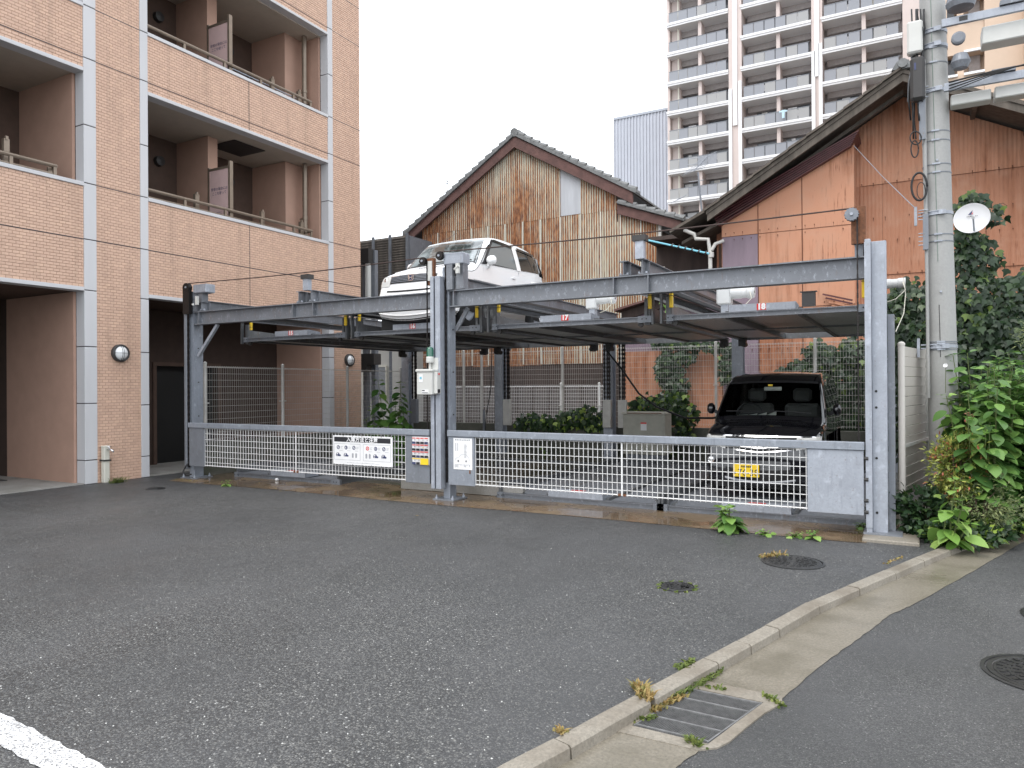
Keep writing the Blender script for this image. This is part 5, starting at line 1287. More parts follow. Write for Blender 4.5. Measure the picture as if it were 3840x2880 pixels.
def vergetiles(x0, z0_, x1, z1_, n, y, par):
    for k in range(n):
        u0, u1 = k/n, (k+1)/n; a = (x0+(x1-x0)*u0, z0_+(z1_-z0_)*u0); b = (x0+(x1-x0)*u1, z0_+(z1_-z0_)*u1)
        lo, hi = (a, b) if a[1] < b[1] else (b, a)
        mb = MB(); mb.prism([(lo[0], lo[1]-.03), (hi[0], hi[1]-.05), (hi[0], hi[1]+.035), (lo[0], lo[1]+.085)], 1, y-.09, y+.30)
        mb.tube([(lo[0], y-.02, lo[1]+.08), (hi[0], y-.02, hi[1]+.035)], [.075, .062], 8)
        obj('roof_tile', mb, mat['rooftile'], par)
vergetiles(-14.80, 6.64, -10.60, 9.24, 17, RY-.12, rh); vergetiles(-6.70, 6.98, -10.48, 9.24, 15, RY-.12, rh); vergetiles(-5.35, 6.04, -7.26, 6.76, 7, RY-.10, rh)
mb = MB(); mb.tube([(-10.54, RY-.24, 9.30), (-10.54, RY+.3, 9.33)], [.13, .11], 10); obj('ridge_end_tile', mb, mat['rooftile'], rh)
obj('ridge', MB().prism([(-10.70, 9.18), (-10.38, 9.18), (-10.44, 9.40), (-10.64, 9.40)], 1, RY-.1, RY+9), mat['rooftile'], rh)
for s_, x0, z0_, x1, z1_ in ((0, -14.72, 6.64, -10.6, 9.22), (1, -6.7, 6.98, -10.48, 9.22), (2, -5.35, 6.06, -7.26, 6.78)):
    slab(min(x0, x1), z0_ if x0 < x1 else z1_, max(x0, x1), z1_ if x0 < x1 else z0_, .05, RY-.25, RY+8, mat['rooftile'], 'roof_slope', rh)
# eave end tiles running back on the right
for k in range(10): obj('eave_tile', MB().tube([(-5.36, RY-.2+k*.27, 6.07), (-5.60, RY-.2+k*.27, 6.17)], .07, 8), mat['rooftile'], rh)
slab(-14.2, 5.9, -14.1, 5.9, .02, RY, RY+.1, mat['dark'], 'eave_bracket', rh)
obj('eave_pipe', MB().cyl((-6.1, RY-.1, 5.35), (-5.42, RY-.1, 5.85), .05, 10), mat['pvc'], rh)
# dark gap building between the two houses
gp = thing('dark_timber_house', 'dark weathered timber wall with pipes in the gap between the rusty and orange houses', 'house', (-4.9, 19.5, 0))
mb = MB(); mb.box(-6.0, -3.6, 18.9, 19.1, 0, 5.3); obj('wall', mb, mat['darkboard'], gp)
for k in range(9): obj('board', MB().box(-5.95+k*.26, -5.95+k*.26+.235, 18.86, 18.9, 0, 4.6+.0*k), mat['oldwood'], gp)
obj('eave', MB().box(-6.0, -3.7, 18.0, 19.0, 5.3, 5.4), mat['darkboard'], gp)
slab(-4.95, 5.22, -3.9, 5.72, .07, 16.6, 18.6, mat['oldwood'], 'roof_slope', gp)
slab(-4.75, 4.98, -3.8, 5.40, .07, 16.9, 18.6, mat['oldwood'], 'roof_slope', gp)
obj('pale_post', MB().box(-5.62, -5.58, 17.9, 17.95, 2.5, 4.6).box(-5.52, -5.48, 17.9, 17.95, 2.5, 4.6), mat['ivory'], gp)
bp = thing('laundry_pole', 'pale blue laundry pole crossing the gap beside the rusty house', 'pole', (-5.2, 17.2, 4.9))
a = PV(1390, 517, 1, 16.6); b = PV(1532, 548, 1, 16.2); obj('pole', MB().cyl(a, b, .022, 10), mat['blue'], bp)
mb = MB()
for k in range(6): q = a+(b-a)*(.45+.1*k); mb.cyl(q+np.array([0, -.03, -.03]), q+np.array([.02, .03, .03]), .03, 8)
obj('clip', mb, mat['dark'], bp)
dp = thing('downpipe', 'pale grey cranked rain downpipe at the left edge of the orange house', 'pipe', (-4.1, 16.8, 4.4))
pt = [PV(x_, y_, 1, 16.75) for x_, y_ in ((1478, 497), (1500, 506), (1503, 516), (1530, 517), (1534, 545), (1535, 600))]
obj('pipe', MB().tube(pt, .045, 10), mat['pvc'], dp, smooth=False)
obj('branch', MB().tube([PV(1537, 541, 1, 16.75), PV(1545, 527, 1, 16.8), PV(1563, 520, 1, 16.9)], .04, 10), mat['pvc'], dp)
obj('collar', MB().cyl(PV(1536, 545, 1, 16.74), PV(1536, 556, 1, 16.74), .065, 10), mat['pvc'], dp)
# ------------------------------------------------------------------ orange house
OY = 17.0
oh = thing('orange_house', 'large gabled house clad in orange painted metal sheets streaked with rust', 'house', (-1, 19, 0))
RX, RZ = -.13, 7.93
def oz(x): return RZ-abs(x-RX)*.60 if x < RX else RZ-(x-RX)*.53
# lean-to front: x -3.83..-1.05 at OY
def lz(x): return 5.50+(x+3.83)*.455
ex = [-3.83, -3.03, -2.10, -1.05]
for i in range(3):
    a, b = ex[i], ex[i+1]; m_ = mat['orange']
    sheet(a+.003, b-.003, 5.0, lambda x_: max(5.02, lz(x_)-.05), m_, OY-.006, 0, .1, oh)
    sheet(a+.003, b-.003, 3.3, lambda x_: 5.0, mat['purple'] if i == 0 else m_, OY+.0, 0, .1, oh)
    sheet(a+.003, b-.003, 0.0, lambda x_: 3.31, mat['purple'] if i == 0 else m_, OY+.005, 0, .1, oh)
obj('inner_wall', MB().prism([(-3.83, 0), (-1.06, 0), (-1.06, lz(-1.06)-.06), (-3.83, lz(-3.83)-.06)], 1, OY+.01, OY+.60), mat['oldwood'], oh)
obj('side_sheet', MB().box(-1.06, -1.05, OY-.006, OY+.62, 0, lz(-1.05)-.06), mat['orange'], oh)
obj('side_sheet', MB().box(-3.84, -3.83, OY-.006, OY+3, 0, lz(-3.83)-.06), mat['orange2'], oh)
obj('edge_board', MB().box(-3.98, -3.85, OY+.3, OY+.34, 0, 4.9), mat['brownwall'], oh)
# seams and nails
mb = MB()
for x_ in ex[1:3]: mb.box(x_-.008, x_+.008, OY-.012, OY-.006, 0, lz(x_)-.08)
for z_ in (5.0, 3.3): mb.box(-3.83, -1.05, OY-.010, OY-.006, z_-.004, z_+.004)
obj('seam', mb, mat['nail'], oh)
mb = MB()
for z_ in (4.93, 5.08, 4.05, 3.25, 3.38, 2.4, 1.5):
    x_ = -3.75
    while x_ < -1.1:
        if random.random() < .8: mb.cyl((x_, OY-.014, z_), (x_, OY-.006, z_), .011, 6); mb.prism([(x_-.008, z_), (x_+.008, z_), (x_+.002, z_-random.uniform(.02, .09)), (x_-.002, z_-.02)], 1, OY-.0085, OY-.0065)
        x_ += .19
obj('nail_heads', mb, mat['nail'], oh, kind='stuff')
# lean-to roof: maroon corrugated, edge on
for k in range(6):
    dz = .045*k; slab(-3.98+.02*k, 5.49-dz, -.95-.03*k, 6.88-dz-.0, .022, OY-.32+.03*k, OY+.62, mat['maroon'], 'roof_sheet', oh)
# main gable wall
MY = OY+.62
ex = [-4.1, -3.2, -2.3, -1.4, -.55, .3, 1.15, 2.0, 2.9, 3.8, 4.7]
for i in range(len(ex)-1):
    a, b = ex[i], ex[i+1]
    for z0_, z1_ in ((0, 2.0), (2.0, 3.95), (3.95, 5.92), (5.92, 9)):
        tz = lambda x_, z1_=z1_: min(z1_, oz(x_)-.20)
        if z0_ > max(tz(a), tz(b)): continue
        sheet(a+.002, b-.002, z0_, lambda x_: max(z0_+.01, tz(x_)), mat['orange' if z0_ == 5.92 or (i+int(z0_)) % 5 == 0 else 'orange2'], MY-.004*(i % 2)-.006*(z0_ > 3), .005, .076, oh)
mb = MB()
for z_ in (2.04, 3.99, 5.96, 5.2, 4.7):
    x_ = -.95
    while x_ < 4.6:
        if random.random() < .75: mb.cyl((x_, MY-.024, z_), (x_, MY-.01, z_), .011, 6); mb.prism([(x_-.009, z_), (x_+.009, z_), (x_+.002, z_-random.uniform(.02, .13)), (x_-.002, z_-.02)], 1, MY-.020, MY-.012)
        x_ += .228
obj('nail_heads', mb, mat['nail'], oh, kind='stuff')
mb = MB()
for z_ in (2.0, 3.95, 5.92): mb.box(-.98, 4.7, MY-.020, MY-.014, z_-.005, z_+.005)
obj('seam', mb, mat['nail'], oh)
obj('inner_wall', MB().prism([(-4.1, 0), (4.7, 0), (4.7, oz(4.7)-.25), (RX, RZ-.25), (-4.1, oz(-4.1)-.25)], 1, MY+.05, MY+.3), mat['oldwood'], oh)
RYF = 16.35
slab(-4.04, 5.50, RX, 7.85, .08, RYF, MY+8, mat['oldwood'], 'roof_slope', oh); slab(RX, 7.85, 4.9, 5.25, .08, RYF, MY+8, mat['oldwood'], 'roof_slope', oh)
slab(-4.02, 5.43, RX, 7.77, .15, RYF+.03, RYF+.09, mat['oldwood'], 'bargeboard', oh); slab(RX, 7.77, 4.9, 5.17, .15, RYF+.03, RYF+.09, mat['oldwood'], 'bargeboard', oh)
slab(-3.98, 5.30, RX, 7.62, .08, RYF+.5, RYF+.6, mat['oldwood'], 'purlin_board', oh)
n = 11
for k in range(n):
    u0, u1 = k/n, (k+1)/n; a = (-4.08+(RX+4.08)*u0, 5.49+2.38*u0); b = (-4.08+(RX+4.08)*u1, 5.49+2.38*u1)
    obj('verge_cap', MB().prism([(a[0], a[1]), (b[0], b[1]-.02), (b[0], b[1]+.03), (a[0], a[1]+.055)], 1, RYF-.06, RYF+.22), mat['rooftileb'] if 'rooftileb' in mat else mat['oldwood'], oh)
obj('ridge_end_tile', MB().tube([(RX, RYF-.12, 7.93), (RX, RYF+.5, 7.95)], [.09, .08], 10).prism([(RX-.2, 7.84), (RX+.2, 7.84), (RX+.1, 8.0), (RX-.1, 8.0)], 1, RYF-.05, RYF+7), mat['rooftile'], oh)
for k in range(4): obj('rafter_end', MB().box(RX+.3+k*.9, RX+.38+k*.9, RYF+.1, MY, oz(RX+.3+k*.9)-.28, oz(RX+.3+k*.9)-.18), mat['oldwood'], oh)
# little ribbed sheet over the ivy by the right post
a = PV(1808, 655, 1, 16.6); [obj('ribbed_scrap', MB().bar((a[0]-.30+.06*k_, 16.9, a[2]+.24-.085*k_), (a[0]+.28, 16.75, a[2]+.06-.07*k_), .05, .035), mat['maroon' if k_ < 2 else 'orange'], oh) for k_ in range(6)]
# small dark shed roof in front of the rusty house
sh = thing('lean_to_shed', 'low shed clad in orange and purple ribbed sheets under a small brown roof', 'shed', (-5.6, 17.2, 0))
a = PX(2318, 1164, 1, 17.0); b = PX(2520, 1100, 1, 17.0)
slab(a[0], a[2], b[0], b[2], .05, 16.7, 18.4, mat['brownboard'], 'roof_board', sh); slab(a[0]+.1, a[2]-.05, b[0], b[2]-.06, .22, 16.95, 17.0, mat['darkboard'], 'gable_wall', sh)
slab(b[0], b[2], b[0]+1.1, b[2]-.62, .05, 16.7, 18.4, mat['brownboard'], 'roof_board', sh); obj('inner_wall', MB().box(-6.2, -3.86, 17.06, 18.0, 0, a[2]-.1), mat['darkboard'], sh)
for k in range(4):
    x_ = -6.22+.592*k; sheet(x_, x_+.588, 0, lambda q_: 2.42, mat['orange'], 17.03-.004*(k % 2), .005, .076, sh); sheet(x_, x_+.588, 2.42, lambda q_: a[2]-.06, mat['purple'], 17.035, .005, .076, sh)
# pale wall and louvre screens at the rear left
ph = thing('pale_house', 'pale plastered house wall behind the fence left of the rusty house', 'house', (-16.5, 21, 0))
obj('wall', MB().box(-21, -14.3, 20.4, 24, 0, 3.6), mat['pale'], ph); obj('roof_edge', MB().box(-21, -14.2, 20.2, 24, 3.6, 3.7), mat['galvd'], ph)
obj('window', MB().box(-17.4, -16.4, 20.36, 20.4, 1.2, 2.3), mat['twin'], ph); obj('wood_panel', MB().box(-14.9, -14.3, 19.6, 19.7, 3.7, 5.9), mat['brownboard'], ph)
obj('window_frame', MB().box(-17.45, -17.4, 20.34, 20.4, 1.15, 2.35).box(-16.4, -16.35, 20.34, 20.4, 1.15, 2.35).box(-17.4, -16.4, 20.34, 20.4, 2.3, 2.35), mat['ivory'], ph)
ls = thing('louvre_screen', 'dark slatted louvre screen standing above the fence beside the tiled building', 'screen', (-16, 18.5, 0))
LY = 18.3
A_ = PV(770, 520, 1, LY); B_ = PV(882, 508, 1, LY); Z_ = [PV(800, y_, 1, LY)[2] for y_ in (523, 610)]
xa, xb = A_[0]-.6, B_[0]; n = 24
zt, zb_ = PV(830, 516, 1, LY)[2], PV(830, 640, 1, LY)[2]
for k in range(n):
    z = zb_+(zt-zb_)*k/(n-1); obj('slat', MB().add([(xa, LY-.03, z-.055), (xb, LY-.03, z-.055), (xb, LY+.02, z+.03), (xa, LY+.02, z+.03), (xa, LY-.03, z-.065), (xb, LY-.03, z-.065), (xb, LY+.02, z+.02), (xa, LY+.02, z+.02)], [(0, 1, 2, 3), (7, 6, 5, 4), (0, 4, 5, 1), (3, 2, 6, 7)]), mat['darkslat'] if 'darkslat' in mat else mat['oldwood'], ls)
for k in range(5): x = xa+(xb-xa)*k/4; obj('post', MB().box(x-.04, x+.04, LY-.09, LY-.04, 0, zt+.08), mat['galvd'], ls)
obj('side_return', MB().box(xb, xb+.05, LY, LY+2.2, zb_, zt), mat['galvd'], ls)
rg = thing('rear_machine_frame', 'grey steel posts and hoist gear of another lift behind the tiled building', 'parking lift', (-13.2, 15.8, 0))
for vx, y_, zt_ in ((787, 15.6, 0), (805, 15.6, 0)):
    q = PV(vx, 560, 1, y_); tp = PV(vx, 540, 1, y_)[2]
    obj('post', MB().box(q[0]-.07, q[0]+.07, y_, y_+.14, 0, tp), mat['galvd'], rg)
q = PV(795, 550, 1, 15.5); obj('pipe', MB().cyl((q[0], 15.5, 2.9), (q[0], 15.5, q[2]), .08, 12), mat['boxwhite'], rg); obj('gear', MB().box(q[0]-.35, q[0]+.1, 15.4, 15.7, q[2]-.25, q[2]+.15), mat['dark'], rg)
obj('beam', MB().hbeam(0, q[0]-1.2, q[0]+.3, 15.7, 3.0, .12, .16), mat['galvd'], rg); obj('lower_gear', MB().box(q[0]-.4, q[0]+.35, 15.3, 15.6, 2.2, 2.5).box(q[0]-.1, q[0]+.1, 15.3, 15.5, 2.0, 2.2), mat['dark'], rg)
# ------------------------------------------------------------------ tower block
TY = 70.
tw = thing('apartment_tower', 'tall beige apartment tower with white slab edges and grey glass balconies', 'building', (-10, 76, 0))
bays = [(-20.95, -15.05), (-13.85, -7.75), (-6.85, -.55)]
piers = [(-15.05, -13.85), (-7.75, -6.85), (-.55, .9)]
FL = [19.59+2.9*(k-3) for k in range(12)]
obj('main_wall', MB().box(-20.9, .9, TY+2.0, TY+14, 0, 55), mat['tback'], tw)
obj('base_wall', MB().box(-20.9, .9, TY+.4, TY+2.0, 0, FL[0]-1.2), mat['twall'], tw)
obj('end_wall', MB().box(-21.1, -20.85, TY+.35, TY+14, 0, 55), mat['twall'], tw)
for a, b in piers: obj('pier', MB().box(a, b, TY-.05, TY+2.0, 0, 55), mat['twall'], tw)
for i, (a, b) in enumerate(piers[:2]):
    zl = 29.6 if i == 0 else 35.5
    for x0, x1, za, zb_ in ((a+.0, a+.30, 0, FL[4]+7.0 if i == 0 else FL[5]+6.0), (b-.30, b, 0, FL[4]+7.6 if i == 0 else FL[5]+6.6), ((a+b)/2-.2, (a+b)/2+.2, FL[4]+3.5 if i == 0 else FL[5]+3.7, 55)):
        obj('white_strip', MB().box(x0, x1, TY-.22, TY-.05, za, zb_), mat['tslab'], tw)
gp_ = None
for fi, z in enumerate(FL):
    for bi, (a, b) in enumerate(bays):
        if z < 17 and bi > 0: continue
        if z < 21 and bi > 1: continue
        obj('slab', MB().box(a-.05, b-.02, TY-.12, TY+2.0, z-.20, z), mat['tslab'], tw); obj('slab_lip', MB().box(a-.1, b-.02, TY-.20, TY-.12, z-.02, z+.20), mat['tslab'], tw)
        obj('beam', MB().box(a+.25, b-.1, TY+1.55, TY+2.0, z+2.15, z+2.7), mat['tbeam'] if 'tbeam' in mat else mat['tback'], tw)
        n = 6; gw = (b-a-.35)/n
        for k in range(n):
            x0 = a+.15+k*gw
            me = bpy.data.meshes.get('balustrade_panel_mesh')
            if me is None or abs(gp_-gw) > .02: me = mesh_of('balustrade_panel_mesh', MB().box(0, gw-.05, 0, .03, 0, 1.0), mat['tglass']); gp_ = gw
            o = link('balustrade_panel', me, tw); L = WL[tw.name]; o.location = (x0-L[0], TY+.0-L[1], z+.2-L[2])
            if random.random() < .25:
                o.data = mesh_of('balustrade_panel_mesh_b', MB().box(0, gw-.05, 0, .03, 0, 1.0), mat['tglass2'])
        obj('balustrade_rail', MB().box(a+.12, b-.2, TY-.02, TY+.05, z+1.2, z+1.25), mat['galvd'], tw)
        m_ = (a+b)/2+.1; obj('party_fin', MB().box(m_-.1, m_+.22, TY+.25, TY+1.9, z, z+2.7), mat['twall'], tw)
        if bi == 0: obj('drain_pipe', MB().cyl((a+.9, TY+.6, z), (a+.9, TY+.6, z+2.7), .08, 8), mat['ivory'], tw); obj('end_fin', MB().box(a+.15, a+1.0, TY+.9, TY+1.9, z, z+2.7), mat['twall'], tw)
        for w0, w1 in ((a+1.0, m_-.4), (m_+.5, b-.4)):
            wd = obj('window', MB().box(w0, w1, TY+1.93, TY+1.99, z+.1, z+2.1), mat['twin'], tw)
            obj('curtain', MB().box(w0+random.uniform(.1, .6), w0+random.uniform(.8, 1.5), TY+1.90, TY+1.93, z+.15, z+2.05), mat[random.choice(['ivory', 'white', 'pale', 'motor'])], wd) if random.random() < .7 else None
            if random.random() < .45: obj('bright_sash', MB().box(w0+.6, w0+1.4, TY+1.88, TY+1.9, z+1.2, z+1.75), mat['tslab'], wd)
ts = thing('hanging_shirt', 'pale blue shirt hung on a tower balcony rail', 'laundry', (-10.8, 70, 26))
q = PV(1692, 243, 1, 69.6); obj('shirt', MB().prism([(q[0]+u, q[2]+v) for u, v in ((-.11, -.5), (.11, -.5), (.12, .06), (.34, .04), (.36, .16), (.06, .24), (-.06, .24), (-.36, .16), (-.34, .04), (-.12, .06))], 1, 69.6, 69.66), mat['shirtb'], ts)
gb_ = thing('ribbed_grey_building', 'windowless pale grey ribbed metal building left of the tower', 'building', (-25, 78, 0))
mb = MB(); A_ = PX(2302, 442, 1, 75)[0]; 
obj('wall', MB().box(A_, -20.5, 75.1, 85, 0, 30.75), mat['ribgrey'], gb_)
n = 22
for k in range(n+1):
    x = A_+(-20.6-A_)*k/n; obj('rib', MB().box(x-.05, x+.05, 75.0, 75.1, 0, 30.7), mat['ribgrey'], gb_)
obj('roof_flashing', MB().box(A_-.05, -20.4, 74.95, 75.2, 30.7, 30.95), mat['galvl'], gb_)
# beige block at the right
bb = thing('beige_block', 'beige apartment block with recessed windows and white sills beyond the utility pole', 'building', (12, 55, 0))
BY = 45.
def bx(px, py): return PX(px, py, 1, BY)
x0 = PX(3470, 200, 1, BY)[0]; obj('wall', MB().box(x0, x0+24, BY+.8, BY+9, 0, 36), mat['beigein'] if 'beigein' in mat else mat['beige'], bb)
pa, pb, pc = bx(3692, 200)[0], bx(3835, 200)[0], bx(3606, 220)[0]
obj('wall_panel', MB().box(pa, pb, BY-.1, BY+.8, 0, 36), mat['beige'], bb); obj('wall_panel', MB().box(pb, pb+10, BY-.9, BY+.8, 0, 36), mat['beige'], bb)
obj('wall_panel', MB().box(x0, bx(3552, 200)[0], BY, BY+.8, 0, 36), mat['beige'], bb)
obj('wall_panel', MB().box(bx(3590, 200)[0], pc+.1, BY+.1, BY+.8, 0, 36), mat['beige'], bb)
for k in range(-3, 4):
    dz = 2.9*k; zt_, zb_ = bx(3692, 185)[2]+dz, bx(3692, 262)[2]+dz
    if zb_ < 8: continue
    obj('spandrel', MB().box(bx(3552, 200)[0]+.005, pa-.01, BY+.02, BY+.79, zt_, zt_+2.9-(zt_-zb_)), mat['beige'], bb)
    w_ = obj('window', MB().box(pc+.35, pa-.15, BY+.6, BY+.7, zb_, zt_), mat['tback'], bb)
    w2 = obj('window', MB().box(bx(3552, 200)[0], bx(3590, 200)[0]-.1, BY+.6, BY+.7, zb_, zt_), mat['twin'], bb)
    obj('sill', MB().box(pc+.1, pa, BY-.12, BY+.05, zb_-.12, zb_), mat['tslab'], bb); obj('head_trim', MB().box(pc+.1, pa, BY-.12, BY+.05, zt_, zt_+.12), mat['tslab'], bb)
    obj('sill', MB().box(bx(3545, 200)[0], bx(3590, 200)[0], BY-.12, BY+.05, zb_-.12, zb_), mat['tslab'], bb)
    obj('balcony_ledge', MB().lathe([(0, 0), (.9, 0), (.9, .25), (0, .25)], (pb+1.0, BY-.7, zb_-.3), n=18), mat['tslab'], bb)
# ------------------------------------------------------------------ utility pole
up_ = thing('utility_pole', 'grey concrete utility pole with steel bands, cables and white boxes beside the fence', 'utility pole', (.34, 9.8, 0))
PB, PT = np.array([.335, 9.80, -.05]), np.array([.205, 9.80, 7.6])
def pc_(z): u = (z+.05)/7.65; return PB*(1-u)+PT*u
def pr_(z): return .162-.0048*z
obj('shaft', MB().tube([pc_(z) for z in np.linspace(-.05, 7.6, 20)], [pr_(z) for z in np.linspace(-.05, 7.6, 20)], 40), mat['pole'], up_, smooth=True)
def pz(vy): return PV(2030, vy, 1, 9.65)[2]
for vy in (98, 130, 280, 300, 352, 370, 505, 520, 738, 742, 755):
    z = pz(vy); c = pc_(z); obj('band', MB().lathe([(pr_(z)+.001, -.006), (pr_(z)+.005, -.005), (pr_(z)+.005, .005), (pr_(z)+.001, .006)], c, n=32), mat['galvd'], up_)
    obj('band_clip', MB().box(c[0]-.05, c[0]+.03, c[1]-pr_(z)-.012, c[1]-pr_(z), z-.008, z+.010), mat['galvl'], up_)
for vy in (60, 92, 190, 458, 748):
    z = pz(vy); c = pc_(z); r = pr_(z)
    b_ = obj('clamp_band', MB().lathe([(r+.001, -.018), (r+.008, -.018), (r+.008, .018), (r+.001, .018)], c, n=32), mat['galvl'], up_)
    obj('clamp_bolt', MB().cyl((c[0]-r-.06, c[1]-r*.6, z+.02), (c[0]+.02, c[1]-r-.02, z+.02), .008, 8).cyl((c[0]-r-.06, c[1]-r*.6, z-.02), (c[0]+.02, c[1]-r-.02, z-.02), .008, 8).box(c[0]+.0, c[0]+.07, c[1]-r-.03, c[1]-r, z-.025, z+.025), mat['galvl'], b_)
    if vy in (458, 748, 190): obj('clamp_plate', MB().box(c[0]-r-.10, c[0]-r-.07, c[1]-r*.6-.02, c[1]-r*.6+.02, z-.12, z+.10), mat['galvl'], b_)
z = pz(510); obj('stain_line', MB().tube([pc_(z_)+np.array([-.02, -pr_(z_)-.0005, 0]) for z_ in np.linspace(3.0, 7.2, 12)], .004, 5), mat['greenline'], up_)
obj('drip_mark', MB().tube([pc_(z_)+np.array([-.02, -pr_(z_)+.001, 0]) for z_ in np.linspace(1.9, 2.5, 5)], .004, 5), mat['cable'], up_)
for vy in (345, 630): z = pz(vy); c = pc_(z); obj('step_socket', MB().cyl((c[0], c[1]-pr_(z)-.02, z), (c[0], c[1]-pr_(z), z), .012, 10), mat['galvl'], up_)
# arms to the right
def arm(vx0, vy0, vx1, vy1, y):
    a, b = PV(vx0, vy0, 1, y), PV(vx1, vy1, 1, y); z = (a[2]+b[2])/2
    m_ = obj('cross_arm', MB().box(a[0]-.05, b[0]+.5, y-.02, y+.02, z-.045, z+.045, c=.004), mat['galvl'], up_); return a[0], b[0], z
a0_, b0_, z_ = arm(2045, 55, 2212, 8, 9.55)
obj('arm_box', MB().box(PV(2120, 60, 1, 9.7)[0], b0_+.6, 9.62, 9.85, z_-.29, z_-.10, c=.01), mat['boxwhite'], up_)
obj('arm_slot', MB().box(a0_+.12, a0_+.20, 9.525, 9.53, z_-.02, z_+.03), mat['dark'], up_)
a1_, b1_, z1a = arm(2050, 190, 2212, 158, 9.55)
obj('arm_box', MB().box(a1_+.02, PV(2140, 220, 1, 9.7)[0], 9.62, 9.80, z1a-.19, z1a-.07, c=.01), mat['boxwhite'], up_)
obj('arm_box', MB().box(PV(2148, 210, 1, 9.7)[0], b1_+.3, 9.62, 9.80, z1a-.19, z1a-.06, c=.01), mat['boxwhite'], up_)
obj('arm_bracket', MB().box(a0_+.5, a0_+.72, 9.5, 9.6, z_+.05, z_+.10).box(a1_+.4, a1_+.62, 9.5, 9.6, z1a+.05, z1a+.09), mat['galvd'], up_)
q = PV(2075, 15, 1, 9.6); obj('insulator', MB().lathe([(0, .18), (.10, .16), (.13, .10), (.15, .02), (.13, -.04), (0, -.05)], (q[0], 9.55, q[2]), n=24), mat['galvd'], up_)
q = PV(2070, 85, 1, 9.6); obj('meter', MB().lathe([(0, .0), (.07, .0), (.07, .05), (.05, .06), (0, .06)], (q[0], 9.6, q[2]), (0, -1, 0), 20), mat['galvd'], up_)
q = PV(2075, 135, 1, 9.6); obj('insulator', MB().lathe([(0, .10), (.07, .09), (.10, 0), (.07, -.07), (0, -.08)], (q[0], 9.6, q[2]), n=20), mat['galvd'], up_)
# left side boxes and cables
q = PV(1972, 92, 1, 9.6); obj('splice_case', MB().box(q[0]-.06, q[0]+.10, 9.55, 9.68, pz(110), pz(40), c=.02), mat['boxwhite'], up_)
obj('black_case', MB().box(q[0]-.03, q[0]+.12, 9.52, 9.66, pz(215), pz(120), c=.03), mat['dark'], up_); obj('blue_label', MB().box(q[0]+.01, q[0]+.03, 9.515, 9.52, pz(150), pz(135)), mat['navy'], up_)
obj('small_case', MB().box(q[0]-.01, q[0]+.1, 9.6, 9.7, pz(85), pz(72), c=.01), mat['motor'], up_)
random.seed(11)
for k in range(14):
    x_ = 1968+random.uniform(-4, 22); pts = []
    y_ = 20
    while y_ < 330: pts.append(PV(x_+random.uniform(-4, 4)+(6 if y_ < 160 else 0), y_, 1, 9.62+random.uniform(-.05, .1))); y_ += 40
    if k < 8: obj('cable', MB().tube(pts[:6+k % 3], .009, 6), mat['cable'], up_, smooth=True)
    else: obj('cable', MB().tube(pts[1:5+k % 4], .011, 6), mat['galvd'] if k % 2 else mat['cable'], up_, smooth=True)
def loop(cx, cy, rx, ry, n=24, r=.010, m_='cable'):
    obj('cable_loop', MB().tube([PV(cx+rx*math.cos(2*PI*k/n), cy+ry*math.sin(2*PI*k/n), 1, 9.6) for k in range(n+1)], r, 6), mat[m_], up_, smooth=True)
loop(1986, 403, 17, 30, r=.013); loop(1990, 412, 9, 18, r=.005); loop(1978, 298, 12, 14, r=.008); loop(1976, 322, 8, 18, r=.008)
obj('conduit', MB().cyl(PV(1996, 130, 1, 9.65), PV(2006, 860, 1, 9.65), .018, 10), mat['pole'], up_)
obj('cable_cover', MB().box(PV(1990, 300, 1, 9.62)[0]-.02, PV(1990, 300, 1, 9.62)[0]+.045, 9.6, 9.64, pz(298), pz(195)), mat['galvd'], up_)
obj('cable_cover', MB().box(PV(1997, 500, 1, 9.62)[0]-.015, PV(1997, 500, 1, 9.62)[0]+.04, 9.6, 9.64, pz(538), pz(460)), mat['galvd'], up_)
for vy in (455, 468, 475, 505, 512, 522, 530, 190, 200, 212):
    a = PV(1984, vy, 1, 9.62); obj('bolt', MB().cyl(a, a+np.array([.10, 0, .0]), .006, 6), mat['galvl'], up_)
ww = thing('overhead_cable', 'bundle of black overhead cables running right from the utility pole', 'cable', (.3, 9.6, 5.2))
for k in range(4):
    mb = MB().tube([PV(2050+u*190, 178-28*u-14*math.sin(u*PI*.5)-k*2+9*(1-u)*k, 1, 9.5-.2*u) for u in np.linspace(0, 1, 12)], .010-.0015*k, 6); obj('strand', mb, mat['cable'], ww, smooth=True)
gw_ = thing('guy_wire', 'thin slanting wire from the maroon lean-to roof to the utility pole', 'cable', (-.5, 12, 4))
obj('wire', MB().tube([PV(1845, 315, 1, 16.3), PV(1905, 380, 1, 14), PV(1975, 448, 1, 10)], .006, 5), mat['galvd'], gw_)
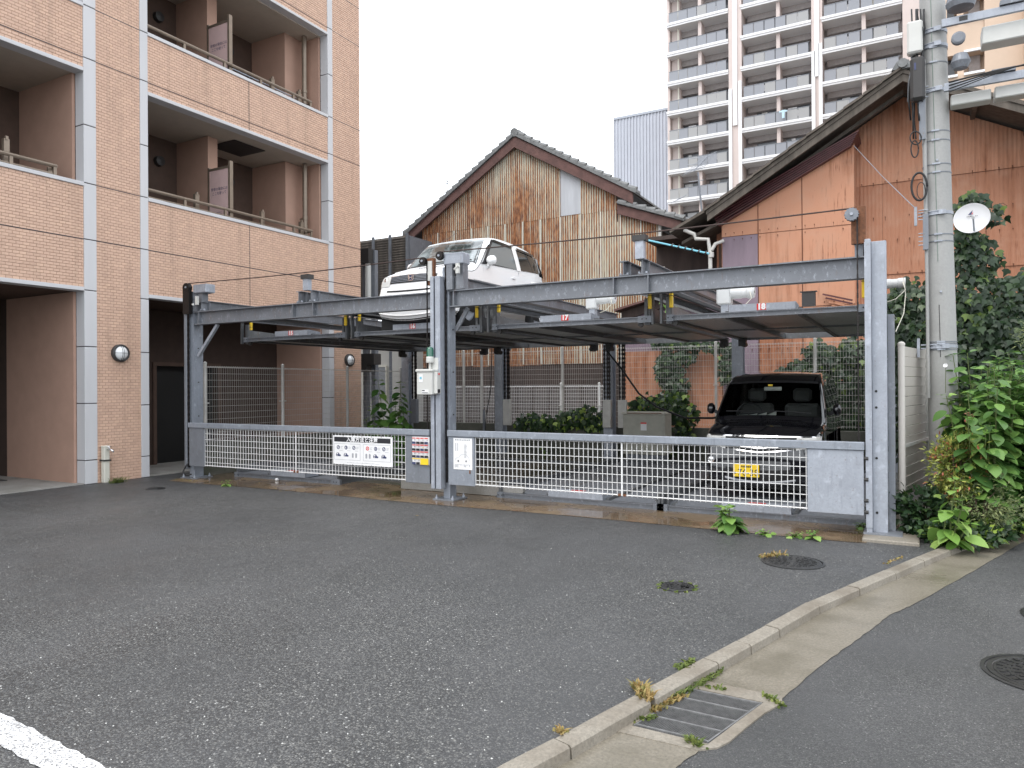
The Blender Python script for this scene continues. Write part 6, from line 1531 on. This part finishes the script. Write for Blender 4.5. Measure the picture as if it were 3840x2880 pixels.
# ---- dish
DY = 11.6
dh = thing('satellite_dish', 'white satellite dish with small emblem standing in the ivy beside the utility pole', 'satellite dish', (.78, DY, 3.9))
q = PV(2099, 471, 1, DY); ax = np.array([-.12, -.95, .22]); ax /= np.linalg.norm(ax)
R = .215
obj('reflector', MB().lathe([(R*1.0, -.004), (R, .0), (R*.97, -.006), (R*.7, -.026), (R*.4, -.038), (0, -.045)], q, ax, 40), mat['dish'], dh, smooth=True)
obj('backing', MB().lathe([(R*1.0, -.004), (R*.7, -.034), (R*.4, -.046), (0, -.052)], q, ax, 32), mat['galvd'], dh)
ctr = q-ax*.03
def dpt(u, v, o=.03): 
    s1 = np.cross((0, 0, 1.), ax); s1 /= np.linalg.norm(s1); s2 = np.cross(ax, s1); return q+s1*u+s2*v+ax*o
obj('emblem', MB().add([dpt(-.045, .06, -.018), dpt(.01, .12, -.014), dpt(-.005, .06, -.022)], [(0, 1, 2)]).add([dpt(-.005, .065, -.022), dpt(.012, .10, -.018), dpt(.008, .065, -.022)], [(0, 1, 2)], 1), [mat['navy'], mat['red']], dh)
mb = MB()
for k in range(7): mb.bar(dpt(-.06+.019*k, .035, -.024), dpt(-.048+.019*k, .035, -.024), .008, .002, upv=tuple(ax))
obj('emblem_text', mb, mat['ink'], dh)
obj('feed_arm', MB().bar(dpt(.03, -.19, 0), dpt(.025, -.05, .10), .02, .02), mat['galvl'], dh); obj('feed_horn', MB().cyl(dpt(.025, -.05, .12), dpt(.025, -.02, .06), .022, 10), mat['motor'], dh)
obj('mast', MB().cyl(dpt(.0, -.05, -.06), (q[0]-.05, DY+.38, 3.5), .02, 8), mat['galvd'], dh)
# ---- antennas
def yagi(t, P0, P1, n, m_='galvl', w0=.28):
    mb = MB(); P0, P1 = np.array(P0), np.array(P1); mb.cyl(P0, P1, .012, 6)
    obj('boom', mb, mat[m_], t)
    for k in range(n):
        c = P0+(P1-P0)*(k/(n-1)); w_ = w0*(1-.3*k/n); obj('element', MB().cyl(c-np.array([w_, 0, .06]), c+np.array([w_, 0, .06]), .0055, 6), mat[m_], t)
AY = 17.5
an = thing('tv_antenna', 'tall television aerial mast rising above the gap between the rusty and orange houses', 'antenna', (-4.8, AY, 5))
obj('mast', MB().cyl(PV(1517, 468, 1, AY), PV(1508, 372, 1, AY), .022, 8), mat['galvd'], an)
yagi(an, PV(1498, 370, 1, AY), PV(1530, 336, 1, AY), 9)
for vy in (343, 356, 368): a, b = PV(1483, vy+1, 1, AY), PV(1518, vy-4, 1, AY); obj('element', MB().cyl(a, b, .008, 6), mat['galvl'], an)
obj('element', MB().cyl(PV(1488, 393, 1, AY), PV(1520, 389, 1, AY), .008, 6), mat['galvl'], an)
an2 = thing('tv_antenna', 'small television aerial lying on the tiled roof edge of the rusty house', 'antenna', (-5.7, 19, 6))
yagi(an2, PV(1462, 432, 1, 19), PV(1478, 424, 1, 19), 5, w0=.16)
an3 = thing('tv_antenna', 'thin distant aerial above the left roof slope of the rusty house', 'antenna', (-20, 30, 9))
obj('mast', MB().cyl(PV(966, 420, 1, 30), PV(966, 385, 1, 30), .02, 6), mat['galvd'], an3); obj('element', MB().cyl(PV(963, 390, 1, 30), PV(969, 393, 1, 30), .02, 5), mat['galvd'], an3); obj('element', MB().cyl(PV(963, 396, 1, 30), PV(969, 397, 1, 30), .02, 5), mat['galvd'], an3)
# ------------------------------------------------------------------ plants
random.seed(5); RNG = np.random.default_rng(5)
def leaf_shape(kind):
    if kind == 'ivy':   # lobed
        P = [(0, 0), (.32, .10), (.46, .38), (.22, .50), (.0, 1.0), (-.22, .50), (-.46, .38), (-.32, .10)]
        V_ = [(x, y, .04-.10*abs(x)-.10*y*y) for x, y in P]; return np.array(V_), [(0, 1, 2, 3), (0, 3, 4), (0, 4, 5), (0, 5, 6, 7)]
    if kind == 'big':
        rows = [(0, .03), (.10, .20), (.28, .33), (.5, .36), (.72, .27), (.88, .13), (1.0, .0)]
        V_ = []; 
        for y, w_ in rows:
            d = -.22*y*y
            V_ += [(-w_, y, d+.10*w_), (0, y, d), (w_, y, d+.10*w_)]
        F_ = []
        for k in range(len(rows)-1):
            b = 3*k; F_ += [(b, b+1, b+4, b+3), (b+1, b+2, b+5, b+4)]
        return np.array(V_), F_
    if kind == 'slim':
        V_ = [(0, 0, 0), (.19, .38, .02), (0, 1, -.12), (-.19, .38, .02)]; return np.array(V_), [(0, 1, 2, 3)]
def rotm(d, n):
    d = d/np.linalg.norm(d); n = n-d*(n@d); n /= np.linalg.norm(n)+1e-9; x = np.cross(d, n); return np.stack([x, d, n], 1)
def leaf_cloud(mb, kind, pts, dirs, nrms, sizes):
    V_, F_ = leaf_shape(kind)
    for p, d, n, s in zip(pts, dirs, nrms, sizes):
        R = rotm(d, n); mb.add((V_*s)@R.T+p, F_)
def ivy(label, blobs, y, dens, size, m='ivy', yoff=.12, plane=1, stems=True, name='ivy'):
    """blobs: (vx, vy, rx, ry) in view units on the plane"""
    P = []; 
    t = thing(name, label, 'ivy', tuple(PV(blobs[0][0], blobs[0][1], 1, y)))
    for vx, vy, rx, ry in blobs:
        c = PV(vx, vy, 1, y); ex = abs(PV(vx+rx, vy, 1, y)[0]-c[0]); ez = abs(PV(vx, vy+ry, 1, y)[2]-c[2])
        n = int(dens*ex*ez*PI)
        for _ in range(n):
            a = random.uniform(0, 2*PI); r = math.sqrt(random.random())*(1+random.uniform(-.12, .18))
            P.append((c[0]+ex*r*math.cos(a)+random.gauss(0, .03), y-random.random()*yoff*(1.2-min(1, r)), c[2]+ez*r*math.sin(a)+random.gauss(0, .03)))
    P = np.array(P); n = len(P); d = np.stack([RNG.normal(0, .45, n), RNG.normal(-.25, .2, n), RNG.normal(-.8, .3, n)], 1); nr = np.stack([RNG.normal(0, .35, n), RNG.normal(-1, .25, n), RNG.normal(.45, .3, n)], 1)
    mb = MB(); leaf_cloud(mb, 'ivy', P, d, nr, size*RNG.uniform(.6, 1.25, n)); obj('leaves', mb, mat[m], t, kind='stuff')
    if stems:
        mb = MB()
        for vx, vy, rx, ry in blobs:
            for _ in range(3):
                a = PV(vx+random.uniform(-rx, rx)*.6, vy+ry, 1, y-.01); b = PV(vx+random.uniform(-rx, rx)*.6, vy-ry*.8, 1, y-.01); q = (a+b)/2+np.array([random.uniform(-.1, .1), 0, 0]); mb.tube([a, q, b], [.012, .009, .005], 5)
        obj('stem', mb, mat['bark'], t)
    return t
ivy('dark ivy climbing the orange wall beside the satellite dish and utility pole', [(2100, 432, 30, 14), (2078, 470, 14, 34), (2122, 450, 14, 22), (2090, 520, 35, 30), (2110, 560, 50, 45), (2100, 640, 55, 60), (2130, 700, 90, 60), (2190, 640, 50, 50), (2150, 780, 90, 70), (2150, 470, 12, 18), (2160, 445, 10, 8), (2200, 740, 50, 60), (2075, 760, 40, 50), (2100, 820, 60, 50), (2180, 840, 60, 60)], 12.0, 900, .115, 'ivyd', .3)
ivy('dark ivy mass between the galvanised post and the utility pole', [(1965, 650, 40, 45), (1975, 720, 45, 60), (1965, 780, 45, 60), (1975, 860, 40, 70), (1950, 610, 14, 10), (1960, 930, 40, 60), (1930, 700, 24, 60)], 13.0, 900, .115, 'ivyd', .3)
ivy('ivy climbing the orange wall behind the black van', [(1790, 780, 45, 30), (1820, 830, 55, 60), (1770, 760, 30, 25), (1740, 790, 40, 12), (1840, 760, 30, 30), (1830, 900, 45, 60), (1700, 800, 20, 6), (1785, 870, 60, 40), (1880, 800, 40, 70), (1900, 860, 60, 110), (1960, 900, 60, 110)], 15.8, 800, .14, 'ivyd', .3)  # last blobs added, mostly hidden, to darken the reflection in the van side
ivy('strip of ivy winding up the orange wall behind the rear fence', [(1500, 744, 55, 9), (1445, 780, 15, 40), (1460, 830, 24, 40), (1470, 770, 34, 14), (1440, 740, 30, 8), (1560, 750, 25, 10), (1570, 790, 14, 40), (1450, 870, 28, 20), (1430, 800, 12, 30)], 16.8, 700, .14, 'ivyd', .2)
ivy('bushy ivy over the low wall right of the cabinet', [(1470, 890, 35, 25), (1455, 865, 35, 20), (1480, 925, 22, 20), (1400, 872, 35, 18), (1380, 888, 28, 10)], 14.9, 560, .13, 'ivy', .35)
ivy('ivy spilling over the low rear wall left of the rear posts', [(1160, 910, 38, 17), (1210, 915, 40, 12), (1270, 900, 32, 22), (1240, 900, 30, 14), (1130, 915, 16, 10), (1290, 915, 18, 14)], 14.9, 600, .13, 'ivy', .35)
ivy('small sprig of ivy showing under the right front beam', [(1460, 655, 8, 10), (1437, 660, 6, 9), (1240, 672, 4, 4)], 16.5, 260, .11, 'bright', .1, stems=False)
ivy('low ivy at the foot of the orange wall behind the right gate', [(1410, 1000, 20, 14), (1180, 975, 12, 10), (1460, 985, 20, 30)], 14.9, 160, .11, 'ivy', .1, stems=False)
# broad-leaved bush at the right
LM = {}
def leafmesh(kind, m, v):
    k = (kind, m, v)
    if k not in LM:
        V_, F_ = leaf_shape(kind); V_ = V_.copy(); V_[:, 2] -= .10*v*V_[:, 1]**2; V_[:, 0] *= 1+.12*(v-1)
        LM[k] = mesh_of('leaf', MB().add(V_, F_), mat[m], smooth=True)
    return LM[k]
def put_leaf(t, p, d, n, s, m, kind='big'):
    o = link('leaf', leafmesh(kind, m, random.randint(0, 2)), t); L = WL[t.name]
    R = rotm(np.array(d, float), np.array(n, float)); mt = Matrix([[*R[0], 0], [*R[1], 0], [*R[2], 0], [0, 0, 0, 1]])
    o.matrix_local = Matrix.Translation(Vector(np.array(p)-np.array(L))) @ mt @ Matrix.Scale(s, 4)
def bush(label, cat, stems, base, leafs, size, m, group=None, top='bright', cap=290, name='broadleaf_bush', step=.085):
    t = thing(name, label, cat, base, group); cnt = 0; extra = MB(); V_, F_ = leaf_shape('big')
    sm = MB()
    for (bx_, by_, tx, ty, tz) in stems:
        a = np.array([bx_, by_, base[2]]); c = np.array([tx, ty, tz]); n = max(4, int(np.linalg.norm(c-a)/step))
        P = [a+(c-a)*u+np.array([math.sin(u*5+bx_*9)*.02, math.cos(u*4+by_*7)*.02, 0]) for u in np.linspace(0, 1, n+1)]
        sm.tube(P, list(np.linspace(.011, .004, n+1)), 6)
        ph = random.uniform(0, PI)
        for k in range(max(1, int(n*.15)), n+1):
            u = k/n
            for s_ in ((0, PI) if k < n else (0, PI/2, PI, 3*PI/2)):
                a_ = ph+k*PI/2*1.03+s_+random.uniform(-.3, .3); drop = random.uniform(-.55, .05) if k < n-1 else random.uniform(.0, .55)
                d = np.array([math.cos(a_), math.sin(a_), drop]); sz = size*(.65+.55*math.sin(PI*min(1, u*.9+.1)))*random.uniform(.8, 1.2)*(1 if k < n-1 else .7)
                nn = np.array([0, 0, 1.])+.25*np.array([random.gauss(0, 1), random.gauss(0, 1), 0]); p = P[k]+d*np.array([.03, .03, .02])
                mm = top if k >= n-1 else m
                if cnt < cap: put_leaf(t, p, d, nn, sz, mm); cnt += 1
                else: R = rotm(d, nn); extra.add((V_*sz)@R.T+p, F_)
    obj('stem', sm, mat['stem'], t)
    if extra.v: obj('leaf_mass', extra, mat[m], t, kind='stuff', smooth=True)
    return t
random.seed(21)
st = []
for k in range(110):
    v = random.random(); x = random.uniform(.42, 1.9); y = 8.75+random.random()*1.4+.75*max(0, x-.3)
    st.append((x, y, x+random.uniform(-.25, .2), y-random.uniform(.05, .4), random.uniform(1.2, 2.0)+.15*(x-.9)-(.35 if x < .6 else 0)))
st.sort(key=lambda q: q[1])
bush('large bush of broad green leaves beside the utility pole at the right edge', 'bush', st, (1.0, 9.6, 0), 0, .165, 'big', step=.078)
# low broad-leaf plant near the kerb
q = (.33, 8.22)
bush('low broad-leaved plant spilling over the kerb end below the reddish shrub', 'plant', [(q[0], q[1], q[0]+.0, q[1]-.08, .66), (q[0]+.02, q[1], q[0]+.06, q[1]-.1, .48), (q[0]-.03, q[1], q[0]-.08, q[1]-.1, .36), (q[0]+.05, q[1], q[0]+.1, q[1]-.06, .26)], (q[0], q[1], 0), 0, .15, 'bright', name='broadleaf_plant')
# weeds along the apron
for vx, vy, hgt, n, lab in ((1588, 1150, .26, 5, 'largest leafy weed at the apron edge, left of three small weeds'), (1657, 1156, .07, 2, 'small weed next right of the largest leafy weed'), (1718, 1160, .07, 2, 'small weed, middle of the three small ones below the gate'), (1757, 1165, .08, 2, 'small weed nearest the galvanised post'), (489, 1050, .10, 2, 'small weed on the apron below the left gate'), (1866, 1142, .09, 2, 'yellowish weed against the galvanised post foot')):
    q = PV(vx, vy, 2, .0); sts = [(q[0]+random.uniform(-.05, .05), q[1]+random.uniform(-.03, .03), q[0]+random.uniform(-.15, .15)*hgt*4, q[1]+random.uniform(-.1, .05), hgt*random.uniform(.7, 1.1)) for _ in range(n)]
    bush(lab, 'weed', sts, (q[0], q[1], 0), 0, .14 if hgt > .2 else .07, 'bright' if hgt < .2 else 'big', name='weed', step=.05)
# plant behind the left gate
q = PV(848, 935, 1, 11.2)
bush('tall leafy plant growing behind the left gate by the fence corner', 'plant', [(q[0], 11.2, q[0]-.30, 11.1, 1.72), (q[0]+.1, 11.2, q[0]+.25, 11.1, 1.66), (q[0]+.05, 11.25, q[0]+.05, 11.2, 1.35), (q[0]-.2, 11.2, q[0]-.42, 11.1, 1.2), (q[0]+.2, 11.2, q[0]+.32, 11.1, 1.3)], (q[0], 11.2, .02), 0, .22, 'big', name='tall_plant', step=.085)
q = PV(800, 930, 1, 11.0)
bush('low bright weed behind the left gate beside the tall leafy plant', 'weed', [(q[0], 11.0, q[0]-.1, 11, .95), (q[0]+.1, 11.0, q[0]+.1, 11, .9), (q[0]-.2, 11, q[0]-.3, 11, .85)], (q[0], 11.0, .02), 0, .09, 'bright', name='weed', step=.1)
# cloud-like shrubs
def shrub(name, label, c, r, n, size, m, kind='slim', flat=.9, cat='shrub'):
    t = thing(name, label, cat, (c[0], c[1], 0)); c = np.array(c, float); r = np.array(r, float); P = []; D = []
    cl = [(RNG.normal(0, 1, 3)) for _ in range(26)]; cl = [q/np.linalg.norm(q)*RNG.uniform(.45, .95) for q in cl]
    for _ in range(n):
        q = cl[RNG.integers(len(cl))]+RNG.normal(0, .17, 3); 
        p = c+q*r
        if p[2] < .02: p[2] = .02+random.random()*.05
        P.append(p); d = q/np.linalg.norm(q)+RNG.normal(0, .6, 3); d[2] += .1; D.append(d)
    N_ = np.array(D)*0+np.array([0, -.3, 1])+RNG.normal(0, .4, (n, 3)); mb = MB(); leaf_cloud(mb, kind, P, D, N_, size*RNG.uniform(.6, 1.3, n)); obj('foliage', mb, mat[m], t, kind='stuff')
    mb = MB()
    for q in cl[:12]: mb.tube([(c[0], c[1], 0), c+q*r*.5, c+q*r*.9], [.014, .009, .004], 5)
    obj('stem', mb, mat['bark'], t); return t
q = PV(2025, 1010, 1, 8.9); shrub('nandina_shrub', 'yellow green shrub with coral red leaf tips behind the broad-leaved plant', (q[0]+.16, 8.85, .66), (.30, .24, .38), 3200, .055, 'nandina')
q = PV(2110, 1090, 1, 8.5); shrub('fine_leaved_shrub', 'dull green fine-leaved shrub leaning over the gutter', (q[0]+.04, 8.75, .34), (.34, .28, .34), 2400, .045, 'fine')
q = PV(1985, 1090, 1, 8.5); shrub('ground_ivy', 'low grey green ivy clump around the beige fence post foot', (.10, 8.72, .26), (.30, .26, .30), 900, .075, 'ivyd', 'ivy', cat='ivy')
shrub('ground_ivy', 'bright edged ivy creeping over the kerb end', (.36, 8.42, .08), (.38, .20, .12), 700, .065, 'ivy', 'ivy', cat='ivy')
shrub('ground_ivy', 'ivy fringe hanging over the gutter below the broad-leaved bush', (.56, 8.72, .10), (.30, .28, .16), 800, .07, 'ivy', 'ivy', cat='ivy')
shrub('ground_ivy', 'low ivy at the gutter edge by the right side of the picture', (.86, 9.5, .12), (.28, .45, .2), 900, .07, 'ivy', 'ivy', cat='ivy')
shrub('pale_shrub', 'pale green fine-leaved shrub above the broad-leaved bush at the right edge', (1.62, 10.9, 2.1), (.50, .45, .45), 1500, .06, 'fine')
struct('planting_bed', MB().add([(.12, 8.5, -.01), (.5, 8.72, .0), (.78, 9.6, .0), (1.5, 11.5, .0), (3, 14, 0), (.0, 14, 0), (.0, 8.7, -.01)], [tuple(range(7))]).box(.1, .5, 8.9, 13, .0, .03), mat['soil'])
# flower
q = PV(2043, 790, 1, 9.3); fl = thing('white_flower', 'single white flower in front of the utility pole above the bush', 'flower', tuple(q))
obj('petal', MB().lathe([(0, 0), (.014, .006), (.024, .016)], q, (-.2, -.9, .3), 10), mat['white'], fl); obj('stalk', MB().cyl(q, q+np.array([.0, .1, -.3]), .003, 5), mat['stem'], fl)
# grass and moss tufts
def tuft(label, pts, m, hgt, n, spread, z=0.):
    c = pts[0]; t = MB()
    for (x, y) in pts:
        for _ in range(n):
            a = random.uniform(0, 2*PI); r = abs(random.gauss(0, spread)); px_, py_ = x+r*math.cos(a), y+r*math.sin(a); h = hgt*random.uniform(.4, 1.2)
            dx, dy = random.gauss(0, .8)*h, random.gauss(0, .8)*h; w_ = .0035+.004*random.random()
            t.add([(px_-w_, py_, z), (px_+w_, py_, z), (px_+dx*.5+w_, py_+dy*.5, z+h*.7), (px_+dx, py_+dy, z+h*.85), (px_+dx*.5-w_, py_+dy*.5, z+h*.7)], [(0, 1, 2, 4), (4, 2, 3)])
    o = obj('grass_tuft', t, mat[m]); tag(o, label, 'grass', 'grass tufts in the joints', 'stuff'); return o
def G2_(vx, vy, z=0.): q = PV(vx, vy, 2, z); return (q[0], q[1])
def LN(a, b, n, z=0.): 
    a, b = np.array(G2_(*a, z)), np.array(G2_(*b, z)); return [tuple(a+(b-a)*k/(n-1)) for k in range(n)]
tuft('dry straw tuft in the kerb gap beside the drain grate', LN((1378, 1490), (1400, 1512), 5), 'straw', .05, 26, .022)
tuft('dry orange grass along the kerb foot above the grate', LN((1410, 1536), (1470, 1505), 8, -.045), 'straw', .03, 26, .016, -.045)
tuft('green grass at the kerb foot beyond the grate', LN((1460, 1508), (1505, 1478), 7, -.045), 'moss', .035, 28, .018, -.045)
tuft('green grass at the kerb foot, farther patch', LN((1515, 1474), (1552, 1452), 6, -.045), 'moss', .03, 26, .014, -.045)
tuft('moss at the near left corner of the grate collar', LN((1360, 1556), (1410, 1552), 5, -.045), 'moss', .022, 14, .014, -.045)
tuft('tuft at the near right corner of the grate collar', LN((1492, 1600), (1508, 1612), 3, -.045), 'moss', .03, 24, .014, -.045)
tuft('tuft at the far right corner of the grate collar', LN((1655, 1505), (1690, 1525), 5, -.045), 'moss', .022, 14, .014, -.045)
tuft('moss line across the joint beyond the grate', LN((1500, 1480), (1560, 1490), 5, -.045), 'moss', .018, 10, .016, -.045)
tuft('green tuft on the asphalt side of the kerb', LN((1470, 1448), (1495, 1432), 5), 'moss', .03, 20, .018)
tuft('small orange tuft on the asphalt side of the near kerb', LN((1205, 1580), (1222, 1586), 3), 'straw', .025, 20, .012)
tuft('straw tuft at the rim of the larger manhole', LN((1648, 1205), (1690, 1200), 7), 'straw', .04, 12, .03)
tuft('moss ring round the small iron cover', [(-1.64+.15*math.cos(a), 5.64+.15*math.sin(a)) for a in np.linspace(0, 6, 12)], 'moss', .016, 8, .010)
tuft('grass patch at the foot of the tiled pillar', LN((243, 1044), (262, 1042), 5), 'moss', .10, 22, .06)
tuft('weeds along the fence foot behind the left gate', LN((450, 1022), (520, 1012), 6), 'moss', .05, 14, .05)
tuft('sparse dry grass at the kerb near the planting', LN((1915, 1218), (1945, 1205), 5), 'straw', .02, 6, .02)
tuft('thin moss line at the left foot of the gate post', LN((382, 1036), (420, 1040), 5), 'straw', .02, 14, .03)
# loose bits on the asphalt
random.seed(9)
for k, (vx, vy) in enumerate([(595, 1057), (605, 1062), (618, 1060), (560, 1044), (900, 1115), (1020, 1096)]): 
    p = G2_(vx, vy); o = obj('fallen_leaf', MB().add([(p[0]-.03, p[1], .006), (p[0], p[1]-.008, .010), (p[0]+.035, p[1]+.004, .008), (p[0], p[1]+.010, .012)], [(0, 1, 2, 3)]), mat['straw']); tag(o, 'tiny yellowed fallen leaf lying on the asphalt before the parking lift', 'leaf', 'fallen leaves on the asphalt')
p = G2_(598, 1039); o = obj('white_pebble', MB().lathe([(0, 0), (.028, .005), (.034, .022), (.024, .04), (0, .046)], (p[0], p[1], .004), n=14), mat['white'], smooth=True); tag(o, 'white pebble on the wet apron below the left gate', 'pebble')
# loose aggregate standing proud of the near asphalt
mb = MB(); random.seed(2)
cnt = 0
while cnt < 5000:
    px = random.uniform(0, 3840); py = 1900+980*random.random()**.7; q = PX(px, py, 2, 0); x, y = q[0], q[1]
    if y < .8 or y > 8: continue
    kx = np.interp(y, [p_[1] for p_ in K1], [p_[0] for p_ in K1])
    if x > kx-.03 or x < -11.8: continue
    s = random.uniform(.0025, .0062); a = random.uniform(0, PI); c_, s_ = math.cos(a), math.sin(a); k_ = random.uniform(.6, 1)
    vs = [(x+c_*s, y+s_*s, .0), (x-s_*s*k_, y+c_*s*k_, .0), (x-c_*s, y-s_*s, .0), (x+s_*s*k_, y-c_*s*k_, .0), (x, y, s*.8)]
    mb.add(vs, [(0, 1, 4), (1, 2, 4), (2, 3, 4), (3, 0, 4)]); cnt += 1
m = MT('loose_aggregate', .5); g = m.n('NewGeometry'); m.col(m.ramp(g.outputs['Random Per Island'], [(0, (.04, .04, .042)), (.6, (.12, .12, .12)), (.93, (.20, .195, .18)), (.985, (.55, .55, .52))])); mat['aggr'] = m.m
o = obj('loose_aggregate', mb, mat['aggr']); tag(o, 'loose pale stones set in the coarse asphalt of the car park', 'gravel', kind='stuff')
bpy.context.view_layer.update()
